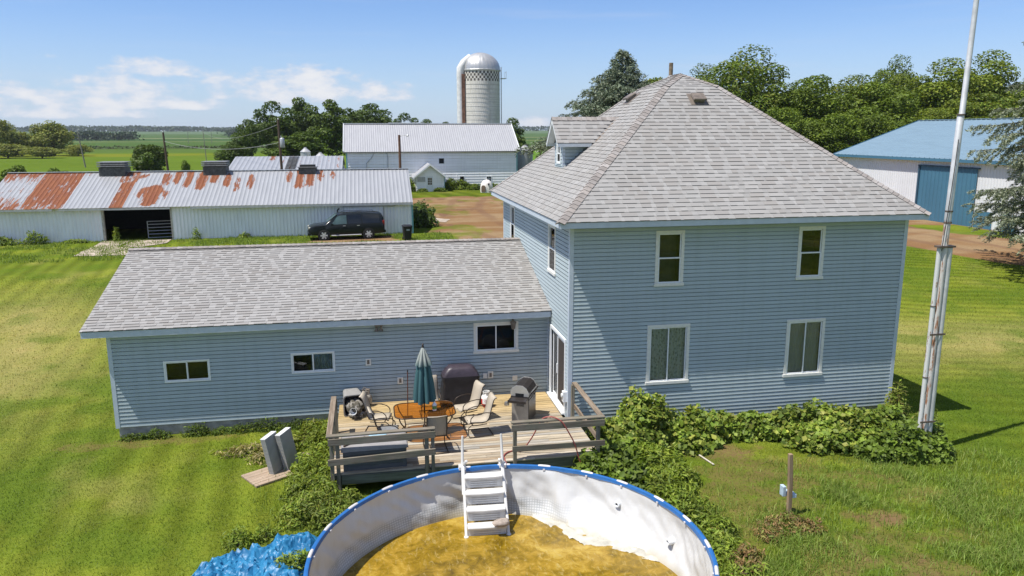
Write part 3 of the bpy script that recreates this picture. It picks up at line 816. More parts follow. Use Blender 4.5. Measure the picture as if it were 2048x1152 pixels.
# ---------------------------------------------------------------- low wing
m = MB()
siding(m, (GX0, GY0, 0), (1, 0, 0), (0, -1, 0), HX0 - GX0, .33, 3.12, [inner(a - GX0, b - GX0, c, d, .035) for a, b, c, d, _ in GW])
gs = (4.79 - 3.27) / (27.14 - 22.03)
siding(m, (GX0, GY1, 0), (0, -1, 0), (-1, 0, 0), GY1 - GY0, .33, 4.66, ulim=lambda z: (0, GY1 - GY0) if z < 3.25 else ((z - 3.25) / gs, (GY1 - GY0) - (z - 3.25) / gs))
siding(m, (HX0, GY1, 0), (-1, 0, 0), (0, 1, 0), HX0 - GX0, .33, 3.12)
m.build('wall', M['siding'], house)
m = MB(); m.box(GX0 - .024, GY0 - .024, .30, GX0 + .09, GY0 - .001, 3.1); m.box(GX0 - .024, GY0 - .0005, .30, GX0 - .001, GY0 + .09, 3.1); m.build('corner_trim', M['trimblue'], house)
m = MB(); m.box(HX0 - .06, GY0 - .024, .33, HX0 - .0245, GY0 - .001, 3.1); m.build('corner_trim', M['trimblue'], house)
m = MB(); m.box(GX0 + .04, GY0 + .04, -.5, HX0, GY1 - .04, .335); m.build('foundation', M['concrete'], house)
RX0, RX1, RY0, RYR, RY1, RZE, RZR = -7.97, HX0 - .02, 22.03, 27.14, 32.25, 3.27, 4.79
m = MB()
shingle_plane(m, (RX0, RY0, RZE), (RX1, RY0, RZE), (RX1, RYR, RZR), (RX0, RYR, RZR), .155, rs=51)
shingle_plane(m, (RX1, RY1, RZE), (RX0, RY1, RZE), (RX0, RYR, RZR), (RX1, RYR, RZR), .155, rs=52)
rf = m.build('roof', M['shingle'], house)
m = MB(); m.box(RX0 + .25, RYR - .15, RZR - .04, RX1 - .05, RYR + .15, RZR + .022); m.build('ridge_vent', M['black'], rf)
m = MB(); caps(m, (RX0, RYR, RZR + .045), (RX1, RYR, RZR + .045), (0, -gs, 1), (0, gs, 1), w=.17, rs=55, lift=.008); m.build('ridge_cap', M['capshingle'], rf)
m = MB(); m.box(RX0 + .02, RY0 + .02, RZE - .19, RX1 - .05, RY0 + .045, RZE - .012); m.box(RX0 + .02, RY1 - .045, RZE - .19, RX1 - .05, RY1 - .02, RZE - .012)
for s_, y0, in ((1, RY0), (-1, RY1)):
    m.prism([(RX0 + .02, y0 + s_ * .0455, RZE - .17), (RX0 + .02, y0 + s_ * .0455, RZE - .005), (RX0 + .02, RYR, RZR - .012), (RX0 + .02, RYR, RZR - .19)], (.025, 0, 0))
m.box(RX1 - .049, RY0 + .02, RZE - .19, RX1 - .025, GY0 - .02, RZE - .02)
m.build('fascia', M['trimblue'], house)
m = MB(); m.box(RX0 + .046, RY0 + .046, RZE - .185, RX1 - .051, GY0 - .001, RZE - .17); m.build('soffit', M['white'], house)
for i, (a, b, c, d, ins) in enumerate(GW):
    window(house, (0, GY0, 0), (1, 0, 0), (0, -1, 0), a, b, c, d, 'slider', .04 if i < 2 else .085, 'white' if i < 2 else 'cream', ins, sill=i == 2)
# wall plates, outlets and lamps
for (x, z, w, h, c) in ((-.24, 1.88, .16, .21, .0), (.69, 1.24, .17, .21, .0), (3.46, 1.25, .17, .23, .0)):
    m = MB(); m.box(x - w / 2, GY0 - .05, z - h / 2, x + w / 2, GY0 - .001, z + h / 2); pl = m.build('outlet_plate', M['cream'], house, bevel=.01)
    m = MB(); m.box(x - .035, GY0 - .058, z - .065, x + .035, GY0 - .0505, z + .065); m.build('outlet_cover', M['brownmetal'], pl, bevel=.004)
for (x, z, w, h) in ((3.29, 1.23, .13, .17), (4.23, 1.10, .16, .17)):
    m = MB(); m.box(x - w / 2, GY0 - .04, z - h / 2, x + w / 2, GY0 - .001, z + h / 2); m.build('wall_plate', M['white' if x < 4 else 'cream'], house, bevel=.008)
m = MB(); m.box(-.02, 22.19, 3.0, .22, 22.39, 3.09); fl_ = m.build('flood_lamp', M['brownmetal'], house, bevel=.01)
for x in (.04, .17):
    m = MB(); m.lathe([(.03, .1), (.035, .05), (.065, -.03), (.06, -.03), (.001, -.02)], 12, (x, 22.25, 2.88), mtx=None); m.build('lamp_head', M['brownmetal'], fl_, smooth=40)
m = MB(); lx, ly, lz = 4.16, 22.25, 2.82
m.box(lx - .02, ly, lz + .14, lx + .02, ly + .15, lz + .18); m.lathe([(.001, .17), (.03, .16), (.10, .10), (.09, .09), (.055, -.10), (.03, -.12), (.001, -.13)], 8, (lx, ly, lz)); m.build('lantern', M['brownmetal'], house, bevel=.003)
# ------------------------------------------------------------------ deck
DX0, DX1, DYF, DYB, DZ = -1.12, 5.50, 17.50, 22.33, .60
deck = thing('wooden_deck', 'weathered wooden deck with railings beside the patio door', 'deck', (2.2, 20, 0))
m = MB(); r = random.Random(5); y = DYF - .03
old = [(.50, .42, .31), (.56, .49, .39), (.42, .36, .27), (.60, .53, .43), (.36, .28, .19), (.52, .45, .34), (.40, .375, .33), (.46, .43, .37)]
new = [(.52, .39, .20), (.48, .36, .18), (.55, .42, .22)]
while y < DYB - .01:
    w = .138; y1 = min(y + w, DYB)
    x = DX0 - .02; xr = DX1 if y < HY0 - .1 else HX0 - .14
    while x < xr - .01:
        L = r.choice([1.2, 2.4, 3.6, 4.8]) * r.uniform(.8, 1.1); x1 = min(x + L, xr)
        if xr - x1 < .4: x1 = xr
        t = sm(19.6, 21.4, y)
        c = r.choice(old); n = r.choice(new); c = [a * (1 - t) + b * t for a, b in zip(c, n)]; f = r.uniform(.85, 1.1)
        dz = r.uniform(-.003, .003)
        m.box(x + .002, y + .004, DZ - .032 + dz, x1 - .002, y1 - .004, DZ + dz, 0, [q * f for q in c])
        x = x1
    y += w + .006
m.build('boards', M['deckwood'], deck)
m = MB()
m.box(DX0, DYF + .0, DZ - .30, DX1 - .02, DYF + .04, DZ - .036); m.box(DX0, DYF + .045, DZ - .30, DX0 + .04, DYB, DZ - .036); m.box(DX1 - .06, DYF + .045, DZ - .30, DX1 - .02, HY0 - .1, DZ - .036)
m.box(DX0 + .2, DYF - .06, DZ - .27, 1.36, DYF - .031, DZ - .05)
m.build('rim_joist', M['greenwood'], deck, bevel=.004)
m = MB()
for x in (DX0 + .1, 1.3, 3.3, 5.3):
    m.box(x, DYF + .05, -.3, x + .09, DYF + .14, DZ - .301)
m.build('footing_post', M['postwood'], deck)
RY = 17.43; RZ = 1.60
def post(x, y, z0, z1, w=.09, d=.09):
    m = MB(); m.box(x - w / 2, y - d / 2, z0, x + w / 2, y + d / 2, z1); m.build('post', M['postwood'], deck, bevel=.006)
def rail(p0, p1, w, h, mt='railwood', up=(0, 0, 1)):
    m = MB(); m.bar(p0, p1, w, h, up); m.build('rail', M[mt], deck, bevel=.006)
# front left
post(-1.13, RY + .03, -.1, RZ - .045); post(-.99, RY + .05, .05, RZ - .045)
post(1.12, RY + .045, .1, RZ - .045, .10, .10); post(1.27, RY + .05, .1, RZ - .045, .08, .10)
rail((-1.24, RY + .03, RZ - .02), (1.33, RY + .03, RZ - .0), .15, .04); rail((-1.20, RY - .05, RZ - .15), (1.33, RY - .05, RZ - .13), .04, .17)
rail((-1.22, RY - .05, .94), (1.33, RY - .05, 1.03), .045, .16)
# front right
post(3.30, RY + .045, .1, RZ - .045); post(5.44, RY + .045, .05, RZ - .045)
rail((3.20, RY + .03, RZ + .0), (5.60, RY + .03, RZ - .01), .15, .04); rail((3.20, RY - .05, RZ - .12), (5.58, RY - .05, RZ - .14), .04, .17)
rail((3.22, RY - .05, .93), (5.60, RY - .05, .92), .04, .145)
# left side
rail((-1.17, RY + .11, RZ - .02), (-1.17, 20.2, RZ - .0), .14, .04, 'railwoody'); post(-1.13, 20.1, .05, RZ - .045); post(-1.13, 18.9, .05, RZ - .045, .07, .09)
# right side
rail((5.52, RY + .11, RZ - .01), (5.47, 19.93, RZ + .07), .14, .045, 'railwoody'); post(5.42, 19.86, .1, RZ + .03); rail((5.46, RY + .09, .98), (5.46, 19.8, 1.02), .045, .14, 'railwoody')

# ------------------------------------------------------------------ deck furniture
fr = simple('brown_tube_metal', (.045, .032, .024), .4, .3, var=.15)
slingt = NT('tan_sling_mesh'); so_ = slingt.obj(); wv = slingt.n('ShaderNodeTexWave'); slingt.set(wv.inputs['Vector'], so_); wv.inputs['Scale'].default_value = 60; wv.bands_direction = 'Y'
slingm = slingt.fin(slingt.pbr(slingt.mix(slingt.math('MULTIPLY', wv.outputs[1], .5), (.44, .385, .305), (.36, .31, .24)), .8, 0, .2))
seatgrey = simple('grey_cushion', (.20, .205, .21), .5, var=.25)
amber = NT('amber_table_glass')
aT = amber.n('ShaderNodeBsdfTransparent'); amber.set(aT.inputs[0], (.86, .60, .29))
aG = amber.pbr((.30, .15, .045), .08, 0, .5); aM = amber.n('ShaderNodeMixShader'); aM.inputs[0].default_value = .13
amber.t.links.new(aT.outputs[0], aM.inputs[1]); amber.t.links.new(aG, aM.inputs[2]); amber = amber.fin(aM.outputs[0])

def make_chair(label, loc, rz, group='sling chairs round the patio table'):
    c = thing('patio_chair', label, 'chair', loc, rz, group)
    prof = [(.30, .385), (.24, .425), (.10, .415), (-.08, .40), (-.20, .415), (-.265, .50), (-.31, .66), (-.355, .84), (-.395, .98), (-.44, 1.04), (-.485, 1.045)]
    m = MB(); W_ = .245
    a = [(x, -W_, z) for x, z in prof]; b = [(x, W_, z) for x, z in prof]
    mid = [(x, 0, z - .014) for x, z in prof]
    n = len(prof)
    m.add(a + mid + b, [(i, i + 1, n + i + 1, n + i) for i in range(n - 1)] + [(n + i, n + i + 1, 2 * n + i + 1, 2 * n + i) for i in range(n - 1)])
    o = m.build('sling', slingm, c, smooth=60, world=False)
    so = o.modifiers.new('thick', 'SOLIDIFY'); so.thickness = .012
    m = MB()
    for s in (-1, 1):
        m.tube([(x, s * (W_ + .012), z) for x, z in prof], .014, 8)
    m.tube([(.27, -W_, .395), (.27, W_, .395)], .012, 8); m.tube([(-.24, -W_, .43), (-.24, W_, .43)], .012, 8)
    m.build('frame', fr, c, smooth=50, world=False)
    for s in (-1, 1):
        y = s * (W_ + .035)
        m = MB(); m.tube([(-.31, y, .655), (-.18, y, .675), (.02, y, .665), (.16, y, .625), (.235, y, .55), (.25, y, .46), (.20, y, .37)], .014, 8); m.build('arm', fr, c, smooth=50, world=False)
        m = MB(); m.tube([(-.20, y, .36), (.10, y, .345), (.22, y, .36), (.30, y, .30), (.32, y, .14), (.29, y, .03), (.20, y, .015), (-.38, y, .015)], .014, 8); m.build('leg', fr, c, smooth=50, world=False)
    m = MB(); m.tube([(-.38, -W_ - .035, .015), (-.38, W_ + .035, .015)], .014, 8); m.build('stretcher', fr, c, smooth=50, world=False)
    return c
chair0 = make_chair('tan sling chair left of the table with its high back to the trash can', (.02, 20.05, DZ), rad(-12))
def chair(label, x, y, rz):
    c = copy_tree(chair0); c['label'] = label; c.location = (x, y, DZ); c.rotation_euler = (0, 0, rad(rz)); return c
cA = chair('tan sling chair at left front of the table with a grey cushion on its seat', .22, 18.95, 8)
chair('tan sling chair with its back to the camera in front of the table', 1.42, 18.55, 93)
chair('tan sling chair right of the table, the nearer of the two facing left', 2.62, 19.35, 186)
chair('tan sling chair right of the table, the farther one beside the covered grill', 2.45, 20.35, 200)
chair('tan sling chair behind the closed umbrella, only its pale back visible', 1.48, 20.95, -88)
m = MB(); 
for i in range(1): m.loft([[(-.2 + .02 * j * 0 + sx, sy, z) for sx, sy in ((0, -.22), (.46, -.22), (.46, .22), (0, .22))] for j, z in enumerate((.425, .475))])
cu = m.build('cushion', seatgrey, None, bevel=.025, world=False, seg=3); cu.location = (.22, 18.95, DZ); cu.rotation_euler = (0, 0, rad(8)); cu.location.x += .02
tagp(cu, 'grey seat cushion lying on the left front patio chair', 'cushion')

table = thing('patio_table', 'patio table with amber glass top and brown metal legs', 'table', (1.22, 19.55, DZ))
def rrect(hx, hy, r_, n=6):
    out = []
    for (sx, sy, a0) in ((1, 1, 0), (-1, 1, 90), (-1, -1, 180), (1, -1, 270)):
        for k in range(n + 1):
            a = rad(a0 + 90 * k / n); out.append((sx * (hx - r_) + r_ * math.cos(a), sy * (hy - r_) + r_ * math.sin(a)))
    return out
rr = rrect(.80, .60, .28)
m = MB(); m.prism([(x, y, .708) for x, y in rr], (0, 0, .008)); m.build('glass_top', amber, table, world=False)
m = MB(); m.tube([(x, y, .705) for x, y in rrect(.805, .605, .285)] + [(.805, .32, .705)], .016, 8, caps=False); m.build('rim', fr, table, smooth=50, world=False)
for sx in (-1, 1):
    for sy in (-1, 1):
        m = MB(); m.tube([(sx * .70, sy * .48, .70), (sx * .66, sy * .45, .55), (sx * .52, sy * .36, .32), (sx * .50, sy * .35, .15), (sx * .62, sy * .46, .0)], .017, 8); m.build('leg', fr, table, smooth=50, world=False)
m = MB(); m.tube([(.52, .36, .33), (.52, -.36, .33)], .012, 6); m.tube([(-.52, .36, .33), (-.52, -.36, .33)], .012, 6); m.tube([(-.52, 0, .33), (.52, 0, .33)], .012, 6); m.build('stretcher', fr, table, smooth=50, world=False)

umb = thing('patio_umbrella', 'closed teal patio umbrella with sun-faded grey top standing in the table', 'umbrella', (1.22, 19.55, DZ))
m = MB(); m.tube([(0, 0, 0), (0, 0, 2.38)], .019, 10); m.build('pole', fr, umb, smooth=50, world=False)
m = MB(); m.lathe([(.22, .0), (.22, .05), (.06, .09), (.03, .25)], 20); m.build('base', M['black'], umb, smooth=40, world=False)
teal = NT('sun_faded_teal_canvas'); z_ = teal.sep(teal.obj())[2]; nn = teal.noise(teal.mapv(teal.obj(), (8, 8, 1.2)), 1, 4)
fz = teal.rng(teal.math('ADD', z_, teal.math('MULTIPLY', nn, .12)), 1.98, 2.2)
cc_ = teal.mix(fz, (.055, .125, .135), (.33, .35, .32)); cc_ = teal.mix(teal.rng(nn, .4, .7, 0, .45), cc_, teal.mix(1.0, cc_, (.6, .65, .65), 'MULTIPLY'))
teal = teal.fin(teal.pbr(cc_, .85, 0, .15))
def folds(prof, nf, n=96, amp=.28, seed=1):
    rings = []
    for r_, z, a in prof:
        rings.append([(r_ * (1 + a * amp * (abs(math.sin(nf * t / 2 + .3)) * 2 - 1 + .35 * math.sin(3 * t + seed))) * math.cos(t), r_ * (1 + a * amp * (abs(math.sin(nf * t / 2 + .3)) * 2 - 1 + .35 * math.sin(3 * t + seed))) * math.sin(t), z) for t in [2 * math.pi * k / n for k in range(n)]])
    return rings
m = MB(); m.loft(folds([(.245, .96, 1.1), (.235, 1.15, 1.05), (.215, 1.45, .9), (.18, 1.75, .75), (.145, 1.98, .7), (.13, 2.05, .5), (.10, 2.20, .5), (.05, 2.36, .3), (.02, 2.42, 0)], 8), caps=True)
m.build('canopy', teal, umb, smooth=50, world=False)
m = MB(); m.loft(folds([(.175, 1.97, 1.2), (.15, 2.08, 1), (.105, 2.24, .7), (.05, 2.40, .3), (.018, 2.45, 0)], 8, amp=.3, seed=2), caps=False); v_ = m.build('vent_flap', teal, umb, smooth=50, world=False)
m = MB(); m.lathe([(.03, 2.44), (.035, 2.47), (.02, 2.50), (.03, 2.53), (.001, 2.56)], 10); m.build('finial', fr, umb, smooth=50, world=False)

# bottle-like white container on the table
m = MB(); m.lathe([(.05, 0), (.055, .02), (.06, .10), (.06, .17), (.045, .20), (.025, .22), (.025, .26), (.001, .26)], 16); m.lathe([(.0605, .05), (.0615, .06), (.0615, .13), (.0605, .14)], 16, mat=1, caps=False)
ct = m.build('wipes_container', [M['white'], simple('green_label', (.12, .30, .10), .5)], None, smooth=40, world=False); ct.location = (1.48, 19.42, DZ + .716)
tagp(ct, 'small white container with a green label on the amber table', 'container')
m = MB(); m.lathe([(.02, 0), (.055, .005), (.05, .15), (.06, .2)], 14)
m = MB(); m.tube([(0, 0, 0), (.02, -.35, 1.48)], .014, 8); m.tube([(.02, -.35, 1.48), (.021, -.36, 1.54)], .017, 8, 1)
m.box(-.14, -.03, -.01, .14, .03, .05, 1)
bst = m.build('broom', [simple('reddish_handle', (.16, .055, .03), .6), M['black']], None, smooth=40, world=False); bst.location = (.82, 20.85, DZ + .01)
tagp(bst, 'reddish-brown broom handle standing upright left of the umbrella', 'broom')

# propane cylinders
def cyl(name, label, loc, cols, reg=False, band=None):
    t = thing(name, label, 'gas cylinder', loc)
    m = MB(); m.lathe([(.11, .03), (.135, .06), (.152, .11), (.155, .16), (.155, .27)], 24, mat=0, caps=True); m.lathe([(.155, .27), (.15, .31), (.125, .355), (.07, .385), (.001, .39)], 24, mat=1)
    m.build('tank', cols, t, smooth=40, world=False)
    if band:
        m = MB(); a = [rad(k) for k in range(215, 320, 8)]
        for p, q in zip(a[:-1], a[1:]):
            m.quad((.157 * math.cos(p), .157 * math.sin(p), .13), (.157 * math.cos(q), .157 * math.sin(q), .13), (.157 * math.cos(q), .157 * math.sin(q), .27), (.157 * math.cos(p), .157 * math.sin(p), .27))
        for k, (u0, u1, z) in enumerate(((240, 285, .235), (240, 270, .20), (245, 290, .165))):
            for d in range(u0, u1, 5):
                if (d // 5 + k) % 3: 
                    p, q = rad(d), rad(d + 4); m.quad((.158 * math.cos(p), .158 * math.sin(p), z), (.158 * math.cos(q), .158 * math.sin(q), z), (.158 * math.cos(q), .158 * math.sin(q), z + .018), (.158 * math.cos(p), .158 * math.sin(p), z + .018), 1)
        m.build('label', [M['white'], simple('faint_red_print', (.55, .16, .14), .5)], t, world=False)
    m = MB(); m.lathe([(.105, .0), (.105, .05), (.10, .05), (.10, 0)], 20, caps=False); m.build('foot_ring', cols[0], t, smooth=40, world=False)
    m = MB()
    for k in range(3):
        a0, a1 = rad(k * 120 + 12), rad(k * 120 + 92)
        ring = []
        pts = [(.10 * math.cos(a0 + (a1 - a0) * j / 5), .10 * math.sin(a0 + (a1 - a0) * j / 5)) for j in range(6)]
        for (xa, ya), (xb_, yb) in zip(pts[:-1], pts[1:]):
            m.quad((xa, ya, .37), (xb_, yb, .37), (xb_, yb, .47), (xa, ya, .47))
    m.lathe([(.10, .46), (.107, .475), (.10, .49), (.094, .475), (.10, .46)], 20, caps=False); m.build('collar', cols[1], t, smooth=40, world=False)
    m = MB(); m.lathe([(.03, .38), (.03, .43), (.018, .44), (.018, .46), (.035, .465), (.035, .485), (.001, .49)], 12)
    if reg: m.lathe([(.001, .0), (.055, .0), (.06, .03), (.001, .045)], 14, (.05, .02, .48)); m.tube([(.05, .02, .5), (-.06, .05, .56), (-.12, .0, .5)], .015, 6)
    m.build('valve', M['brownmetal'] if reg else M['greymetal'], t, smooth=40, world=False)
    return t
redm = simple('red_paint', (.50, .035, .035), .4, var=.1); whp = simple('white_paint', (.74, .73, .69), .4, var=.08)
cyl('propane_tank', 'red and white propane cylinder with a white label standing on the deck', (3.17, 21.35, DZ), [redm, whp], band=True)
gp_ = simple('dull_grey_paint', (.33, .30, .255), .65, var=.3)
cyl('propane_tank', 'dull grey propane cylinder with regulator by the house wall', (-.33, 22.1, DZ), [gp_, gp_], True)

# covered grill
def bumpy(rings, amp, f, seed):
    out = []
    for i, r in enumerate(rings):
        o_ = []
        for p in r:
            n_ = float(fbm(p[0] * f + p[2] * 1.3, p[1] * f - p[2] * 2.1, seed, 3)) - .5
            o_.append((p[0] * (1 + amp * n_), p[1] * (1 + amp * n_), p[2] + amp * .25 * n_ * (p[2] > .3)))
        out.append(o_)
    return out
def rring(hx, hy, r_, z, cx_=0, cy_=0, n=8): return [(x + cx_, y + cy_, z) for x, y in rrect(hx, hy, r_, n)]
cov = simple('faded_black_cover', (.018, .017, .02), .42, var=.35, vs=4, bump=.5, bs=12); cov2 = simple('purple_faded_cover_top', (.042, .032, .042), .42, var=.3, vs=5, bump=.6, bs=12)
g_ = thing('covered_grill', 'grill under a black cover faded purple on top, by the house wall', 'grill', (2.46, 21.86, DZ))
side = [rring(.60, .34, .10, .02), rring(.585, .33, .10, .2), rring(.56, .30, .09, .45), rring(.53, .29, .10, .68), rring(.56, .30, .10, .80), rring(.55, .30, .12, .90)]
m = MB(); m.loft(bumpy(side, .10, 5, 3), caps=False); m.build('cover_skirt', cov, g_, smooth=60, world=False)
top = [rring(.55, .30, .12, .90), rring(.52, .285, .12, .96), rring(.42, .24, .12, 1.10), rring(.33, .18, .10, 1.17), rring(.2, .1, .06, 1.19)]
m = MB(); m.loft(bumpy(top, .10, 5, 3), caps=True); m.build('cover_top', cov2, g_, smooth=60, world=False)

# open-air barbecue
bbq = thing('barbecue_grill', 'stainless steel barbecue with dark lid and side shelf by the patio door', 'grill', (4.03, 20.0, DZ), rad(-27))
steel = simple('brushed_steel', (.46, .44, .41), .33, .75, var=.15, vs=10); dk = simple('dark_brown_enamel', (.035, .029, .026), .35, .2, var=.3, vs=7); steelp = simple('steel_side_panel', (.36, .345, .32), .4, .5, var=.12)
m = MB(); m.box(-.24, -.38, .06, .24, .38, .78); m.build('cabinet', steelp, bbq, bevel=.008, world=False)
m = MB(); m.box(.2405, -.37, .10, .255, .37, .76); m.build('door', dk, bbq, bevel=.004, world=False)
m = MB()
for k in range(5): m.box(-.10, -.388, .58 + k * .03, .12, -.3801, .593 + k * .03)
m.build('vent_slots', M['black'], bbq, world=False)
m = MB(); m.box(-.26, -.42, .781, .26, .42, .86); m.build('firebox', dk, bbq, bevel=.01, world=False)
prof = [(-.25, .87), (.25, .87), (.26, .97), (.19, 1.10), (.08, 1.17), (-.10, 1.17), (-.21, 1.10), (-.26, .98)]
m = MB(); m.prism([(x, -.40, z) for x, z in prof], (0, .80, 0)); lid = m.build('lid', dk, bbq, bevel=.015, world=False, seg=3)
m = MB(); pe = [(x * 1.02, -.414, .875 + (z - .87) * 1.02) for x, z in prof]; m.prism(pe, (0, .012, 0)); m.build('end_cap', simple('bright_steel', (.62, .60, .56), .28, .6, var=.1), lid, bevel=.004, world=False); m = MB(); pe = [(x * 1.02, .402, .875 + (z - .87) * 1.02) for x, z in prof]; m.prism(pe, (0, .012, 0)); m.build('end_cap', simple('bright_steel', (.62, .60, .56), .28, .6, var=.1), lid, bevel=.004, world=False)
m = MB(); m.box(-.12, -.42, .87, .12, -.4155, .96); m.build('end_grip', M['black'], lid, bevel=.01, world=False)
m = MB(); m.tube([(.30, -.3, 1.0), (.32, -.28, 1.0), (.32, .28, 1.0), (.30, .3, 1.0)], .014, 8); m.build('handle', steel, lid, smooth=50, world=False)
m = MB(); m.box(-.25, -.70, .80, .25, -.425, .84); m.box(-.26, -.712, .77, .26, -.7005, .845); m.build('side_shelf', dk, bbq, bevel=.008, world=False)
m = MB(); m.box(-.25, .425, .80, .25, .70, .84); m.build('side_shelf', dk, bbq, bevel=.008, world=False)
m = MB(); m.lathe([(.07, 0), (.075, .01), (.06, .09), (.001, .09)], 14); m.build('grease_cup', steel, bbq, smooth=40, world=False, loc=(.33, .55, -.64))
for sx in (-.2, .2):
    for sy in (-.33, .33):
        m = MB(); m.lathe([(.03, -.015), (.03, .015)], 14, mtx=Matrix.Translation((sx, sy, .031)) @ Matrix.Rotation(rad(90), 4, 'Y')); m.build('caster', M['black'], bbq, smooth=40, world=False)

# tipped trash can with camouflage cloth
can = thing('trash_can', 'grey trash can tipped on its side with camouflage cloth spilling out', 'trash can', (-.72, 21.75, DZ), rad(8))
gcm = simple('grey_can_plastic', (.27, .26, .245), .55, var=.12)
m = MB(); R_ = []
for y, h in ((-.42, .30), (.42, .24)): R_.append([(x, y, z + .31) for x, z in rrect(h, h, .09, 5)])
R2 = [[(x, y, z + .31) for x, z in rrect(h, h, .08, 5)] for y, h in ((.38, .22), (-.42, .285))]
m.loft(R_[::-1], caps=False); m.loft(R2[::-1], caps=False)
n_ = len(R_[1]); m.add(R_[1], [tuple(range(n_))]); m.add(R2[0], [tuple(reversed(range(n_)))])
m.loft([R_[0], R2[1]], caps=False)
m.build('bin_body', gcm, can, smooth=40, world=False)
m = MB(); m.loft([[(x, y, z + .31) for x, z in rrect(h, h, .1, 5)] for y, h in ((-.44, .30), (-.44, .325), (-.41, .325), (-.41, .30))], caps=False); m.build('bin_rim', gcm, can, smooth=40, world=False)
cam_ = NT('camouflage_cloth'); vo = cam_.n('ShaderNodeTexVoronoi'); cam_.set(vo.inputs['Vector'], cam_.obj()); vo.inputs['Scale'].default_value = 15
camo = cam_.fin(cam_.pbr(cam_.ramp(cam_.sep(vo.outputs['Color'])[0], [(0, (.10, .09, .07)), (.3, (.22, .20, .17)), (.55, (.33, .31, .28)), (.8, (.07, .065, .05))], 'CONSTANT'), .9, 0, .15))
def lump(n, rx, ry, rz, amp, f, seed, c=(0, 0, 0)):
    V = []; Fs = []
    for i in range(n + 1):
        th = math.pi * i / n
        for j in range(2 * n):
            ph = math.pi * j / n
            d = Vector((math.sin(th) * math.cos(ph), math.sin(th) * math.sin(ph), math.cos(th)))
            k = 1 + amp * (float(fbm(d.x * f + 5 + d.z * 2, d.y * f + 9 - d.z * 1.4, seed, 4)) - .5)
            V.append((c[0] + d.x * rx * k, c[1] + d.y * ry * k, c[2] + d.z * rz * k))
    for i in range(n):
        for j in range(2 * n):
            a = i * 2 * n + j; b = i * 2 * n + (j + 1) % (2 * n); Fs.append((a, a + 2 * n, b + 2 * n, b))
    return V, Fs
m = MB(); m.add(*lump(18, .25, .34, .22, .9, 3.2, 5, (0, -.36, .26))); m.add(*lump(14, .22, .18, .09, .8, 3.2, 8, (.02, -.58, .08)))
cb = m.build('camouflage_cloth', camo, None, smooth=70, world=False); cb.location = (-.72, 21.75, DZ); cb.rotation_euler = (0, 0, rad(8)); tagp(cb, 'crumpled camouflage cloth spilling out of the tipped trash can', 'cloth')
m = MB(); m.lathe([(.085, -.06), (.10, .07), (.092, .07), (.078, -.055)], 18, mtx=Matrix.Translation((-.70, 20.98, DZ + .26)) @ Matrix.Rotation(rad(75), 4, 'X'), caps=False); m.lathe([(.001, -.055), (.078, -.055)], 18, mtx=Matrix.Translation((-.70, 20.98, DZ + .26)) @ Matrix.Rotation(rad(75), 4, 'X'), caps=False)
pb = m.build('white_bucket', M['white'], None, smooth=40); tagp(pb, 'small white bucket lying in the camouflage cloth', 'bucket')

# storage box behind the left railing
st_ = thing('deck_box', 'long grey deck storage box behind the left railing', 'storage box', (-.13, 17.95, DZ), rad(1.5))
gb = simple('grey_box_plastic', (.125, .125, .125), .55, var=.1); gl = simple('grey_box_lid', (.30, .285, .28), .5, var=.1)
m = MB(); m.box(-.76, -.34, .0, .76, .34, .50)
for k in range(5): m.box(-.66, -.352, .035 + k * .09, .66, -.3405, .11 + k * .09)
for sx in (-.75, .66): m.box(sx, -.358, .0, sx + .085, -.3405, .5)
m.build('box_body', gb, st_, bevel=.008, world=False)
m = MB(); m.loft([rring(.80, .385, .03, .50, n=3), rring(.80, .385, .03, .58, n=3), rring(.77, .36, .03, .615, n=3)]); m.build('lid', gl, st_, bevel=.006, world=False)
def fl_item(name, label, cat, V, Fs, mt, loc, rz=0, smooth=70):
    m = MB(); m.add(V, Fs); o = m.build(name, mt, None, smooth=smooth, world=False); o.location = loc; o.rotation_euler = (0, 0, rz); return tagp(o, label, cat)
fl_item('toy_float', 'flat pale blue pool toy lying on the deck box', 'pool toy', *lump(10, .22, .13, .025, .4, 3, 4), simple('pale_blue_vinyl', (.32, .48, .56), .35), (-.02, 18.15, DZ + .645))
m = MB(); m.bar((-.85, 17.62, DZ + .635), (-.35, 18.12, DZ + .64), .035, .03); o = m.build('wooden_stick', M['polewood'], None); tagp(o, 'dark wooden stick lying across the lid of the deck box', 'stick')
m = MB(); m.tube([(-.25, 19.15, DZ + .03), (.15, 19.25, DZ + .03)], .02, 8); m.lathe([(.05, 0), (.05, .03), (.03, .12), (.03, .14)], 12, (.2, 19.2, DZ)); o = m.build('wand', [simple('pinkish_plastic', (.45, .26, .22), .5)], None, smooth=40); tagp(o, 'pinkish plastic wand lying on the deck behind the left railing', 'wand')
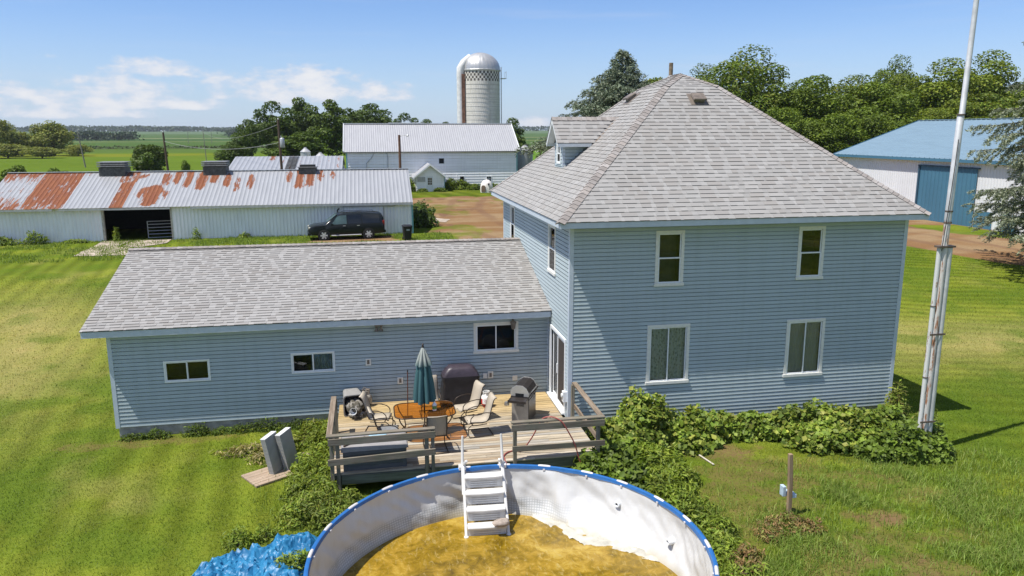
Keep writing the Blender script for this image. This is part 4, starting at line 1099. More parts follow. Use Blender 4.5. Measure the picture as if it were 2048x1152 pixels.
# garden hose over the right railing
hs = simple('red_hose', (.33, .085, .07), .5, var=.15)
m = MB(); pts = []
key = [(4.98, 17.30, .35), (4.9, 17.33, .62), (4.78, 17.32, 1.0), (4.6, 17.33, 1.35), (4.45, 17.36, 1.58), (4.25, 17.45, 1.67), (4.05, 17.52, 1.64), (3.96, 17.58, 1.5), (3.78, 17.72, 1.05), (3.55, 17.9, .64), (3.35, 18.0, .62), (3.1, 17.8, .63), (2.98, 17.4, .62), (2.95, 17.0, .9), (2.9, 16.6, 1.0), (2.86, 16.2, 1.12)]
def catmull(P, k=6):
    P = [Vector(p) for p in P]; out = []
    for i in range(len(P) - 1):
        p0, p1, p2, p3 = P[max(i - 1, 0)], P[i], P[i + 1], P[min(i + 2, len(P) - 1)]
        for j in range(k):
            t = j / k; out.append(.5 * ((2 * p1) + (p2 - p0) * t + (2 * p0 - 5 * p1 + 4 * p2 - p3) * t * t + (3 * p1 - p0 - 3 * p2 + p3) * t ** 3))
    return out + [P[-1]]
m.tube(catmull(key), .017, 8); o = m.build('garden_hose', hs, None, smooth=60); tagp(o, 'red garden hose slung over the right deck railing', 'hose')

# ------------------------------------------------------------------ pool
PC = Vector((2.28, 12.44, 0)); PR = 3.62; PZ = 1.14
pool = thing('swimming_pool', 'round above-ground pool with blue rim, white liner and amber stagnant water', 'pool', tuple(PC))
N = 300; NV = 26
V = []
for i in range(NV + 1):
    v = i / NV; z = PZ - .03 - v * (PZ - .02)
    for j in range(N):
        a = 2 * math.pi * j / N; dg = math.degrees(a) % 360
        r_ = PR - .03 - .05 * v - .13 * v ** 3
        wr_ = (float(fbm(j * .11, v * 1.2, 5, 3)) - .5)
        env = math.sin(math.pi * min(v * 1.05, 1)) ** .8
        r_ += wr_ * .22 * env + .10 * env * (float(fbm(j * .35 + v * 6, v * 2.5, 9, 2)) - .5)
        sl_a = math.exp(-((dg - 42) / 26) ** 2)                      # the liner has slumped here
        r_ -= sl_a * (.55 * v ** 4 + .12 * v ** 1.5 * (.4 + float(fbm(j * .09, v * 2, 19, 3))))
        fold = math.exp(-((dg - 66 + 10 * v) / 4.5) ** 2); r_ -= fold * .16 * env
        fold = math.exp(-((dg - 96 + 3 * v) / 2.5) ** 2); r_ -= fold * .05 * env
        V.append((r_ * math.cos(a), r_ * math.sin(a), z))
idx = np.arange((NV + 1) * N).reshape(NV + 1, N); nx_ = np.roll(idx, -1, 1)
Fp = np.stack([idx[:-1], idx[1:], nx_[1:], nx_[:-1]], -1).reshape(-1, 4)
t = NT('white_pool_liner'); o_ = t.obj(); xyz = t.sep(o_)
az_ = t.math('MULTIPLY', t.math('ARCTAN2', xyz[1], xyz[0]), 3.5)
cvx = t.n('ShaderNodeCombineXYZ'); t.set(cvx.inputs[0], az_); t.set(cvx.inputs[1], xyz[2])
bk = t.n('ShaderNodeTexBrick'); t.set(bk.inputs['Vector'], cvx.outputs[0]); bk.offset = 0; bk.inputs['Scale'].default_value = 1; bk.inputs['Brick Width'].default_value = .06; bk.inputs['Row Height'].default_value = .05; bk.inputs['Mortar Size'].default_value = .008
bk.inputs['Color1'].default_value = (.48, .495, .50, 1); bk.inputs['Color2'].default_value = (.52, .535, .535, 1); bk.inputs['Mortar'].default_value = (.29, .305, .31, 1)
nl_ = t.noise(o_, 1.3, 5); nst = t.noise(t.mapv(cvx.outputs[0], (7, .7, 1)), 1, 5)
grid = t.math('MULTIPLY', t.rng(t.math('ADD', xyz[2], t.math('MULTIPLY', nl_, .25)), .62, .52), t.rng(xyz[0], 2.1, 1.2))
base = t.mix(t.math('MULTIPLY', grid, .85), (.56, .56, .55), bk.outputs[0])
base = t.mix(t.rng(nst, .45, .75, 0, .35), base, (.50, .48, .43))
base = t.mix(t.math('MULTIPLY', t.rng(t.math('ADD', xyz[2], t.math('MULTIPLY', t.math('SUBTRACT', nl_, .5), .35)), .22, .02), .75), base, (.30, .235, .10))
lin = t.fin(t.pbr(base, .38, 0, .4, t.bump(t.noise(o_, 5, 4), .25, .03)))
o = np_obj('liner', V, Fp, lin, parent=pool, smooth=True)
blue = simple('blue_pool_rim', (.022, .12, .34), .4, var=.12)
blue2 = simple('blue_pool_band', (.035, .13, .33), .5, var=.2, vs=3)
m = MB(); m.lathe([(PR - .045, PZ - .01), (PR - .036, PZ + .030), (PR, PZ + .045), (PR + .036, PZ + .030), (PR + .045, PZ - .01), (PR, PZ - .04), (PR - .045, PZ - .01)], 128, caps=False); m.build('rim', blue, pool, smooth=50, world=False)
m = MB(); m.lathe([(PR + .03, PZ - .03), (PR + .05, .6), (PR + .06, .0)], 128, caps=False); m.build('outer_wall', blue2, pool, smooth=50, world=False)
m = MB(); prev = None
bandp = []
for j in range(256):
    a = 2 * math.pi * j / 256; d = .03 + .025 * (float(fbm(j * .21, 0, 3, 3)) - .5) * 2
    bandp.append(((PR - .042) * math.cos(a), (PR - .042) * math.sin(a), (PR - .052) * math.cos(a), (PR - .052) * math.sin(a), d))
for j in range(256):
    p, q = bandp[j], bandp[(j + 1) % 256]
    m.quad((p[0], p[1], PZ), (q[0], q[1], PZ), (q[2], q[3], PZ - q[4] - .01), (p[2], p[3], PZ - p[4] - .01))
m.build('liner_band', blue2, pool, smooth=60, world=False)
clipm = simple('white_clip_plastic', (.56, .54, .53), .45, var=.08)
for k in range(24):
    a = rad(7.5 + 15 * k + RND.uniform(-1, 1)); L = .14
    m = MB(); pts = [((PR) * math.cos(a + d), PR * math.sin(a + d), PZ + .022) for d in np.linspace(-L / PR / 1, L / PR / 1, 7)]
    m.tube(pts, [.030, .036, .037, .037, .037, .036, .030], 10); m.box(-.022, -.02, -.045, .022, .02, .0, mtx=Matrix.Translation(((PR - .05) * math.cos(a), (PR - .05) * math.sin(a), PZ - .02)) @ Matrix.Rotation(a + rad(90), 4, 'Z'))
    m.build('rim_clip', clipm, pool, smooth=40, world=False)
for dg, z in ((38, .72), (13, .52)):
    a = rad(dg); m = MB(); r_ = PR - .15
    T = Matrix.Translation((r_ * math.cos(a), r_ * math.sin(a), z)) @ Matrix.Rotation(a, 4, 'Z') @ Matrix.Rotation(rad(-90), 4, 'Y')
    m.lathe([(.03, .03), (.035, .05), (.062, .05), (.07, .0), (.07, -.1)], 18, mtx=T, caps=False); m.lathe([(.001, .02), (.03, .03)], 18, mtx=T, mat=1, caps=False); m.build('inlet_fitting', [M['white'], M['black']], pool, smooth=40, world=False)
# water with algae
t = NT('amber_stagnant_water'); o_ = t.geo(); xy = t.sep(o_)
n1 = t.noise(o_, .9, 6, .6, 1.2); n2 = t.noise(o_, 3.4, 6, .7, 1.6); n3 = t.noise(t.mapv(o_, (5, 1.8, 1), rot=(0, 0, .6)), 2.2, 4, .6, 1.0)
f = t.math('ADD', t.math('MULTIPLY', n1, .55), t.math('MULTIPLY', n2, .45))
c = t.ramp(f, [(.36, (.10, .062, .005)), (.46, (.20, .125, .007)), (.54, (.30, .185, .018)), (.64, (.44, .31, .06))])
c = t.mix(t.rng(n3, .56, .68, 0, .5), c, (.40, .31, .11))
c = t.mix(t.rng(n2, .62, .72, 0, .6), c, (.09, .075, .012))
wat = t.fin(t.pbr(c, .16, 0, .3, t.bump(n2, .12, .02)))
m = MB(); n = 220
ring = []
for j in range(n):
    a = 2 * math.pi * j / n; dg = math.degrees(a) % 360
    ring.append(((PR - .03) * math.cos(a), (PR - .03) * math.sin(a), .075))
m.add(ring, [tuple(range(n))]); m.build('water', wat, pool, world=False)
# slumped white liner lying on the floor
V = []; Fs = []; n = 60; k = 9
for i in range(n + 1):
    dg = 14 + 58 * i / n; a = rad(dg); w = math.sin(math.pi * i / n) ** .6 * (.30 + .75 * (float(fbm(i * .10, 1, 12, 2)) )) * .62
    for q in range(k + 1):
        s_ = q / k; r_ = PR - .22 - .40 * math.exp(-((dg - 42) / 26) ** 2) + .12 - (w + .1) * s_ * (1 + .25 * (float(fbm(i * .5, q * .4, 14, 3)) - .5))
        V.append((r_ * math.cos(a), r_ * math.sin(a), .12 - .05 * s_ ** 2 + .13 * (float(fbm(i * .35, q * .45, 15, 3)) - .5)))
for i in range(n):
    for q in range(k): Fs.append((i * (k + 1) + q, i * (k + 1) + q + 1, (i + 1) * (k + 1) + q + 1, (i + 1) * (k + 1) + q))
m = MB(); m.add(V, Fs); m.build('slumped_liner', simple('wet_white_liner', (.48, .46, .39), .3, var=.25, vs=3.5), pool, smooth=70, world=False)

# ladder
lad = thing('pool_ladder', 'white plastic pool ladder with four wide steps leading into the amber water', 'ladder', (2.22, 15.0, .04), rad(-3))
lw = simple('white_ladder_plastic', (.60, .59, .565), .4, var=.12, vs=5)
def lp(t): return (-.02 + .98 * t, .02 + 1.10 * t)   # y, z along the inner rails
for sx in (-.46, .46):
    m = MB(); m.bar((sx, -.08, .0), (sx * .96, 1.0, 1.22), .06, .085, up=(0, -.7, .7)); m.build('side_rail', lw, lad, bevel=.012, world=False)
    m = MB(); m.tube([(sx * 1.02, .55, .70), (sx * .99, 1.02, 1.25), (sx * .95, 1.10, 1.86)], [.032, .034, .026], 12); m.build('handrail', lw, lad, smooth=45, world=False)
    m = MB(); m.box(sx - .08, .93, 1.10, sx + .08, 1.12, 1.19); m.bar((sx, 1.02, 1.17), (sx * .8, .86, 1.36), .06, .06); m.build('bracket', lw, lad, bevel=.015, world=False)
    m = MB(); m.lathe([(.055, -.02), (.06, .01), (.05, .05)], 14, (sx, -.09, 0)); m.build('foot_cap', lw, lad, smooth=40, world=False)
for k in range(4):
    y0 = .02 + .245 * k; z0 = .19 + .272 * k
    m = MB(); n = 10
    ring0 = [( -.425 + .85 * i / n, y0 - .10 - .022 * math.sin(math.pi * i / n)) for i in range(n + 1)]
    poly = [(x, y, z0) for x, y in ring0] + [(.425, y0 + .14, z0), (-.425, y0 + .14, z0)]
    m.prism(poly, (0, 0, .045)); m.build('step', lw, lad, bevel=.012, world=False)
    m = MB(); m.box(-.415, y0 - .07, z0 - .215, .415, y0 - .05, z0 - .004)
    for q in range(3): m.box(-.30, y0 - .078, z0 - .17 + q * .05, .30, y0 - .0705, z0 - .162 + q * .05, 1)
    m.build('riser', [lw, simple('grimy_groove', (.42, .38, .31), .6)], lad, bevel=.002, world=False)
V, Fs = lump(20, .20, .12, .085, .55, 1.6, 22)
st = fl_item('stone', 'rounded beige stone on the lowest ladder step', 'stone', V, Fs, simple('beige_stone', (.34, .28, .23), .85, var=.3, vs=12, bump=.5, bs=25), (2.52, 14.90, .365), rad(15))

# ------------------------------------------------------------------ yard things
pole = thing('flag_pole', 'tall white mast of clamped rusty pipes beside the house corner', 'pole', (14.95, 17.6, -.2))
pm = NT('chipped_white_paint'); o_ = pm.obj(); n1 = pm.noise(pm.mapv(o_, (9, 9, 2.2)), 1.4, 5, .7); n2 = pm.noise(o_, 7, 4)
pm = pm.fin(pm.pbr(pm.mix(pm.rng(n1, .57, .64), (.60, .60, .585), pm.mix(pm.rng(n2, .4, .6), (.30, .13, .06), (.33, .24, .17))), .55, 0, .4))
rustp = NT('rusty_white_pipe'); o_ = rustp.obj(); n1 = rustp.noise(rustp.mapv(o_, (7, 7, 1.3)), 1.4, 5, .7)
rustp = rustp.fin(rustp.pbr(rustp.mix(rustp.rng(n1, .51, .60), (.55, .53, .50), (.30, .14, .07)), .7, 0, .3))
greyp = simple('grey_pipe_paint', (.52, .525, .53), .45, .2, var=.15, vs=5)
m = MB(); m.tube([(.12, 0, -.1), (.12, 0, 5.78)], .085, 16); m.build('pipe', greyp, pole, smooth=50, world=False)
m = MB(); m.tube([(-.16, .02, -.1), (-.155, .02, 5.80)], .06, 14); m.build('pipe', pm, pole, smooth=50, world=False)
m = MB(); m.tube([(-.03, .0, -.1), (-.025, 0, 6.3), (-.02, 0, 6.5)], [.082, .08, .08], 16); m.build('pipe', rustp, pole, smooth=50, world=False)
m = MB(); m.tube([(-.02, 0, 6.5), (.02, 0, 9.2), (.05, 0, 9.25), (.10, 0, 12.2), (.13, 0, 15.5)], [.09, .085, .07, .062, .05], 14); m.build('mast', greyp, pole, smooth=50, world=False)
rcl = simple('rusty_clamp', (.13, .10, .08), .7, .3, var=.4)
m = MB(); m.box(-.26, -.10, 5.79, .24, .10, 5.84); m.build('clamp_plate', rcl, pole, bevel=.003, world=False)
for z in (6.45, 9.22, 6.75):
    m = MB(); m.lathe([(.10, -.02), (.10, .02)], 16, (-.01 + (z > 9) * .03, 0, z)); m.build('clamp', rcl, pole, smooth=50, world=False)
for z in (2.2, 4.2):
    m = MB(); m.lathe([(.075, -.012), (.075, .012)], 16, (-.157, .02, z)); m.build('clamp', rcl, pole, smooth=50, world=False)
for z in (.9, 3.4):
    m = MB(); m.box(-.25, -.10, z, .22, -.085, z + .05); m.build('strap', rcl, pole, world=False)
m = MB(); m.tube(catmull([(-.17, -.08, 5.7), (-.13, -.09, 6.5), (-.08, -.1, 7.6), (-.05, -.1, 8.6)]), .010, 6); m.build('rope', M['black'], pole, world=False)

pst = thing('wooden_post', 'grey wooden post standing alone in the weedy lawn', 'post', (9.13, 14.66, 0))
m = MB(); m.loft([[(x + ox, y, z) for x, y in ((-.045, -.045), (.045, -.045), (.045, .045), (-.045, .045))] for z, ox in ((-.2, .02), (.75, .0), (1.5, -.05))]); m.build('shaft', woodmat('brown_weathered_post', False, (.36, .26, .165), 2, .6, 0), pst, bevel=.005, world=False)
m = MB(); m.box(-.10, .06, .42, .12, .26, .50); m.box(-.135, .05, .42, -.055, .2, .66); m.box(.05, -.02, .40, .17, .16, .49)
o = m.build('junction_box', simple('pale_blue_plastic', (.42, .52, .60), .5, var=.15), None, bevel=.01, world=False); o.location = (9.13, 14.66, .02); tagp(o, 'pale blue and white plastic box fixed behind the wooden post', 'box')

# two ribbed slabs leaning on a small pad
m = MB(); pz = .02
for k in range(6): m.box(-.52, -.42 + k * .145, .0, .52, -.42 + k * .145 + .138, .05)
pad = m.build('wooden_pad', woodmat('pad_planks', False, (.40, .31, .23), 0, .75), None, bevel=.005, world=False); pad.location = (-2.83, 18.98, pz - .01); pad.rotation_euler = (0, 0, rad(33)); tagp(pad, 'small planked pad on the lawn under the ribbed grey slabs', 'pad')
gs_ = simple('grey_ribbed_vinyl', (.33, .325, .31), .55, var=.12, vs=4)
def slab(label, loc):
    t = thing('ribbed_slab', label, 'slab', loc, group='grey slabs leaning on the pad', rot=tuple((Matrix.Rotation(rad(-10), 3, 'Y') @ Matrix.Rotation(rad(61), 3, 'Z')).to_euler()))
    m = MB(); m.box(-.235, -.075, 0, .235, .075, .98)
    m.build('slab_core', gs_, t, bevel=.006, world=False)
    m = MB()
    for k in range(24): m.box(-.243, -.07, .02 + k * .04, -.2355, .07, .048 + k * .04)
    m.build('ribs', gs_, t, world=False)
    m = MB(); m.box(-.24, -.08, .981, .24, .08, 1.0); m.build('end_cap', simple('white_slab_top', (.62, .62, .60), .5), t, bevel=.004, world=False)
    return t
slab('upright grey ribbed slab on the pad, the left one of the leaning pair', (-2.62, 19.18, .055))
slab('upright grey ribbed slab on the pad, the right one half behind weeds', (-2.28, 19.38, .055))
fl_item('field_stone', 'tan field stone among the weeds right of the ribbed slabs', 'stone', *lump(12, .16, .12, .12, .5, 1.8, 31), simple('tan_stone', (.30, .22, .15), .9, var=.25), (-1.95, 19.75, .12))

# tarp
from mathutils.geometry import delaunay_2d_cdt
TP = [(-4.3, 13.0), (-3.75, 14.55), (-3.1, 15.1), (-2.5, 15.35), (-2.1, 15.6), (-1.55, 15.8), (-1.2, 15.3), (-1.35, 14.2), (-1.5, 13.0)]
rt_ = random.Random(4); pts = []
for (xa, ya), (xb_, yb) in zip(TP, TP[1:] + TP[:1]):
    for k in range(7):
        q = k / 7; pts.append((xa + (xb_ - xa) * q + rt_.uniform(-.07, .07), ya + (yb - ya) * q + rt_.uniform(-.07, .07), .02 + rt_.uniform(0, .03)))
ne = len(pts)
while len(pts) < 2400:
    x, y = rt_.uniform(-4.3, -1.2), rt_.uniform(13, 15.8); d = float(inpoly(np.array([x]), np.array([y]), TP)[0])
    if d > .04:
        fold = abs(2 * float(fbm(x * 1.7 + y * .8, y * 1.7 - x * .5, 3, 2)) - 1)
        f2 = abs(2 * float(fbm(x * 5 - y * 2, y * 4 + x * 3, 8, 2)) - 1)
        z = (.04 + .24 * (1 - fold) ** 1.6 + .12 * (1 - f2) ** 2 + rt_.uniform(-.018, .022)) * min(1, d / .25) + .02
        pts.append((x, y, max(z, .015)))
res = delaunay_2d_cdt([Vector(p[:2]) for p in pts], [(i, (i + 1) % ne) for i in range(ne)], [], 1, 1e-6)
zz = []
for i, v in enumerate(res[0]):
    o_ = res[3][i]; zz.append(pts[o_[0]][2] if o_ else .03)
m = MB(); m.add([(v.x, v.y, z) for v, z in zip(res[0], zz)], [tuple(f) for f in res[2]])
tt = NT('blue_tarpaulin'); o_ = tt.geo(); n1 = tt.noise(o_, 3, 5)
tarpm = tt.fin(tt.pbr(tt.mix(tt.rng(n1, .35, .7), (.014, .125, .27), (.03, .21, .38)), .45, 0, .4, tt.bump(tt.noise(o_, 9, 4), .25, .02)))
tp = m.build('tarp', tarpm, None, smooth=42); sd_ = tp.modifiers.new('fine', 'SUBSURF'); sd_.subdivision_type = 'SIMPLE'; sd_.levels = sd_.render_levels = 2; tx_ = bpy.data.textures.new('creases', 'CLOUDS'); tx_.noise_scale = .13; dm_ = tp.modifiers.new('creases', 'DISPLACE'); dm_.texture = tx_; dm_.strength = .05; dm_.mid_level = .5; tagp(tp, 'crumpled bright blue tarp lying on the grass beside the pool', 'tarp')
# ------------------------------------------------------------------ farmyard buildings
def ribsheet(name, mt, A, B, D, parent, rib=.3, h=.03, dv=.35, rust=None, ulo=None, world=True):
    """ribbed sheet over the parallelogram A, B (along the eave), D (up the ribs)"""
    A, B, D = Vector(A), Vector(B), Vector(D); ue = (B - A); L = ue.length; ud = ue / L; ve = (D - A); VL = ve.length; vd = ve / VL
    nrm = ud.cross(vd).normalized()
    if nrm.z < -.2 or (abs(nrm.z) <= .2 and nrm.y > .5): nrm = -nrm
    if abs(nrm.z) <= .2 and abs(nrm.x) > .5 and nrm.x > 0 and A.x < 60: nrm = -nrm
    us = []; hs = []; u = 0
    while u < L:
        for du, hh in ((0, 0), (.28, 0), (.34, 1), (.44, 1), (.5, 0)):
            q = u + du * rib
            if q < L: us.append(q); hs.append(hh * h)
        u += rib
    us.append(L); hs.append(0)
    vs = np.linspace(0, VL, max(2, int(VL / dv) + 1))
    U, Vv = np.meshgrid(np.array(us), vs); Hh = np.broadcast_to(np.array(hs), U.shape)
    P = np.array(A)[None, None] + U[..., None] * np.array(ud) + Vv[..., None] * np.array(vd) + Hh[..., None] * np.array(nrm)
    off = WO[parent.name] if parent is not None and parent.name in WO else Vector((0, 0, 0))
    q = parent
    while q is not None and q.parent: q = q.parent
    off = WO[q.name] if q is not None else off
    P = P - np.array(off)
    n_, k_ = U.shape; ii = np.arange(n_ * k_).reshape(n_, k_)
    Fq = np.stack([ii[:-1, :-1], ii[:-1, 1:], ii[1:, 1:], ii[1:, :-1]], -1).reshape(-1, 4)
    r_ = np.zeros(U.shape) if rust is None else rust(U, Vv)
    Cq = np.stack([r_.ravel()] * 3, -1)
    return np_obj(name, P.reshape(-1, 3), Fq, M[mt], Cq, parent, vcol=True)

# long low shed -------------------------------------------------------
GZ = .95
SX0, SX1, SYF, SE, SYR, SR, SYB = -26.8, 3.2, 59.0, 3.42, 64.2, 5.68, 69.9
shed = thing('cattle_shed', 'long low metal shed with rust-streaked roof and dark open doorway', 'shed', (-12, 64, GZ))
def shed_rust(U, V):
    x = U + SX0; v = V / V.max()
    r = np.zeros(U.shape)
    r = np.maximum(r, .69 * ((x > -24.25) & (x < -21.35)) - .12 * (v < .12))                       # whole rusted sheets
    r = np.maximum(r, .62 * (x < -24.25) * (.55 + .5 * sm(.1, .5, np.abs(v - .5))))
    r = np.maximum(r, .70 * ((x > -18.4) & (x < -17.4)) * (v < .66))
    r = np.maximum(r, .56 * ((x > -18.6) & (x < -17.3)) * (v >= .66))
    def blob(cx_, w, v0, v1, k):
        return .95 * k * np.exp(-((x - cx_ ) / w) ** 2) * sm(v0 - .08, v0 + .1, v) * (1 - sm(v1 - .1, v1 + .08, v))
    for b in ((-15.8, .75, .02, .62, .95), (-16.6, .5, .2, .55, .7), (-14.9, .32, .2, .5, .72), (-17.0, .55, .78, .98, .75), (-15.3, .42, .55, .98, .78), (-14.5, .42, .6, 1.05, .8), (-13.7, .40, .5, 1.05, .8), (-12.7, .48, .42, 1.05, .85), (-11.8, .42, .6, 1.1, .85), (-10.8, .40, .5, .95, .78), (-10.0, .32, .35, .85, .68), (-9.05, .36, .4, .9, .72),
              (-6.2, .34, .6, 1, .7), (-5.4, .45, .42, 1.1, .85), (-4.6, .42, .45, 1.1, .85), (-3.8, .34, .62, 1.05, .74), (-2.85, .3, .7, 1, .66), (-21.0, .4, .85, 1.1, .5), (-19.0, .35, .8, 1.1, .55)):
        r = np.maximum(r, blob(*b))
    return r
shr = ribsheet('roof', 'tin', (SX0, SYF - .4, SE), (SX1, SYF - .4, SE), (SX1 - (SX1 - SX0), SYR, SR), shed, .3, .022, .3, shed_rust)
ribsheet('roof', 'tin', (SX0, SYB, SE), (SX1, SYB, SE), (SX0, SYR, SR), shed, .6, .035, 1.2)
m = MB(); m.bar((SX0, SYR, SR + .04), (SX1, SYR, SR + .04), .35, .04); m.build('ridge_cap', M['greymetal'], shr)
ribsheet('wall', 'tinwall', (SX0, SYF, GZ - .1), (-18.84, SYF, GZ - .1), (SX0, SYF, SE - .02), shed, .25, .022, .5, lambda U, V: .32 * (1 - sm(.0, .5, V)))
ribsheet('wall', 'tinwall', (-14.30, SYF, GZ - .1), (SX1 - .1, SYF, GZ - .1), (-14.30, SYF, SE - .02), shed, .25, .022, .5, lambda U, V: .32 * (1 - sm(.0, .5, V)))
teal_t = simple('teal_corner_trim', (.17, .38, .39), .5)
m = MB()
m.box(SX1 - .098, SYF - .04, GZ - .1, SX1 + .02, SYF + .12, SE - .02)
m.build('corner_trim', teal_t, shed)
m = MB(); m.add([(SX1 - .05, SYF + .12, GZ - .1), (SX1 - .05, SYB, GZ - .1), (SX1 - .05, SYB, SE - .05), (SX1 - .05, SYR, SR - .05), (SX1 - .05, SYF + .12, SE - .05)], [(0, 1, 2, 3, 4)])
m.add([(SX0 + .05, SYF + .1, GZ - .1), (SX0 + .05, SYB, GZ - .1), (SX0 + .05, SYB, SE - .05), (SX0 + .05, SYR, SR - .05), (SX0 + .05, SYF + .1, SE - .05)], [(4, 3, 2, 1, 0)])
m.quad((SX0, SYB - .1, GZ - .1), (SX1, SYB - .1, GZ - .1), (SX1, SYB - .1, SE - .05), (SX0, SYB - .1, SE - .05)); m.build('end_wall', M['greymetal'], shed)
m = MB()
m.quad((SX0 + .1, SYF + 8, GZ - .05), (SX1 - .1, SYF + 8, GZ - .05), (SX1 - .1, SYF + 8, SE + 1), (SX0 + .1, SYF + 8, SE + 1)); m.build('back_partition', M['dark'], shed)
m = MB(); m.box(-18.84, SYF + .01, SE - .16, -14.30, SYF + .12, SE - .02); m.box(-18.95, SYF - .06, GZ, -18.79, SYF + .12, SE - .05); m.box(-14.32, SYF - .05, GZ, -14.2, SYF + .12, SE - .05); m.build('door_frame', simple('cream_weathered_frame', (.42, .39, .33), .7, var=.3), shed)
m = MB(); m.box(-21.6, SYF - .40, SE - .17, -14.2, SYF - .32, SE - .05); m.box(-12.8, SYF - .44, SE - .18, SX1, SYF - .385, SE - .03); m.box(SX0, SYF - .44, SE - .16, -22.0, SYF - .385, SE - .03); m.build('eave_trim', M['greymetal'], shed)
sdx0, sdx1 = -1.95, .95
ribsheet('sliding_panel', 'tinwall', (sdx0, SYF - .10, GZ), (sdx1, SYF - .10, GZ), (sdx0, SYF - .10, SE - .30), shed, .25, .022, .6)
m = MB(); m.box(sdx0 - .1, SYF - .16, SE - .3, 1.9, SYF - .06, SE - .2); m.box(sdx0 - .04, SYF - .12, GZ, sdx0, SYF - .04, SE - .3); m.box(sdx1, SYF - .12, GZ, sdx1 + .04, SYF - .04, SE - .3); m.build('door_track', M['greymetal'], shed)
for k, (cx_, w, h, dkf) in enumerate(((-19.3, 1.85, .85, 0), (-11.86, 1.7, .82, 0), (-4.83, 1.35, .46, 1))):
    m = MB()
    m.box(cx_ - w / 2, SYR - .75, SR - .35, cx_ + w / 2, SYR + .75, SR + h * .45)
    for q in range(3 if not dkf else 1): m.box(cx_ - w / 2 - .08, SYR - .85, SR + h * (.50 + .17 * q), cx_ + w / 2 + .08, SYR + .85, SR + h * (.60 + .17 * q), 1)
    m.box(cx_ - w / 2 + .1, SYR - .6, SR + h * .452, cx_ + w / 2 - .1, SYR + .6, SR + h * .93, 2)
    m.build('ridge_ventilator', [simple('dull_vent_metal', (.09, .09, .085), .6, .3, var=.4), simple('louver_metal', (.22, .22, .22), .5, .2, var=.3), M['dark']], shed, bevel=.01)
# lamp and latch marks beside the sliding panel
m = MB(); m.tube([(-2.45, SYF - .1, 2.7), (-2.45, SYF - .18, 2.9), (-2.3, SYF - .2, 3.05)], .05, 6); m.box(-2.42, SYF - .06, 1.9, -2.25, SYF - .03, 2.0); m.box(-2.42, SYF - .06, 1.5, -2.28, SYF - .03, 1.62); m.build('wall_lamp', M['black'], shed)
gate = thing('tube_gate', 'grey metal tube gate leaning in the dark shed doorway', 'gate', (-15.2, 59.8, GZ))
m = MB()
for z in (.12, .38, .62, .86, 1.1, 1.32): m.tube([(-.95, 0, z), (.85, .1, z + .03)], .03, 6)
m.tube([(-.95, 0, .1), (-.95, 0, 1.34)], .03, 6); m.tube([(.85, .1, .1), (.85, .1, 1.37)], .03, 6); m.build('bars', M['greymetal'], gate, smooth=50, world=False)

# concrete apron in front of the doorway
apm = simple('weathered_concrete_apron', (.36, .30, .24), .95, var=.35, vs=.9, bump=.4, bs=9)
def slabpoly(name, poly, mt, zoff=.03, seed=3):
    m = MB(); out = []
    for (x0, y0), (x1, y1) in zip(poly, poly[1:] + poly[:1]):
        for k in range(8):
            t = k / 8; j = .12 * (RND.random() - .5); out.append((x0 + (x1 - x0) * t + j, y0 + (y1 - y0) * t + j))
    m.add([(x, y, g1(x, y) + zoff) for x, y in out], [tuple(range(len(out)))]); o = m.build(name, mt); tagp(o, kind='structure'); return o
slabpoly('concrete_apron', [(-18.6, 52.1), (-16.9, 51.7), (-16.0, 55.0), (-17.2, 55.8), (-17.0, 58.9), (-19.0, 58.9)], apm)
slabpoly('concrete_apron', [(-16.7, 51.8), (-15.2, 51.9), (-14.9, 54.4), (-15.8, 55.0)], apm)
slabpoly('concrete_apron', [(-16.9, 56.0), (-15.6, 55.2), (-14.2, 57.0), (-14.3, 58.9), (-16.8, 58.9)], apm, .034)
slabpoly('concrete_slab', [(4.3, 67.5), (6.4, 66.2), (7.0, 68.3), (5.4, 70.2)], apm)

# low shed between the long shed and the barn
lsd = thing('lean_to_shed', 'low grey metal shed behind the long shed, with rusty roof seams', 'shed', (-9, 95, GZ))
LX0, LX1 = -15.6, -3.0
ls = ribsheet('roof', 'tin', (LX0, 89.6, 4.40), (LX1, 89.6, 4.40), (LX0, 97, 5.86), lsd, .5, .04, .4, lambda U, V: .42 * (np.abs((U % 1.05) - .5) < .14) * (U > 5.5) + .62 * np.exp(-((U - 4.4) / .5) ** 2) * sm(3.5, 6, V))
ribsheet('roof', 'tin', (LX0, 104.4, 4.40), (LX1, 104.4, 4.40), (LX0, 97, 5.86), lsd, .5, .04, 1)
m = MB(); m.box(LX0 + .2, 90, GZ - .1, LX1 - .1, 104, 4.3); m.prism([(LX0 + .2, 90, 4.3), (LX0 + .2, 104, 4.3), (LX0 + .2, 97, 5.78)], (LX1 - LX0 - .4, 0, 0)); m.build('wall', M['greymetal'], lsd)
m = MB()
for k in range(11):
    t = k / 11; y = 89.8 + 7.0 * t; z = 4.44 + 1.38 * t; m.box(-9.35, y, z + .10, -8.2, y + .30, z + .15)
m.build('roof_ladder', simple('dark_slats', (.05, .05, .048), .8, var=.4), lsd)

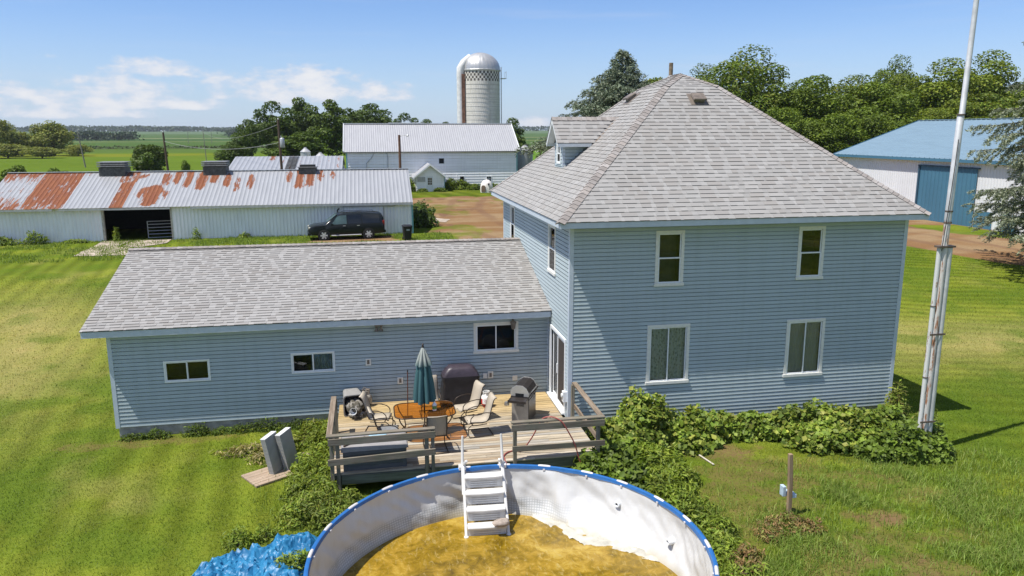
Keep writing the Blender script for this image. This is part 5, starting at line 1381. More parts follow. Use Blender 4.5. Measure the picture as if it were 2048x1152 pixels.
# barn ----------------------------------------------------------------
barn = thing('barn', 'white board barn with a pale metal gable roof below the silo', 'barn', (8.7, 112, GZ))
BX0, BX1, BY0, BY1, BE, BR = -2.9, 20.4, 106., 119., 6.15, 9.86
BW = [(9.50, 10.20, 4.46, 5.16), (12.36, 12.92, 1.95, 2.68), (16.12, 16.72, 1.95, 2.62)]
m = MB(); siding(m, (BX0, BY0, 0), (1, 0, 0), (0, -1, 0), BX1 - BX0, GZ - .1, BE, [(a - BX0, b - BX0, c, d) for a, b, c, d in BW], ex=.36, dp=.045)
gb_ = lambda z: (0, BY1 - BY0) if z < BE else ((z - BE) / (BR - BE) * (BY1 - BY0) / 2, (BY1 - BY0) - (z - BE) / (BR - BE) * (BY1 - BY0) / 2)
siding(m, (BX0, BY1, 0), (0, -1, 0), (-1, 0, 0), BY1 - BY0, GZ - .1, BR - .1, ex=.36, dp=.045, ulim=gb_)
siding(m, (BX1, BY0, 0), (0, 1, 0), (1, 0, 0), BY1 - BY0, GZ - .1, BR - .1, ex=.36, dp=.045, ulim=gb_)
siding(m, (BX1, BY1, 0), (-1, 0, 0), (0, 1, 0), BX1 - BX0, GZ - .1, BE, ex=.36, dp=.045)
m.build('wall', M['siding_barn'], barn)
m = MB()
for x, s_ in ((BX0, -1), (BX1, 1)): m.box(min(x + s_ * .05, x - s_ * .12), BY0 - .06, GZ - .1, max(x + s_ * .05, x - s_ * .12), BY0 - .042, BE - .02); m.box(min(x + s_ * .05, x + s_ * .042), BY0 - .041, GZ - .1, max(x + s_ * .05, x + s_ * .042), BY0 + .12, BE - .02)
m.build('corner_trim', teal_t, barn)
br_ = ribsheet('roof', 'tinwhite', (BX0 - .35, BY0 - .4, BE - .04), (BX1 + .35, BY0 - .4, BE - .04), (BX0 - .35, 112.5, BR), barn, .3, .022, .6)
ribsheet('roof', 'tinwhite', (BX0 - .35, BY1 + .4, BE - .04), (BX1 + .35, BY1 + .4, BE - .04), (BX0 - .35, 112.5, BR), barn, .45, .05, 2)
m = MB(); m.bar((BX0 - .38, 112.5, BR + .05), (BX1 + .38, 112.5, BR + .05), .5, .06); m.bar((3.0, 112.4, BR + .12), (8.1, 112.4, BR + .12), .4, .08)
for x in (BX0 - .37, BX1 + .37):
    m.bar((x, BY0 - .42, BE - .0), (x, 112.5, BR + .03), .08, .16); m.bar((x, BY1 + .42, BE - .0), (x, 112.5, BR + .03), .08, .16)
m.build('roof_trim', M['white'], br_)
m = MB(); m.box(BX0 - .33, BY0 - .38, BE - .16, BX1 + .33, BY0 - .33, BE - .06); m.build('fascia', simple('weathered_fascia', (.22, .20, .18), .8, var=.3), barn)
for i, (a, b, c, d) in enumerate(BW):
    m = MB(); m.box(a, BY0 + .25, c, b, BY0 + .3, d); 
    o = m.build('window', M['dark'], barn)
    m = MB(); w = .06
    m.box(a - w, BY0 - .07, c - w, a, BY0 + .24, d + w); m.box(b, BY0 - .07, c - w, b + w, BY0 + .24, d + w); m.box(a, BY0 - .07, d, b, BY0 + .24, d + w); m.box(a, BY0 - .07, c - w, b, BY0 + .24, c)
    if i == 2: m.box((a + b) / 2 - .03, BY0 + .1, c, (a + b) / 2 + .03, BY0 + .14, d); m.box(a, BY0 + .095, (c + d) / 2 - .03, b, BY0 + .138, (c + d) / 2 + .03)
    m.build('frame', M['white'], o)
m = MB(); m.tube([(.8, BY0 - .1, BE - .15), (.5, BY0 - .1, 5.4), (-.25, BY0 - .1, 4.6), (-.25, BY0 - .1, 1.5)], .05, 6); m.tube([(2.5, BY0 - .1, BE - .2), (2.6, BY0 - .1, 5.3), (2.5, BY0 - .1, 1.2)], .05, 6); m.tube([(11.95, BY0 - .15, 1.2), (11.95, BY0 - .15, 3.0)], .05, 6, 1)
m.build('conduit', [M['greymetal'], M['white']], barn)
# entry porch, a small gabled shed against the barn
por = thing('entry_porch', 'small white gabled entry porch in front of the barn', 'porch', (7.9, 103.7, GZ))
PX0, PX1, PY0, PE, PA = 6.05, 9.75, 101.5, 3.05, 4.50
pxm = (PX0 + PX1) / 2
gp2 = lambda z: (0, PX1 - PX0) if z < PE else ((z - PE) / (PA - PE) * (PX1 - PX0) / 2, (PX1 - PX0) - (z - PE) / (PA - PE) * (PX1 - PX0) / 2)
m = MB(); siding(m, (PX0, PY0, 0), (1, 0, 0), (0, -1, 0), PX1 - PX0, GZ - .15, PA - .1, [(7.42 - PX0, 8.26 - PX0, GZ - .2, 2.98)], ex=.33, dp=.03, ulim=gp2)
siding(m, (PX0, BY0, 0), (0, -1, 0), (-1, 0, 0), BY0 - PY0, GZ - .15, PE, ex=.33, dp=.03); siding(m, (PX1, PY0, 0), (0, 1, 0), (1, 0, 0), BY0 - PY0, GZ - .15, PE, ex=.33, dp=.03)
m.build('wall', M['siding_barn'], por)
m = MB(); m.box(PX1 - .02, PY0 - .05, GZ - .1, PX1 + .05, PY0 + .1, PE); m.build('corner_trim', teal_t, por)
m = MB(); ps = (PA - PE) / (pxm - PX0)
for s_ in (-1, 1):
    xe = pxm + s_ * (pxm - PX0 + .42); ze = PE - .42 * ps
    m.prism([(pxm, PY0 - .4, PA + .02), (xe, PY0 - .4, ze + .02), (xe, PY0 - .4, ze + .10), (pxm, PY0 - .4, PA + .12)], (0, BY0 - PY0 + .38, 0))
m.build('roof', M['tinwhite'], por)
m = MB()
for s_ in (-1, 1):
    xe = pxm + s_ * (pxm - PX0 + .44); ze = PE - .44 * ps
    m.prism([(pxm, PY0 - .45, PA - .10), (xe, PY0 - .45, ze - .10), (xe, PY0 - .45, ze + .13), (pxm, PY0 - .45, PA + .15)], (0, .045, 0))
m.build('barge_board', M['white'], por)
m = MB(); m.box(7.42, PY0 - .03, GZ, 8.26, PY0 + .03, 2.98); dr2 = m.build('door', M['white'], por)
m = MB(); m.box(7.58, PY0 - .036, 1.88, 8.10, PY0 - .0305, 2.78); pn = m.build('pane', simple('ochre_reflecting_pane', (.06, .05, .02), .1, var=.6, vs=4), dr2)
m = MB(); 
for k in (1, 2): m.box(7.58 + k * .173 - .018, PY0 - .045, 1.88, 7.58 + k * .173 + .018, PY0 - .0365, 2.78); m.box(7.58, PY0 - .047, 1.88 + k * .30 - .018, 8.10, PY0 - .0455, 1.88 + k * .30 + .018)
m.build('glazing_bars', M['white'], pn)
m = MB(); m.box(6.2, PY0 - .06, 2.28, 7.25, PY0 - .035, 2.92); m.build('boarded_window', M['greymetal'], por)

hut = thing('calf_hutch', 'white plastic calf hutch with dark opening in front of the barn', 'calf hutch', (15.05, 99.2, g1(15, 99)), rad(-40))
m = MB(); m.lathe([(.82, 0), (.84, .5), (.80, .95), (.62, 1.35), (.35, 1.6), (.001, 1.68)], 10); m.build('shell', simple('hutch_plastic', (.72, .69, .63), .5, var=.15), hut, smooth=25, world=False)
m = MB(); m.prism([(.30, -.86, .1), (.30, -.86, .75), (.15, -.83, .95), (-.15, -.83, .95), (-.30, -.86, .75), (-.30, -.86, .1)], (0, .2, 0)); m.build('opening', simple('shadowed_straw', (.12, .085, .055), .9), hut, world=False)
m = MB(); m.lathe([(.14, 0), (.14, .06)], 12, mtx=Matrix.Translation((.62, -.50, 1.1)) @ Matrix.Rotation(rad(70), 4, 'X') ); m.build('vent_hole', M['black'], hut, world=False)

# silo ---------------------------------------------------------------
silo = thing('silo', 'tall white stave silo with checkered band and ribbed metal dome', 'silo', (18.55, 128, GZ))
SRr = 3.15; st_t = NT('white_silo_staves'); o_ = st_t.obj(); xyz = st_t.sep(o_)
azs = st_t.math('MULTIPLY', st_t.math('ARCTAN2', xyz[1], xyz[0]), SRr); cv_ = st_t.n('ShaderNodeCombineXYZ'); st_t.set(cv_.inputs[0], azs); st_t.set(cv_.inputs[1], xyz[2])
bk = st_t.n('ShaderNodeTexBrick'); st_t.set(bk.inputs['Vector'], cv_.outputs[0]); bk.inputs['Scale'].default_value = 1; bk.inputs['Brick Width'].default_value = .3; bk.inputs['Row Height'].default_value = .76; bk.inputs['Mortar Size'].default_value = .02
bk.inputs['Color1'].default_value = (.68, .65, .58, 1); bk.inputs['Color2'].default_value = (.62, .59, .52, 1); bk.inputs['Mortar'].default_value = (.42, .39, .34, 1)
ns_ = st_t.noise(st_t.mapv(cv_.outputs[0], (.9, .18, 1)), 1.2, 5, .65); ns2 = st_t.noise(cv_.outputs[0], .9, 5, .7)
cs_ = st_t.mix(st_t.rng(ns_, .5, .72, 0, .55), bk.outputs[0], (.40, .36, .29)); cs_ = st_t.mix(st_t.rng(ns2, .56, .74, 0, .4), cs_, (.36, .33, .27))
stave = st_t.fin(st_t.pbr(cs_, .85, 0, .2))
zt = 18.45 - GZ; zb_ = 16.75 - GZ
m = MB(); m.lathe([(SRr, -.2), (SRr, zb_)], 64, caps=False); m.lathe([(SRr, zb_ + 1.55), (SRr, zt + .2)], 64, caps=False); m.build('stave_wall', stave, silo, smooth=40, world=False)
m = MB(); n = 64
dkst = simple('dark_stave', (.10, .09, .08), .8, var=.3)
for row in range(4):
    z0 = zb_ + row * .3875
    for k in range(n):
        a0, a1 = 2 * math.pi * k / n, 2 * math.pi * (k + 1) / n
        m.quad((SRr * math.cos(a0), SRr * math.sin(a0), z0), (SRr * math.cos(a1), SRr * math.sin(a1), z0), (SRr * math.cos(a1), SRr * math.sin(a1), z0 + .3875), (SRr * math.cos(a0), SRr * math.sin(a0), z0 + .3875), (k + row) % 2)
m.build('checker_band', [stave, dkst], silo, world=False)
m = MB()
for k in range(23):
    z = .6 + k * .70
    if z < zb_ - .1: m.lathe([(SRr + .006, z - .018), (SRr + .03, z - .01), (SRr + .03, z + .01), (SRr + .006, z + .018)], 48, caps=False)
m.build('hoops', simple('hoop_steel', (.40, .385, .35), .6, .3, var=.3), silo, smooth=60, world=False)
dome = NT('weathered_dome_metal'); o_ = dome.obj(); xyz = dome.sep(o_); n1 = dome.noise(dome.mapv(o_, (1.5, 1.5, .35)), 1.3, 5, .65)
dcl = dome.mix(dome.rng(n1, .35, .7, 0, .5), (.50, .50, .495), (.30, .29, .27)); dcl = dome.mix(dome.rng(dome.math('ADD', xyz[2], dome.math('MULTIPLY', n1, .8)), zt + 3.15, zt + 3.4), dcl, (.33, .20, .12))
dome = dome.fin(dome.pbr(dcl, .42, .45, .5))
m = MB(); prof = [(SRr + .10, zt - .05), (SRr + .12, zt + .1)] + [((SRr + .06) * math.cos(t), zt + .12 + 2.78 * math.sin(t)) for t in np.linspace(.02, 1.48, 12)] + [(.001, zt + 2.92)]
n = 112; rings = []
for r_, z in prof: rings.append([((r_ + (.035 if k % 4 == 0 else 0)) * math.cos(2 * math.pi * k / n), (r_ + (.035 if k % 4 == 0 else 0)) * math.sin(2 * math.pi * k / n), z) for k in range(n)])
m.loft(rings, caps=False); m.build('dome', dome, silo, smooth=30, world=False)
ca = rad(198); cxx, cyy = (SRr + .35) * math.cos(ca), (SRr + .35) * math.sin(ca)
m = MB(); m.lathe([(.62, 0), (.62, zt - .6)], 18, (cxx - .1, cyy, 0)); m.tube([(cxx - .1, cyy, zt - .7), (cxx - .05, cyy, zt + .3), (cxx + .5, cyy + .1, zt + 1.2), (cxx + 1.6, cyy + .5, zt + 2.2)], [.62, .66, .62, .5], 14); m.build('chute', simple('white_chute_metal', (.64, .63, .60), .5, var=.15, vs=2), silo, smooth=50, world=False)
m = MB(); m.box(cxx + .02, cyy - .72, 0, cxx + .52, cyy - .58, zt - .6); m.build('chute_strip', simple('rusty_strip', (.20, .10, .06), .8, var=.5, vs=2), silo, world=False)
m = MB()
for s_ in (-.25, .25): m.tube([(SRr + .12, -1 + s_, 0), (SRr + .12, -1 + s_, zt + .6)], .04, 6)
m.box(SRr + .05, -1.7, zt - 1.25, SRr + .9, -.3, zt - 1.18)
for y in (-1.65, -.35): m.tube([(SRr + .85, y, zt - 1.2), (SRr + .85, y, zt - .1)], .03, 6)
m.tube([(SRr + .85, -1.65, zt - .2), (SRr + .85, -.35, zt - .2)], .03, 6); m.build('platform', M['greymetal'], silo, world=False)

def bin_(name, label, x, y, r_, ze, za, col):
    t = thing(name, label, 'grain bin', (x, y, GZ))
    m = MB(); pr = []; z = 0
    while z < ze - GZ: pr += [(r_, z), (r_ + .02, z + .08), (r_, z + .16)]; z += .18
    m.lathe(pr, 28, caps=False); m.build('shell', col, t, smooth=50, world=False)
    m = MB(); m.lathe([(r_ + .08, ze - GZ - .02), (r_ * .3, za - GZ - .1), (r_ * .3, za - GZ), (.001, za - GZ + .06)], 28); m.build('roof', M['tinwhite'], t, smooth=30, world=False)
bin_('grain_bin', 'grey metal grain bin with conical roof at the right end of the barn', 22.75, 112, 1.15, 6.0, 6.75, simple('bin_steel', (.36, .37, .385), .45, .35, var=.15))
bin_('grain_bin', 'small silvery grain bin showing above the low shed roof', -9.1, 118, .72, 5.9, 6.5, M['greymetal'])
bin_('grain_bin', 'white cone of a small bin just showing above the low shed roof', -7.4, 125, .85, 4.95, 5.6, M['tinwhite'])

# blue-roofed machine shed ---------------------------------------------
blu = thing('machine_shed', 'white metal machine shed with blue roof and tall blue sliding door', 'shed', (57, 58, GZ))
UX0, UXR, UX1, UYF, UYN, UE, UR = 48.0, 57.2, 66.4, 72.6, 40.0, 6.35, 9.72
ur = ribsheet('roof', 'bluetin', (47.55, UYF + .4, UE), (47.55, UYN - .4, UE), (UXR, UYF + .4, UR), blu, .6, .04, .6)
ribsheet('roof', 'bluetin', (66.85, UYF + .4, UE), (66.85, UYN - .4, UE), (UXR, UYF + .4, UR), blu, .6, .04, 3)
m = MB(); m.bar((UXR, UYF + .4, UR + .04), (UXR, UYN - .4, UR + .04), .4, .06); m.build('ridge_cap', M['bluetin'], ur)
ribsheet('wall', 'whitetin', (UX0, UYF, GZ - .1), (UX0, UYN, GZ - .1), (UX0, UYF, UE - .05), blu, .3, .025, 1)
m = MB(); m.add([(UX0 + .03, UYN, GZ - .1), (UX1, UYN, GZ - .1), (UX1, UYN, UE - .1), (UXR, UYN, UR - .1), (UX0 + .03, UYN, UE - .1)], [(0, 1, 2, 3, 4)]); m.add([(UX0 + .03, UYF, GZ - .1), (UX1, UYF, GZ - .1), (UX1, UYF, UE - .1), (UXR, UYF, UR - .1), (UX0 + .03, UYF, UE - .1)], [(4, 3, 2, 1, 0)]); m.quad((UX1, UYN, GZ - .1), (UX1, UYF, GZ - .1), (UX1, UYF, UE - .1), (UX1, UYN, UE - .1)); m.build('end_wall', M['white'], blu)
m = MB(); m.box(47.50, UYN - .4, UE - .25, 47.56, UYF + .42, UE - .01); m.bar((47.55, UYF + .42, UE - .08), (UXR, UYF + .42, UR - .06), .06, .24); m.bar((47.55, UYN - .42, UE - .08), (UXR, UYN - .42, UR - .06), .06, .24); m.build('fascia', M['bluedoor'], blu)
m = MB(); m.box(47.57, UYN, UE - .22, 47.98, UYF, UE - .17); m.build('soffit', M['white'], blu)
ribsheet('sliding_panel', 'bluedoor', (47.88, 60.35, GZ + .05), (47.88, 53.8, GZ + .05), (47.88, 60.35, 5.62), blu, .45, .03, .8)
m = MB(); m.box(47.80, 60.36, GZ, 47.97, 60.55, 5.66); m.box(47.80, 53.6, 5.63, 47.95, 60.6, 5.75); m.build('door_track', simple('dark_blue_trim', (.03, .075, .12), .5), blu)
ribsheet('wainscot', 'bluedoor', (47.955, 53.75, GZ - .05), (47.955, 51.9, GZ - .05), (47.955, 53.75, 2.35), blu, .3, .02, .6)
ribsheet('wainscot', 'bluedoor', (47.955, 50.9, GZ - .05), (47.955, 49.6, GZ - .05), (47.955, 50.9, 2.35), blu, .3, .02, .6)

# ------------------------------------------------------------------ dark van
vx, vy = -1.81, 57.18
van = thing('parked_van', 'dark green-black large passenger van parked against the long shed', 'van', (vx, vy, g1(vx, vy)), rad(180 + 6.7), scale=(.95, .95, .97))
paint = simple('dark_car_paint', (.010, .013, .014), .22, 0, .3, var=.1, coat=.12); tint = simple('tinted_glass', (.008, .010, .012), .06, 0, .6, var=0); fgl = simple('front_glass', (.06, .10, .10), .08, 0, .6, var=.3, vs=3)
ST = [(-2.86, .62, 1.02, 1.12, .84, .86, .80), (-2.83, .48, 1.08, 1.35, .93, .93, .80), (-2.78, .44, 1.10, 1.62, .97, .96, .77), (-2.66, .42, 1.12, 1.86, .99, .985, .75), (-2.45, .40, 1.12, 1.93, 1.0, .99, .75), (-1, .38, 1.12, 1.96, 1.0, .99, .77), (.30, .38, 1.12, 1.94, 1., .99, .77), (.62, .38, 1.12, 1.90, 1., .99, .76), (1.0, .38, 1.12, 1.66, 1., .985, .79), (1.50, .38, 1.13, 1.28, 1., .98, .86), (1.62, .38, 1.12, 1.20, 1., .98, .86), (2.3, .40, 1.08, 1.15, .99, .96, .84), (2.62, .42, 1.0, 1.08, .96, .93, .80), (2.80, .48, .90, .98, .90, .88, .74), (2.86, .56, .82, .88, .84, .82, .70)]
def van_ring(s):
    x, zb, zl, zt2, hl, hb, ht = s
    half = [(-hl * .97, zb), (-hl, zb + .12), (-hl * 1.005, (zb + zl) / 2), (-hb, zl), (-(hb * .45 + ht * .55), zl + (zt2 - zl) * .55), (-ht, zt2 - (zt2 - zl) * .1 - .01), (-ht * .82, zt2)]
    return [(x, y, z) for y, z in half] + [(x, -y, z) for y, z in half[::-1]]
m = MB(); m.loft([van_ring(s) for s in ST]); m.build('body', paint, van, smooth=32, world=False)
def vside(x, f, s, off=.012):
    xs_ = [q[0] for q in ST]; it = [float(np.interp(x, xs_, [q[k] for q in ST])) for k in range(1, 7)]
    zb, zl, zt2, hl, hb, ht = it
    top = (ht, zt2 - (zt2 - zl) * .1 - .01); mid = (hb * .45 + ht * .55, zl + (zt2 - zl) * .55)
    if f < .55: a, b, t = (hb, zl), mid, f / .55
    else: a, b, t = mid, top, (f - .55) / .35 if f < .9 else 1
    return (x, s * (a[0] + (b[0] - a[0]) * t + off), a[1] + (b[1] - a[1]) * t)
for s in (-1, 1):
    for (x0, x1, x1t, x0t, mt) in ((.02, 1.22, .72, .02, fgl), (-1.08, -.06, -.06, -1.08, tint), (-2.50, -1.16, -1.16, -2.42, tint)):
        m = MB(); q0 = [vside(x0 + (x1 - x0) * k / 4, .08, s) for k in range(5)]; q1 = [vside((x0 + x0t) / 2 + ((x1 + x1t) / 2 - (x0 + x0t) / 2) * k / 4, .5, s) for k in range(5)]; q2 = [vside(x0t + (x1t - x0t) * k / 4, .86, s) for k in range(5)]
        m.add(q0 + q1 + q2, [(i, i + 1, i + 6, i + 5) for i in range(4)] + [(i + 5, i + 6, i + 11, i + 10) for i in range(4)]); m.build('side_window', mt, van, world=False)
m = MB(); m.add([(.70, -.68, 1.87), (.70, .68, 1.87), (1.49, .80, 1.30), (1.49, -.80, 1.30)], [(0, 1, 2, 3)]); w_ = m.build('windscreen', fgl, van, world=False); w_.location = (.018, 0, .018)
m = MB(); m.add([(-2.66, -.62, 1.80), (-2.66, .62, 1.80), (-2.83, .72, 1.34), (-2.83, -.72, 1.34)], [(0, 1, 2, 3)]); w_ = m.build('rear_window', tint, van, world=False); w_.location = (-.02, 0, .0)
tyre = simple('tyre_rubber', (.012, .012, .012), .85); rimm = simple('alloy_rim', (.62, .62, .63), .35, .3, var=.1)
for wx in (1.75, -1.60):
    for s in (-1, 1):
        T = Matrix.Translation((wx, s * .905, .385)) @ Matrix.Rotation(rad(90) * -s, 4, 'X')
        m = MB(); m.lathe([(.24, -.10), (.36, -.11), (.385, -.07), (.385, .10), (.36, .14), (.27, .145)], 28, mtx=T); wh = m.build('wheel', tyre, van, smooth=40, world=False)
        m = MB(); m.lathe([(.272, .147), (.262, .12), (.001, .115)], 24, mtx=T, caps=False)
        for k in range(6):
            a = k * math.pi / 3
            m.box(.05, -.06, .12, .262, .06, .148, mtx=T @ Matrix.Rotation(a, 4, 'Z'))
        m.lathe([(.09, .12), (.08, .16), (.001, .165)], 14, mtx=T); m.build('rim', rimm, wh, smooth=35, world=False)
        T2 = Matrix.Translation((wx, s * .80, .385)) @ Matrix.Rotation(rad(90) * -s, 4, 'X')
        m = MB(); m.lathe([(.46, .195), (.46, .210), (.02, .210)], 28, mtx=T2); m.build('wheel_arch', M['black'], van, smooth=40, world=False)
for s in (-1, 1):
    m = MB(); m.box(2.60, s * .66 - .19, .82, 2.84, s * .66 + .19, 1.0); m.build('headlight', simple('headlight_lens', (.55, .52, .42), .2, var=.2), van, bevel=.03, world=False)
    m = MB(); m.box(-2.86, s * .88 - .09, .98, -2.70, s * .88 + .075, 1.36); m.build('tail_light', simple('red_lens', (.28, .02, .015), .2), van, bevel=.03, world=False)
    m = MB(); m.box(1.02, s * 1.02 - .02, 1.08, 1.2, s * 1.02 + .14 * s if s > 0 else s * 1.02 + .02, 1.26) if s > 0 else m.box(1.02, -1.16, 1.08, 1.2, -1.0, 1.26); m.build('side_mirror', paint, van, bevel=.03, world=False)
    m = MB(); m.tube([(-1.05, s * 1.04, .36), (1.2, s * 1.04, .36)], .035, 8); m.build('running_board', rimm, van, smooth=50, world=False)
    for hx in (.12, -.95):
        m = MB(); m.box(hx, s * 1.0 - .012, 1.03, hx + .2, s * 1.0 + .025, 1.06); m.build('door_handle', rimm, van, world=False)
m = MB(); m.box(2.70, -.5, .66, 2.875, .5, .86); m.build('grille', M['black'], van, bevel=.02, world=False)
m = MB(); m.box(2.70, -.93, .40, 2.93, .93, .60); m.build('front_bumper', paint, van, bevel=.05, world=False)
m = MB(); m.box(-2.95, -.95, .44, -2.70, .95, .64); m.build('rear_bumper', paint, van, bevel=.05, world=False)
m = MB(); 
for s in (-.62, .62): m.tube([(-2.2, s, 1.97), (-2.1, s, 2.01), (.1, s, 2.01), (.25, s, 1.97)], .018, 6)
m.build('roof_rack', M['black'], van, smooth=50, world=False)

wb = thing('wheelie_bin', 'black wheeled garbage bin behind the wing roof, right of the van', 'garbage bin', (2.55, 55.2, g1(2.55, 55.2)), rad(8))
m = MB(); m.loft([rring(.24, .28, .05, .06, n=3), rring(.31, .36, .06, 1.0, n=3)]); m.build('bin_body', M['black'], wb, bevel=.01, world=False)
m = MB(); m.loft([rring(.34, .40, .06, 1.0, n=3), rring(.34, .40, .06, 1.04, n=3), rring(.28, .33, .06, 1.10, n=3)]); m.build('lid', M['black'], wb, smooth=40, world=False)
for s in (-.28, .28):
    m = MB(); m.lathe([(.11, -.03), (.11, .03)], 16, mtx=Matrix.Translation((s, .30, .11)) @ Matrix.Rotation(rad(90), 4, 'Y')); m.build('wheel', M['black'], wb, smooth=40, world=False)
m = MB(); m.box(-.12, -.365, .72, .12, -.335, .84); m.build('sticker', simple('faded_sticker', (.32, .36, .38), .5), wb, world=False, bevel=.002)

# ------------------------------------------------------------------ poles and wires
def upole(label, x, y, ztop, r_=.13, arm=False, lean=0, xform=False, thin=False):
    z0 = g1(x, y) - .3; t = thing('utility_pole', label, 'utility pole', (x, y, z0))
    m = MB(); m.tube([(lean, 0, 0), (0, 0, ztop - z0)], [r_ * 1.15, r_ * .8], 10); m.build('pole_shaft', M['polewood'] if not thin else simple('grey_pole_wood', (.22, .20, .17), .9), t, smooth=50, world=False)
    if arm:
        m = MB(); m.box(-.85, -.17, ztop - z0 - .62, .85, -.06, ztop - z0 - .5); m.build('cross_arm', M['polewood'], t, world=False)
    if xform:
        m = MB(); m.lathe([(.22, 0), (.25, .05), (.25, .95), (.20, 1.02), (.05, 1.06)], 18, (.30, -.1, ztop - z0 - 3.0)); m.tube([(.25, -.1, ztop - z0 - 1.95), (.2, -.1, ztop - z0 - 1.7)], .05, 8); m.build('transformer', M['greymetal'], t, smooth=40, world=False)
    m = MB(); m.lathe([(.03, 0), (.06, .04), (.03, .08), (.06, .12), (.02, .17)], 10, (0, 0, ztop - z0)); m.build('insulator', M['white'], t, smooth=40, world=False)
    return t
upole('utility pole with a grey transformer, in front of the low shed roof', -9.55, 88.65, 10.05, .15, False, .12, True)
upole('weathered utility pole rising behind the rusty shed roof beside the round bush', -26.65, 110, 8.75, .15, False, .3)
upole('thin utility pole standing in the bright green field at far left', -65.1, 193, 9.15, .14, False, .9, thin=True)
upole('faint distant utility pole in the field left of the dark tree cluster', -45.2, 230, 9.2, .10, False, .3, thin=True)
upole('tiny far pole, the left one along the distant field road', -150, 620, 10.5, .16, thin=True)
upole('tiny far pole, the right one along the distant field road', -118, 630, 10.5, .16, thin=True)
upole('tiny far pole, the middle one along the distant field road', -134, 625, 10.5, .16, thin=True)
def wire(name, label, a, b, sag, r_=.022):
    a, b = Vector(a), Vector(b); m = MB(); pts = [a.lerp(b, k / 16) - Vector((0, 0, sag * 4 * (k / 16) * (1 - k / 16))) for k in range(17)]
    m.tube(pts, r_, 5); o = m.build(name, simple('wire_grey', (.30, .30, .30), .6), None, smooth=60); tagp(o, label, 'power line')
wire('power_line', 'upper power line running from the transformer pole over the fields', (-9.55, 88.6, 9.55), (-45.2, 230, 8.9), 1.6)
wire('power_line', 'lower power line running from the transformer pole to the pole by the bush', (-9.55, 88.6, 7.6), (-26.65, 110, 7.6), .9)
lam = thing('yard_light', 'reddish wooden yard light pole standing in front of the barn', 'lamp post', (3.85, 97, g1(3.85, 97) - .2))
m = MB(); m.tube([(0, 0, 0), (0, 0, 7.6)], [.19, .15], 10); m.build('pole_shaft', simple('reddish_pole_wood', (.15, .08, .05), .9, var=.3), lam, smooth=50, world=False)
m = MB(); m.tube([(0, 0, 7.3), (.3, 0, 7.52), (.95, -.05, 7.58)], .035, 6); m.build('lamp_arm', M['greymetal'], lam, smooth=50, world=False)
m = MB(); m.lathe([(.05, .14), (.10, .1), (.18, -.03), (.14, -.1), (.001, -.14)], 14, (1.02, -.05, 7.54)); m.build('lamp_head', M['greymetal'], lam, smooth=40, world=False)
# ------------------------------------------------------------------ vegetation
def unit(v): return v / (np.linalg.norm(v, axis=-1, keepdims=True) + 1e-9)
def leaves(P, N, S, rg, aspect=.62, fold=.18, T=None):
    n = len(P); N = unit(N)
    if T is None: T = rg.normal(size=(n, 3))
    T = unit(T - N * (T * N).sum(1, keepdims=True)); B = np.cross(N, T); S = np.asarray(S).reshape(-1, 1)
    V = np.empty((n, 4, 3))
    V[:, 0] = P - T * S * .5; V[:, 2] = P + T * S * .55
    V[:, 1] = P - B * S * aspect * .5 + N * S * fold - T * S * .08; V[:, 3] = P + B * S * aspect * .5 + N * S * fold - T * S * .08
    i = np.arange(n)[:, None] * 4
    F = np.stack([i + [0, 1, 2], i + [0, 2, 3]], 1).reshape(-1, 3)
    return V.reshape(-1, 3), F
def palette(rg, n, cols, jit=.22):
    cols = np.array(cols); k = rg.integers(0, len(cols), n); t = rg.random((n, 1))
    c = cols[k] * (1 - t * .5) + cols[rg.integers(0, len(cols), n)] * t * .5
    return c * (1 + jit * (rg.random((n, 1)) * 2 - 1))
def sph(rg, n, zb=0.0):
    d = unit(rg.normal(size=(n, 3))); d[:, 2] += zb; return unit(d)

GREENS = [(0.096, 0.148, 0.013), (0.127, 0.186, 0.017), (0.075, 0.122, 0.011), (0.157, 0.211, 0.021)]
LIME = [(0.170, 0.216, 0.017), (0.212, 0.244, 0.021), (0.137, 0.188, 0.014), (0.121, 0.168, 0.013)]
DARK = [(0.053, 0.096, 0.012), (0.071, 0.115, 0.013), (0.093, 0.138, 0.014), (0.050, 0.082, 0.009)]
OLIVE = [(0.203, 0.215, 0.035), (0.244, 0.247, 0.040), (0.163, 0.181, 0.031)]
def crown_mesh(seed, R_, H, base, ncl, per, leaf, cols, squash=1.0, gap=.0, topw=1.0):
    rg = np.random.default_rng(seed); cz = base + (H - base) * .55; rz = (H - base) * .52
    cent = []; rads = []
    while len(cent) < ncl:
        d = sph(rg, 1)[0]; rr_ = rg.random() ** .45
        p = d * rr_ * np.array([R_, R_, rz]) * .84
        wz = 1 - .35 * max(0, p[2] / rz) * (2 - topw)
        p[0] *= wz; p[1] *= wz
        p[:2] += (rg.random(2) - .5) * R_ * .3
        cent.append(p + [0, 0, cz]); rads.append(R_ * rg.uniform(.20, .40))
    P, N, Cc = [], [], []
    for c, r_ in zip(cent, rads):
        k = int(per * (r_ / (R_ * .3)) ** 2); d = sph(rg, k, .25); q = (rg.random((k, 1)) ** .6) * .55 + .5
        sq = np.array([1, 1, rg.uniform(.55, .8)])
        P.append(c + d * q * r_ * sq); N.append(d * .7 + rg.normal(size=(k, 3)) * .45 + [0, 0, .35])
        Cc.append(palette(rg, k, cols) * rg.uniform(.82, 1.18))
    P = np.concatenate(P); N = np.concatenate(N); Cc = np.concatenate(Cc)
    V, F = leaves(P, N, leaf * (.6 + .8 * rg.random(len(P))), rg)
    return V, F, np.repeat(Cc, 2, 0), cent
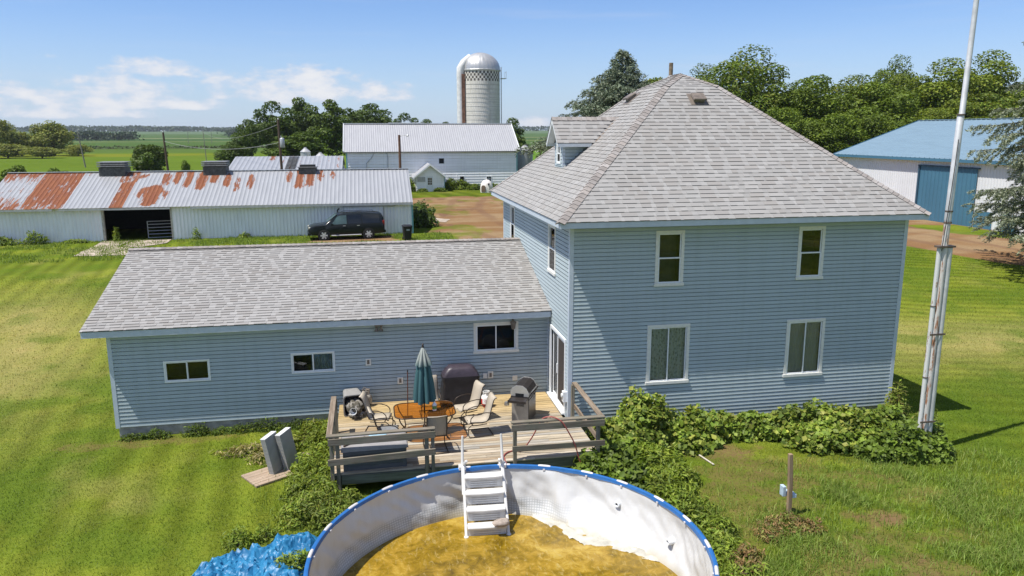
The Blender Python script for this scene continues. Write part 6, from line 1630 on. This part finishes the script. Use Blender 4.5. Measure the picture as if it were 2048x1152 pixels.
def trunk_mesh(seed, H, base, R_, cent, r0):
    rg = np.random.default_rng(seed + 99); m = MB(); top = (rg.uniform(-.2, .2), rg.uniform(-.2, .2), base + (H - base) * .55)
    m.tube([(0, 0, -.4), (.03, .0, base * .5), (top[0] * .4, top[1] * .4, base), top], [r0 * 1.25, r0, r0 * .8, r0 * .35], 9)
    for c in cent[:14]:
        f = rg.uniform(.35, .9); s = Vector((top[0] * .4 * f, top[1] * .4 * f, base * .7 + (top[2] - base * .7) * f * .8)); e = Vector(c)
        mid = s.lerp(e, .5) + Vector((0, 0, .08 * R_)); m.tube([s, mid, e], [r0 * .38, r0 * .24, r0 * .08], 6)
    return m
PROTO = {}
def tree_proto(key, seed, R_, H, base, ncl, per, leaf, cols, **kw):
    V, F, Cc, cent = crown_mesh(seed, R_, H, base, ncl, per, leaf, cols, **kw)
    co = np_obj('crown', V, F, M['leaffar'], Cc); tm = trunk_mesh(seed, H, base, R_, cent, R_ * .055).build('trunk', M['bark'], None, smooth=50)
    me = (co.data, tm.data, R_, H); bpy.data.objects.remove(co); bpy.data.objects.remove(tm); PROTO[key] = me
tree_proto('dark_a', 1, 4.4, 14.2, 1.6, 46, 150, .50, DARK)
tree_proto('dark_b', 2, 4.6, 14.6, 1.2, 52, 150, .50, DARK + GREENS[:2], topw=1.6)
tree_proto('dark_c', 3, 5.6, 13.6, 2.2, 44, 150, .52, DARK)
tree_proto('green_a', 4, 5.2, 14.8, .3, 76, 300, .31, GREENS + LIME[2:])
tree_proto('green_b', 5, 4.6, 15.5, .5, 70, 300, .31, GREENS + OLIVE[1:2], topw=1.5)
tree_proto('lime_a', 6, 5.0, 17.0, .8, 74, 290, .31, LIME + GREENS[1:2])
tree_proto('tall_open', 7, 5.8, 18.0, 3.0, 56, 230, .32, GREENS[:3] + OLIVE[2:])
tree_proto('willow', 8, 7.2, 11.4, .6, 56, 120, .62, OLIVE + GREENS[3:])
tree_proto('bush', 9, 2.8, 6.0, .2, 40, 150, .32, DARK + GREENS[:1])
tree_proto('shrub', 10, 1.9, 3.6, .1, 26, 120, .30, GREENS)
def tree(key, label, x, y, h, r_, group=None, cat='tree', name='broadleaf_tree', rz=None):
    cm, tm, R0, H0 = PROTO[key]; t = thing(name, label, cat, (x, y, g1(x, y) - .1), rz if rz is not None else RND.uniform(0, 6.28), group, scale=(r_ / R0, r_ / R0, h / H0))
    for nm, me in (('crown', cm), ('trunk', tm)):
        o = bpy.data.objects.new(nm, me); COL.objects.link(o); o.parent = t
    return t
GA = 'dark trees between the power pole and the silo'; GB = 'trees behind the hip roof and the blue shed'; GC = 'trees and brush at the far left'
tree('dark_a', 'dark tree behind the transformer pole, tall left one of the barn cluster', -18.6, 165, 14.2, 4.8, GA)
tree('dark_c', 'lower dark tree at the left edge of the barn cluster', -22.3, 158, 10.8, 3.4, GA)
tree('dark_b', 'dark tree with the highest crown, second from left in the barn cluster', -13.6, 172, 15.2, 4.3, GA)
tree('dark_b', 'bushy green tree just left of the barn roof end', -8.4, 168, 14.6, 4.9, GA)
tree('dark_c', 'broad dark tree whose crown shows over the left part of the barn roof', .3, 180, 14.8, 6.4, GA)
tree('dark_a', 'narrower dark crown between the two broad ones left of the barn', -3.6, 176, 13.2, 3.6, GA)
tree('dark_a', 'small dark treetop above the middle of the barn roof', 9.8, 200, 12.8, 4.0, GA)
tree('dark_b', 'low treetop above the barn roof, second left of the silo', 16.4, 215, 11.4, 4.0, GA)
tree('dark_c', 'low treetop above the barn roof, touching the silo on its left', 21.5, 220, 11.2, 3.2, GA)
tree('dark_c', 'low dark shrubby tree filling in under the barn cluster at its left foot', -24.5, 150, 6.5, 3.0, GA)
tree('dark_b', 'dark undergrowth tree below the barn cluster, behind the small silvery bin', -13.0, 150, 8.0, 5.5, GA)
tree('dark_a', 'dark tree behind the right end of the barn roof, right of the silo', 27.6, 150, 10.6, 3.3, GA)
tree('dark_b', 'smaller dark tree behind the barn gable just left of the grain bin', 26.2, 140, 7.6, 2.4, GA)
tree('willow', 'big rounded pale willow standing in the far left field', -109.5, 300, 11.6, 7.6, GC)
tree('willow', 'willow cut by the left picture edge', -121.5, 290, 12.4, 5.0, GC)
tree('willow', 'lower willow between the edge tree and the big rounded one', -118.5, 296, 8.4, 6.2, GC)
tree('willow', 'olive brush mound below the willows at the picture edge', -113, 272, 4.6, 7.0, GC, name='bush')
tree('willow', 'olive brush mound in front of the big willow', -101.5, 268, 3.6, 6.0, GC, name='bush')
tree('willow', 'brush mound at the right foot of the big willow', -99, 292, 4.0, 5.0, GC, name='bush')
tree('bush', 'round dark bush behind the rusty roof, left of the weathered pole', -31.6, 120, 6.1, 3.1, cat='bush', name='bush')
tree('shrub', 'dark shrub above the left end of the rusty roof', -45.0, 110, 3.8, 2.2, GC, cat='bush', name='bush')
tree('shrub', 'dark shrub above the rusty sheets, right of its neighbour at left', -40.4, 110, 3.4, 2.0, GC, cat='bush', name='bush')
tree('shrub', 'small sapling behind the roof, right of the weathered pole', -24.8, 112, 4.2, 1.1, cat='bush', name='bush')
tree('shrub', 'low shrub just right of the weathered pole foot', -27.6, 113, 2.8, 1.5, cat='bush', name='bush')
tree('shrub', 'dark shrub at the left picture edge behind the rusty roof', -46.6, 106, 3.4, 2.0, GC, cat='bush', name='bush')
R_T = [('green_b', 'green treetop between the spruce and the flue pipe', 35.4, 95, 15.4, 3.4), ('tall_open', 'tall open-crowned tree behind the roof peak, highest on the right slope', 49.6, 98, 18.2, 6.2), ('green_b', 'treetop directly right of the flue pipe behind the ridge', 45.0, 102, 14.6, 3.8), ('tall_open', 'darker crown left of the tall open tree', 47.0, 106, 16.6, 4.4),
       ('green_a', 'rounded green tree beside the upper part of the right hip', 55.0, 92, 14.9, 5.6), ('green_a', 'lower green tree hugging the middle of the right hip', 47.8, 84, 10.6, 4.0), ('green_b', 'green tree left of the blue roof peak in the back row', 63.3, 96, 15.0, 4.8), ('green_a', 'low leafy tree just above the far end of the blue roof', 52.6, 82, 9.8, 4.4),
       ('tall_open', 'dark slender treetop poking out above the middle of the grove', 80.9, 110, 18.6, 4.0), ('green_a', 'green tree above the left half of the blue roof', 66.5, 92, 14.2, 5.0), ('lime_a', 'yellow-green tree left of the white mast top', 79.1, 98, 17.4, 5.8), ('lime_a', 'tall yellow-green tree right of the white mast', 89.6, 102, 19.0, 5.4),
       ('green_b', 'green tree behind the mast above the blue roof', 80.2, 92, 13.9, 5.0), ('green_a', 'low tree at the gable corner of the blue roof', 61.5, 86, 9.6, 4.0), ('lime_a', 'low yellow-green tree right behind the blue ridge', 70.0, 87, 10.4, 3.8), ('green_b', 'green tree between the spruce edge and the yellow-green ones', 96.2, 100, 15.7, 5.0), ('lime_a', 'yellow-green crown in the middle of the grove', 73.6, 99, 15.2, 4.4), ('green_a', 'narrow crown filling the gap right of the tall open tree', 56.0, 101, 13.4, 3.6),
       ('green_a', 'bushy crown behind the ridge left of the tall open tree', 40.6, 99, 14.0, 3.6), ('green_b', 'understorey tree low behind the right hip', 43.0, 80, 8.0, 4.0), ('green_b', 'low tree far right behind the blue roof and the near spruce', 87.0, 90, 11.0, 5.0)]
R_T += [('green_a', 'broad green crown closing the row behind the middle of the right hip', 58.5, 97, 13.4, 5.5), ('lime_a', 'yellow-green crown behind the blue roof peak', 69.0, 101, 15.4, 5.4), ('green_b', 'green crown between the mast and the dark slender treetop', 85.0, 106, 16.2, 5.6), ('green_a', 'green crown filling in above the far blue gable', 58.0, 85, 10.8, 4.6), ('lime_a', 'yellow-green crown low behind the blue ridge beside the mast', 76.0, 90, 11.6, 5.0), ('green_a', 'green crown at the right end of the grove behind the spruce', 92.0, 95, 13.6, 5.6)]
for k, l, x, y, h, r_ in R_T: tree(k, l, x, y, h, r_ * 1.18, GB)

def spruce(name, label, seed, x, y, H, R_, nb, sprig, per, cols, zlo=.06, r0=.28, pw=.8):
    rg = np.random.default_rng(seed); t = thing(name, label, 'spruce', (x, y, g1(x, y) - .2)); m = MB()
    m.tube([(0, 0, 0), (.05, 0, H * .5), (0, 0, H)], [r0, r0 * .6, .03], 10)
    P, N, T, Cc = [], [], [], []
    for b in range(nb):
        f = zlo + (1 - zlo) * (b / nb) ** .9; z0 = H * f; a = b * 2.399 + rg.uniform(-.3, .3)
        L = R_ * (1 - f) ** pw * rg.uniform(.5, 1.25) + .25
        dr = np.array([np.cos(a), np.sin(a), 0]); side = np.array([-np.sin(a), np.cos(a), 0])
        def pt(s): return np.array([0, 0, z0]) + dr * L * s + np.array([0, 0, 1]) * L * (.10 * s - .42 * s * s + .20 * s ** 3 * 1.2)
        pts = [pt(s) for s in np.linspace(0, 1, 6)]
        m.tube([tuple(p) for p in pts], [max(.012, .05 * (1 - k / 6) * L / R_ * 1.6) for k in range(6)], 5)
        tone = rg.uniform(.8, 1.18)
        nt_ = max(4, int(L * 4.2))
        for q in range(nt_):
            s = .18 + .82 * (q + rg.random()) / nt_; p0 = pt(s); tl = L * .42 * (1.12 - s) * rg.uniform(.6, 1.2) + .22
            sd = 1 if q % 2 else -1
            td = unit(dr * rg.uniform(.35, .8) + side * sd * rg.uniform(.4, 1) + np.array([0, 0, rg.uniform(-.55, .05)]))
            k = int(per * tl) + 3; u = rg.random((k, 1)); pp = p0 + td * u * tl + np.array([0, 0, -1]) * (u ** 1.6) * tl * .35 + rg.normal(size=(k, 3)) * sprig * .28
            P.append(pp); T.append(td + rg.normal(size=(k, 3)) * .55 + [0, 0, .05]); N.append(rg.normal(size=(k, 3)) * .7 + [0, 0, .8]); Cc.append(palette(rg, k, cols, .28) * tone)
    P = np.concatenate(P); N = np.concatenate(N); T = np.concatenate(T); Cc = np.concatenate(Cc)
    V, F = leaves(P, N, sprig * (.6 + .8 * rg.random(len(P))), rg, .30, .05, T)
    np_obj('crown', V, F, M['needle'], np.repeat(Cc, 2, 0), t); m.build('trunk', M['bark'], t, smooth=50, world=False)
    return t
SPR = [(.10, .135, .085), (.125, .16, .10), (.08, .11, .07), (.17, .19, .12)]
spruce('spruce_tree', 'large blue-grey spruce at the right picture edge in front of the blue shed', 5, 39.9, 36.8, 23.5, 6.9, 200, .17, 95, [(.20, .235, .15), (.25, .28, .18), (.16, .19, .12), (.32, .33, .22)], .115)
spruce('spruce_tree', 'dark blue-green spruce rising behind the dormer', 8, 19.4, 58, 14.0, 12.6, 175, .25, 36, [(.15, .19, .12), (.18, .22, .14), (.12, .155, .095), (.23, .25, .165)], .40, .25, .95)

# distant tree lines on the horizon
def treeline(name, pts, h, dep, n, leaf, cols, seed):
    rg = np.random.default_rng(seed); pts = np.array(pts, float); k = rg.random(n) * (len(pts) - 1); i = k.astype(int); t = (k - i)[:, None]
    xy = pts[i] * (1 - t) + pts[i + 1] * t; s_ = np.cumsum(np.r_[0, np.hypot(*np.diff(pts, axis=0).T)]); al = s_[i] + (k - i) * np.diff(s_)[i]
    hh = h * (.35 + .8 * fbm(al / (h * 2.4), al * 0 + seed, seed, 4)); u = rg.random(n) ** .7
    P = np.c_[xy + rg.normal(size=(n, 2)) * dep, gz(xy[:, 0], xy[:, 1]) + u * hh]
    V, F = leaves(P, rg.normal(size=(n, 3)) + [0, -.4, .8], leaf * (.6 + .8 * rg.random(n)), rg)
    o = np_obj(name, V, F, M['leaffar'], np.repeat(palette(rg, n, cols), 2, 0)); tagp(o, kind='stuff'); return o
FARC = [(.040, .072, .030), (.052, .085, .034), (.034, .06, .028)]
treeline('distant_tree_line', [(-1500, 2300), (-900, 2350), (-420, 2450), (-60, 2500), (420, 2450), (1300, 2300)], 17, 20, 16000, 7, FARC, 3)
treeline('distant_grove', [(-208, 1250), (-150, 1250), (-90, 1260), (-40, 1265)], 14, 6, 5000, 3.2, FARC, 7)
treeline('distant_grove', [(-330, 900), (-250, 905)], 11, 5, 2600, 2.6, FARC, 9)
treeline('distant_grove', [(120, 1500), (230, 1520)], 16, 8, 3000, 3.5, FARC, 11)
treeline('field_hedge', [(-190, 424), (-90, 424), (0, 424), (90, 426)], 1.6, .8, 2600, .9, [(.06, .06, .025), (.05, .07, .02)], 13)

# grape vines and weeds round the house -------------------------------------
def blobs(n, bl, leaf, cols, seed, zb=.15, jit=.34, lo=.60, asp=.85):
    rg = np.random.default_rng(seed); bl = np.array(bl, float); w = bl[:, 3] * bl[:, 5] + bl[:, 3] * bl[:, 4]; k = rg.choice(len(bl), n, p=w / w.sum()); d = sph(rg, n, zb)
    d[:, 2] = np.abs(d[:, 2]) * np.where(rg.random(n) < .9, 1, -.4)
    nz_ = .55 + .85 * fbm(d[:, 0] * 2.2 + k * 3.1 + 4, d[:, 1] * 2.2 + d[:, 2] * 2 + 7, seed, 3)
    q = (lo + (1.05 - lo) * rg.random((n, 1))) * nz_[:, None]
    P = bl[k, :3] + d * q * bl[k, 3:6]; P[:, 2] = np.maximum(P[:, 2], gz(P[:, 0], P[:, 1]) + .01)
    N = d * .5 + rg.normal(size=(n, 3)) * .62 + [-.15, -.15, .6]
    tone = .45 + 1.1 * fbm(P[:, 0] * 2.0, P[:, 1] * 2.0 + P[:, 2] * 2.5, seed + 5, 3)
    C_ = palette(rg, n, cols, jit) * tone[:, None]
    V, F = leaves(P, N, leaf * (.4 + 1.2 * rg.random(n) ** 1.3), rg, asp, .12)
    return V, F, np.repeat(C_, 2, 0)
def vine(name, label, bl, n, leaf, cols, seed, cat='shrub', stems=10, group=None, **kw):
    asp = .32 if 'weed' in name else .85
    V, F, Cc = blobs(int(n * (1.4 if 'weed' in name else 1.5)), bl, leaf * (1.4 if 'weed' in name else .88), cols, seed, asp=asp, **kw)
    b = np.array(bl, float); c = b[:, :2].mean(0); t = thing(name, label, cat, (c[0], c[1], g1(*c)), group=group)
    np_obj('foliage', V - np.array(t.location), F, M['leaf'], Cc, t)
    rg = np.random.default_rng(seed)
    for i in range(min(stems, 6)):
        m = MB()
        q = b[rg.integers(len(b))]; a = rg.random() * 6.28; e = q[:3] + q[3:6] * .85 * np.array([np.cos(a) * .5, np.sin(a) * .5, rg.uniform(.6, 1)])
        s_ = np.array([q[0] + rg.uniform(-.1, .1), q[1] + rg.uniform(-.1, .1), 0]); mid = (s_ + e) / 2 + rg.normal(size=3) * .06; m.tube([tuple(s_), tuple(mid), tuple(e)], [.012, .01, .005], 5); m.build('stem', M['bark'], t, smooth=50)
    return t
YG_ = (.34, .35, .07)
VINE = [(0.150, 0.224, 0.027), (0.194, 0.270, 0.036), (0.119, 0.184, 0.023), (0.250, 0.310, 0.048)]
VINE = [tuple(.86 * q for q in c) for c in VINE]; VINE.append(YG_); WEED = [(0.144, 0.213, 0.024), (0.195, 0.261, 0.029), (0.120, 0.177, 0.022), (0.238, 0.283, 0.038)]
YEL = [(.22, .22, .05), (.26, .20, .06), (.16, .19, .04)]
vine('grape_vine', 'tall mound of grape vine climbing the blue wall under the patterned curtain window', [(7.35, 19.25, .2, .85, .65, 1.45), (7.0, 18.9, .1, .9, .8, 1.05), (6.4, 19.2, .0, .7, .6, .85), (7.9, 19.2, .1, .6, .6, .95)], 5200, .155, VINE, 21)
vine('grape_vine', 'low grape vine along the house wall between the two lower windows', [(8.8, 19.15, .0, .9, .65, .85), (9.6, 19.3, .0, .9, .5, .7), (10.6, 19.3, .0, .9, .5, .62), (8.5, 18.6, 0, .6, .5, .6)], 4600, .15, VINE + WEED[:1], 22)
vine('grape_vine', 'spreading vine along the wall below the grey blind window', [(11.7, 19.2, .0, 1.0, .65, .75), (12.8, 18.9, .0, 1.0, .85, .85), (12.2, 18.3, 0, .9, .7, .6), (13.5, 18.4, 0, .9, .9, .8)], 5600, .14, VINE + WEED[:2], 23)
vine('grape_vine', 'leafy vine heap round the foot of the white mast at the house corner', [(14.6, 18.5, -.1, .95, .9, .85), (14.2, 17.6, -.1, .95, .75, .75), (15.2, 17.9, -.15, .7, .7, .65), (14.9, 17.2, -.15, .7, .5, .55), (13.4, 17.5, -.1, .7, .5, .5)], 6000, .135, VINE[:3] + WEED[:1], 24)
vine('weed_clump', 'reddish-yellow tall weed beside the right house corner', [(15.3, 19.3, .0, .45, .4, 1.15), (15.9, 18.7, -.1, .4, .4, .7)], 1300, .085, YEL + WEED, 25, cat='weed')
vine('grape_vine', 'dark green vine at the right front corner of the deck beside the pool rim', [(5.5, 17.2, .0, .8, .65, .75), (4.9, 16.95, .0, .5, .5, .55), (6.2, 17.9, .0, .8, .8, .75), (6.0, 16.6, .0, .7, .6, .6)], 4400, .15, VINE[:3] + DARK[2:3], 26)
vine('weed_clump', 'bright green nettle-like weeds between the vine mound and the bare soil', [(6.9, 17.7, .0, .8, .8, .6), (7.1, 16.6, .0, .8, .7, .55), (6.6, 15.9, 0, .7, .7, .5)], 5200, .095, WEED + LIME[:1], 27, cat='weed')
vine('weed_clump', 'leafy weed bank right along the pool rim', [(6.9, 15.3, .0, .7, .6, .42), (6.6, 14.8, 0, .5, .5, .36), (7.2, 14.2, 0, .5, .7, .30), (6.9, 13.4, .0, .5, .6, .30), (7.0, 12.4, 0, .5, .5, .28)], 3000, .085, WEED, 28, cat='weed')
vine('weed_clump', 'dense weeds left of the deck, between the ribbed slabs and the railing', [(-1.75, 18.6, .0, .55, .9, .75), (-1.9, 17.6, .0, .5, .6, .6), (-1.6, 20.2, 0, .45, .9, .6), (-1.45, 17.5, 0, .4, .5, .7)], 3600, .08, WEED + LIME, 29, cat='weed')
vine('weed_clump', 'leggy weeds in front of the deck corner beside the blue pool rim', [(-1.5, 16.6, .0, .75, .6, .75), (-1.05, 16.2, .0, .6, .5, .55), (-2.0, 16.5, 0, .4, .5, .4), (-.75, 16.75, 0, .35, .35, .6)], 3200, .075, WEED + OLIVE[:1], 30, cat='weed')
vine('weed_clump', 'yellow-green low bush against the left side of the deck', [(-1.8, 21.3, .0, .6, .6, .6), (-2.3, 20.6, 0, .5, .5, .45)], 2200, .09, LIME + YEL[:1], 31, cat='weed')
vine('weed_clump', 'low dark weeds growing along the foundation of the wing', [(x, 22.2, .0, .42, .16, .20 + .09 * ((i * 7) % 3)) for i, x in enumerate((-6.9, -6.3, -5.2, -4.5, -3.9, -3.3, -2.8, -2.3))], 2400, .06, DARK[1:] + WEED[:1], 32, cat='weed')
vine('dead_weed_clump', 'brown dried-out weed clump at the foot of the wooden post', [(8.75, 14.1, .0, .7, .35, .30), (9.2, 13.9, 0, .4, .3, .26), (8.2, 13.8, 0, .35, .3, .22)], 1150, .06, [(.22, .13, .05), (.28, .17, .07), (.16, .11, .04), (.18, .22, .05)], 33, cat='weed')
vine('dead_weed_clump', 'brown dried weeds near the pool rim at lower right', [(7.3, 13.1, .0, .4, .35, .35), (7.05, 12.6, 0, .35, .3, .3)], 700, .07, [(.22, .13, .05), (.28, .17, .07), (.16, .17, .045)], 34, cat='weed')
vine('weed_clump', 'green weeds poking through the near edge of the blue tarp', [(-1.75, 14.2, .1, .45, .35, .5)], 900, .075, WEED, 35, cat='weed')
vine('weed_clump', 'feathery weeds at the upper left edge of the blue tarp', [(-3.0, 15.6, .0, .35, .3, .45), (-2.5, 15.8, 0, .3, .25, .35)], 900, .06, WEED + LIME[:1], 36, cat='weed')
vine('weed_clump', 'tall green weeds at the front wall of the shed, at the left picture edge', [(-25.5, 58.3, .95, 1.4, .5, .7), (-23.2, 58.4, .95, .9, .4, .9), (-28, 58.2, .95, 1.3, .5, .6), (-20.6, 58.5, .95, 1.2, .4, .3)], 1500, .17, WEED, 37, cat='weed')
vine('weed_clump', 'weeds around the barn entry porch and the white hutch', [(10.6, 104.3, .95, 1.2, .9, 1.5), (12.3, 104.6, .95, 1.4, .9, 1.3), (14, 104, .95, 1.2, .9, .9), (5.4, 103, .95, .7, 1.4, 1.7), (9.0, 101, .95, 1.0, .4, .6), (6.8, 101, .95, .7, .4, .5), (16.5, 103, .95, 1.5, 1, .8)], 3200, .30, GREENS + LIME[:1], 38, cat='weed')
vine('shrub', 'dark green shrub at the right corner of the long shed', [(4.3, 64, .95, 1.1, 1.6, 1.5), (4.6, 70, .95, 1.0, 2.0, 1.4)], 1500, .25, DARK + GREENS[:1], 39)
vine('weed_clump', 'single weed standing in the left side of the dark shed doorway', [(-18.0, 58.7, .95, .25, .2, 1.1)], 180, .14, WEED, 40, cat='weed')
vine('weed_clump', 'weed against the shed wall right of the doorway', [(-12.6, 58.6, .95, .3, .2, 1.0), (-9.2, 58.7, .95, .5, .2, .5)], 260, .14, WEED, 41, cat='weed')
vine('weed_clump', 'pale dried plants scattered behind the ribbed slabs', [(-3.6, 20.6, .0, .8, .35, .22), (-3.0, 20.1, .0, .5, .4, .25), (-2.0, 20.9, 0, .4, .4, .3)], 900, .075, [(.40, .33, .15), (.32, .26, .10), (.16, .17, .05)], 42, cat='weed')

# grass blades ----------------------------------------------------------
def in_house(x, y):
    q = (x > GX0 + .0) & (x < 15.75) & (y > 22.3) & (y < 33)
    q |= (x > 5.3) & (x < 15.7) & (y > 19.93) & (y < 31)
    q |= (x > -1.1) & (x < 5.5) & (y > 17.5) & (y < 22.4)
    q |= np.hypot(x - 2.2, y - 12.47) < 3.62
    return q
def blades(name, n, xr, yr, hmin, hmax, w, cols, seed, dens=None, usecol=True, lean=1.3):
    rg = np.random.default_rng(seed); x = rg.uniform(*xr, n); y = rg.uniform(*yr, n)
    keep = ~in_house(x, y) & (rg.random(n) > dirt_at(x, y) * 1.25)
    # only what the lens could see, with a margin
    a = np.arctan2(x, y) - YAW; keep &= (np.abs(a) < 1.05)
    if dens is not None: keep &= rg.random(n) < dens(x, y)
    x, y = x[keep], y[keep]; n = len(x); z = gz(x, y)
    h = hmin + (hmax - hmin) * rg.random(n) ** 1.5; a = rg.random(n) * 6.283; ln = lean * rg.random(n) * h; b = rg.random(n) * 6.283
    dx, dy = np.cos(a) * w * .5, np.sin(a) * w * .5; lx, ly = np.cos(b) * ln, np.sin(b) * ln
    V = np.empty((n, 5, 3)); V[:, 0] = np.c_[x - dx, y - dy, z - .01]; V[:, 1] = np.c_[x + dx, y + dy, z - .01]
    V[:, 2] = np.c_[x + dx * .8 + lx * .35, y + dy * .8 + ly * .35, z + h * .6]; V[:, 3] = np.c_[x - dx * .8 + lx * .35, y - dy * .8 + ly * .35, z + h * .6]
    V[:, 4] = np.c_[x + lx, y + ly, z + h * (1 - .25 * ln / (h + 1e-6))]
    i = np.arange(n)[:, None] * 5
    F = np.stack([i + [0, 1, 2], i + [0, 2, 3], i + [3, 2, 4]], 1).reshape(-1, 3)
    if usecol: Cc = col_at(x, y) * (.95 + .9 * rg.random((n, 1))) * np.array([1.05, 1.05, 1.0])
    else: Cc = palette(rg, n, cols, .3)
    o = np_obj(name, V.reshape(-1, 3), F, M['grass'], np.repeat(Cc, 3, 0)); tagp(o, kind='stuff'); return o
blades('lawn_grass', 420000, (-24, 30), (8, 26), .03, .075, .011, None, 51)
blades('lawn_grass', 130000, (-34, 44), (26, 46), .04, .09, .02, None, 52)
tall_d = lambda x, y: np.clip(.12 + sm(.40, .66, fbm(x * .9, y * .9, 61, 3)) * (sm(6.2, 7.2, x) * (1 - sm(14.5, 16.5, x + (y - 12) * .3)) * (1 - sm(15.4, 17.2, y - .0 * x))), 0, 1) * np.where((x < 10.2) & (y > 15.2), .25, 1)
blades('tall_grass', 150000, (6, 17), (11.3, 17.5), .10, .26, .013, [(.19, .29, .045), (.24, .33, .06), (.16, .25, .035), (.30, .33, .09)], 53, tall_d, False, 1.1)
edge = lambda x, y: np.clip(np.exp(-((np.hypot(x - 2.2, y - 12.47) - 3.8) / .28) ** 2) + np.exp(-((y - 22.1) / .25) ** 2) * (x < -1) * .5 + .8 * np.exp(-((x + 1.7) / .9) ** 2) * (y > 15.5) * (y < 22) + np.exp(-((y - 58.2) / .5) ** 2) * 0, 0, 1)
blades('tall_grass', 60000, (-5, 8), (11.3, 22.4), .08, .22, .012, [(.18, .27, .04), (.22, .29, .06), (.15, .22, .035)], 54, edge, False, .8)
blades('tall_grass', 40000, (-30, 6), (50, 59), .08, .22, .03, [(.20, .28, .045), (.23, .30, .06), (.16, .23, .035)], 55, lambda x, y: sm(.3, .6, fbm(x * .6, y * .6, 66, 3)), False, .7)
m = MB(); m.bar((8.5, 18.1, .03), (8.62, 17.45, .03), .04, .02); o = m.build('stick', simple('bleached_stick', (.55, .50, .42), .8), None); tagp(o, 'short bleached stick lying on the bare soil', 'stick')

# ------------------------------------------------------------------ hazy air over the fields
hz_ = bpy.data.materials.new('hazy_air'); hz_.use_nodes = True; ht = hz_.node_tree; ht.nodes.clear()
pv = ht.nodes.new('ShaderNodeVolumePrincipled'); pv.inputs['Color'].default_value = (.86, .92, 1.0, 1); pv.inputs['Density'].default_value = HAZE; pv.inputs['Anisotropy'].default_value = .2
mo = ht.nodes.new('ShaderNodeOutputMaterial'); ht.links.new(pv.outputs[0], mo.inputs['Volume'])
m = MB(); m.box(-7500, -700, -2.0, 7500, 9500, 60); hb = m.build('haze', hz_); tagp(hb, kind='stuff')
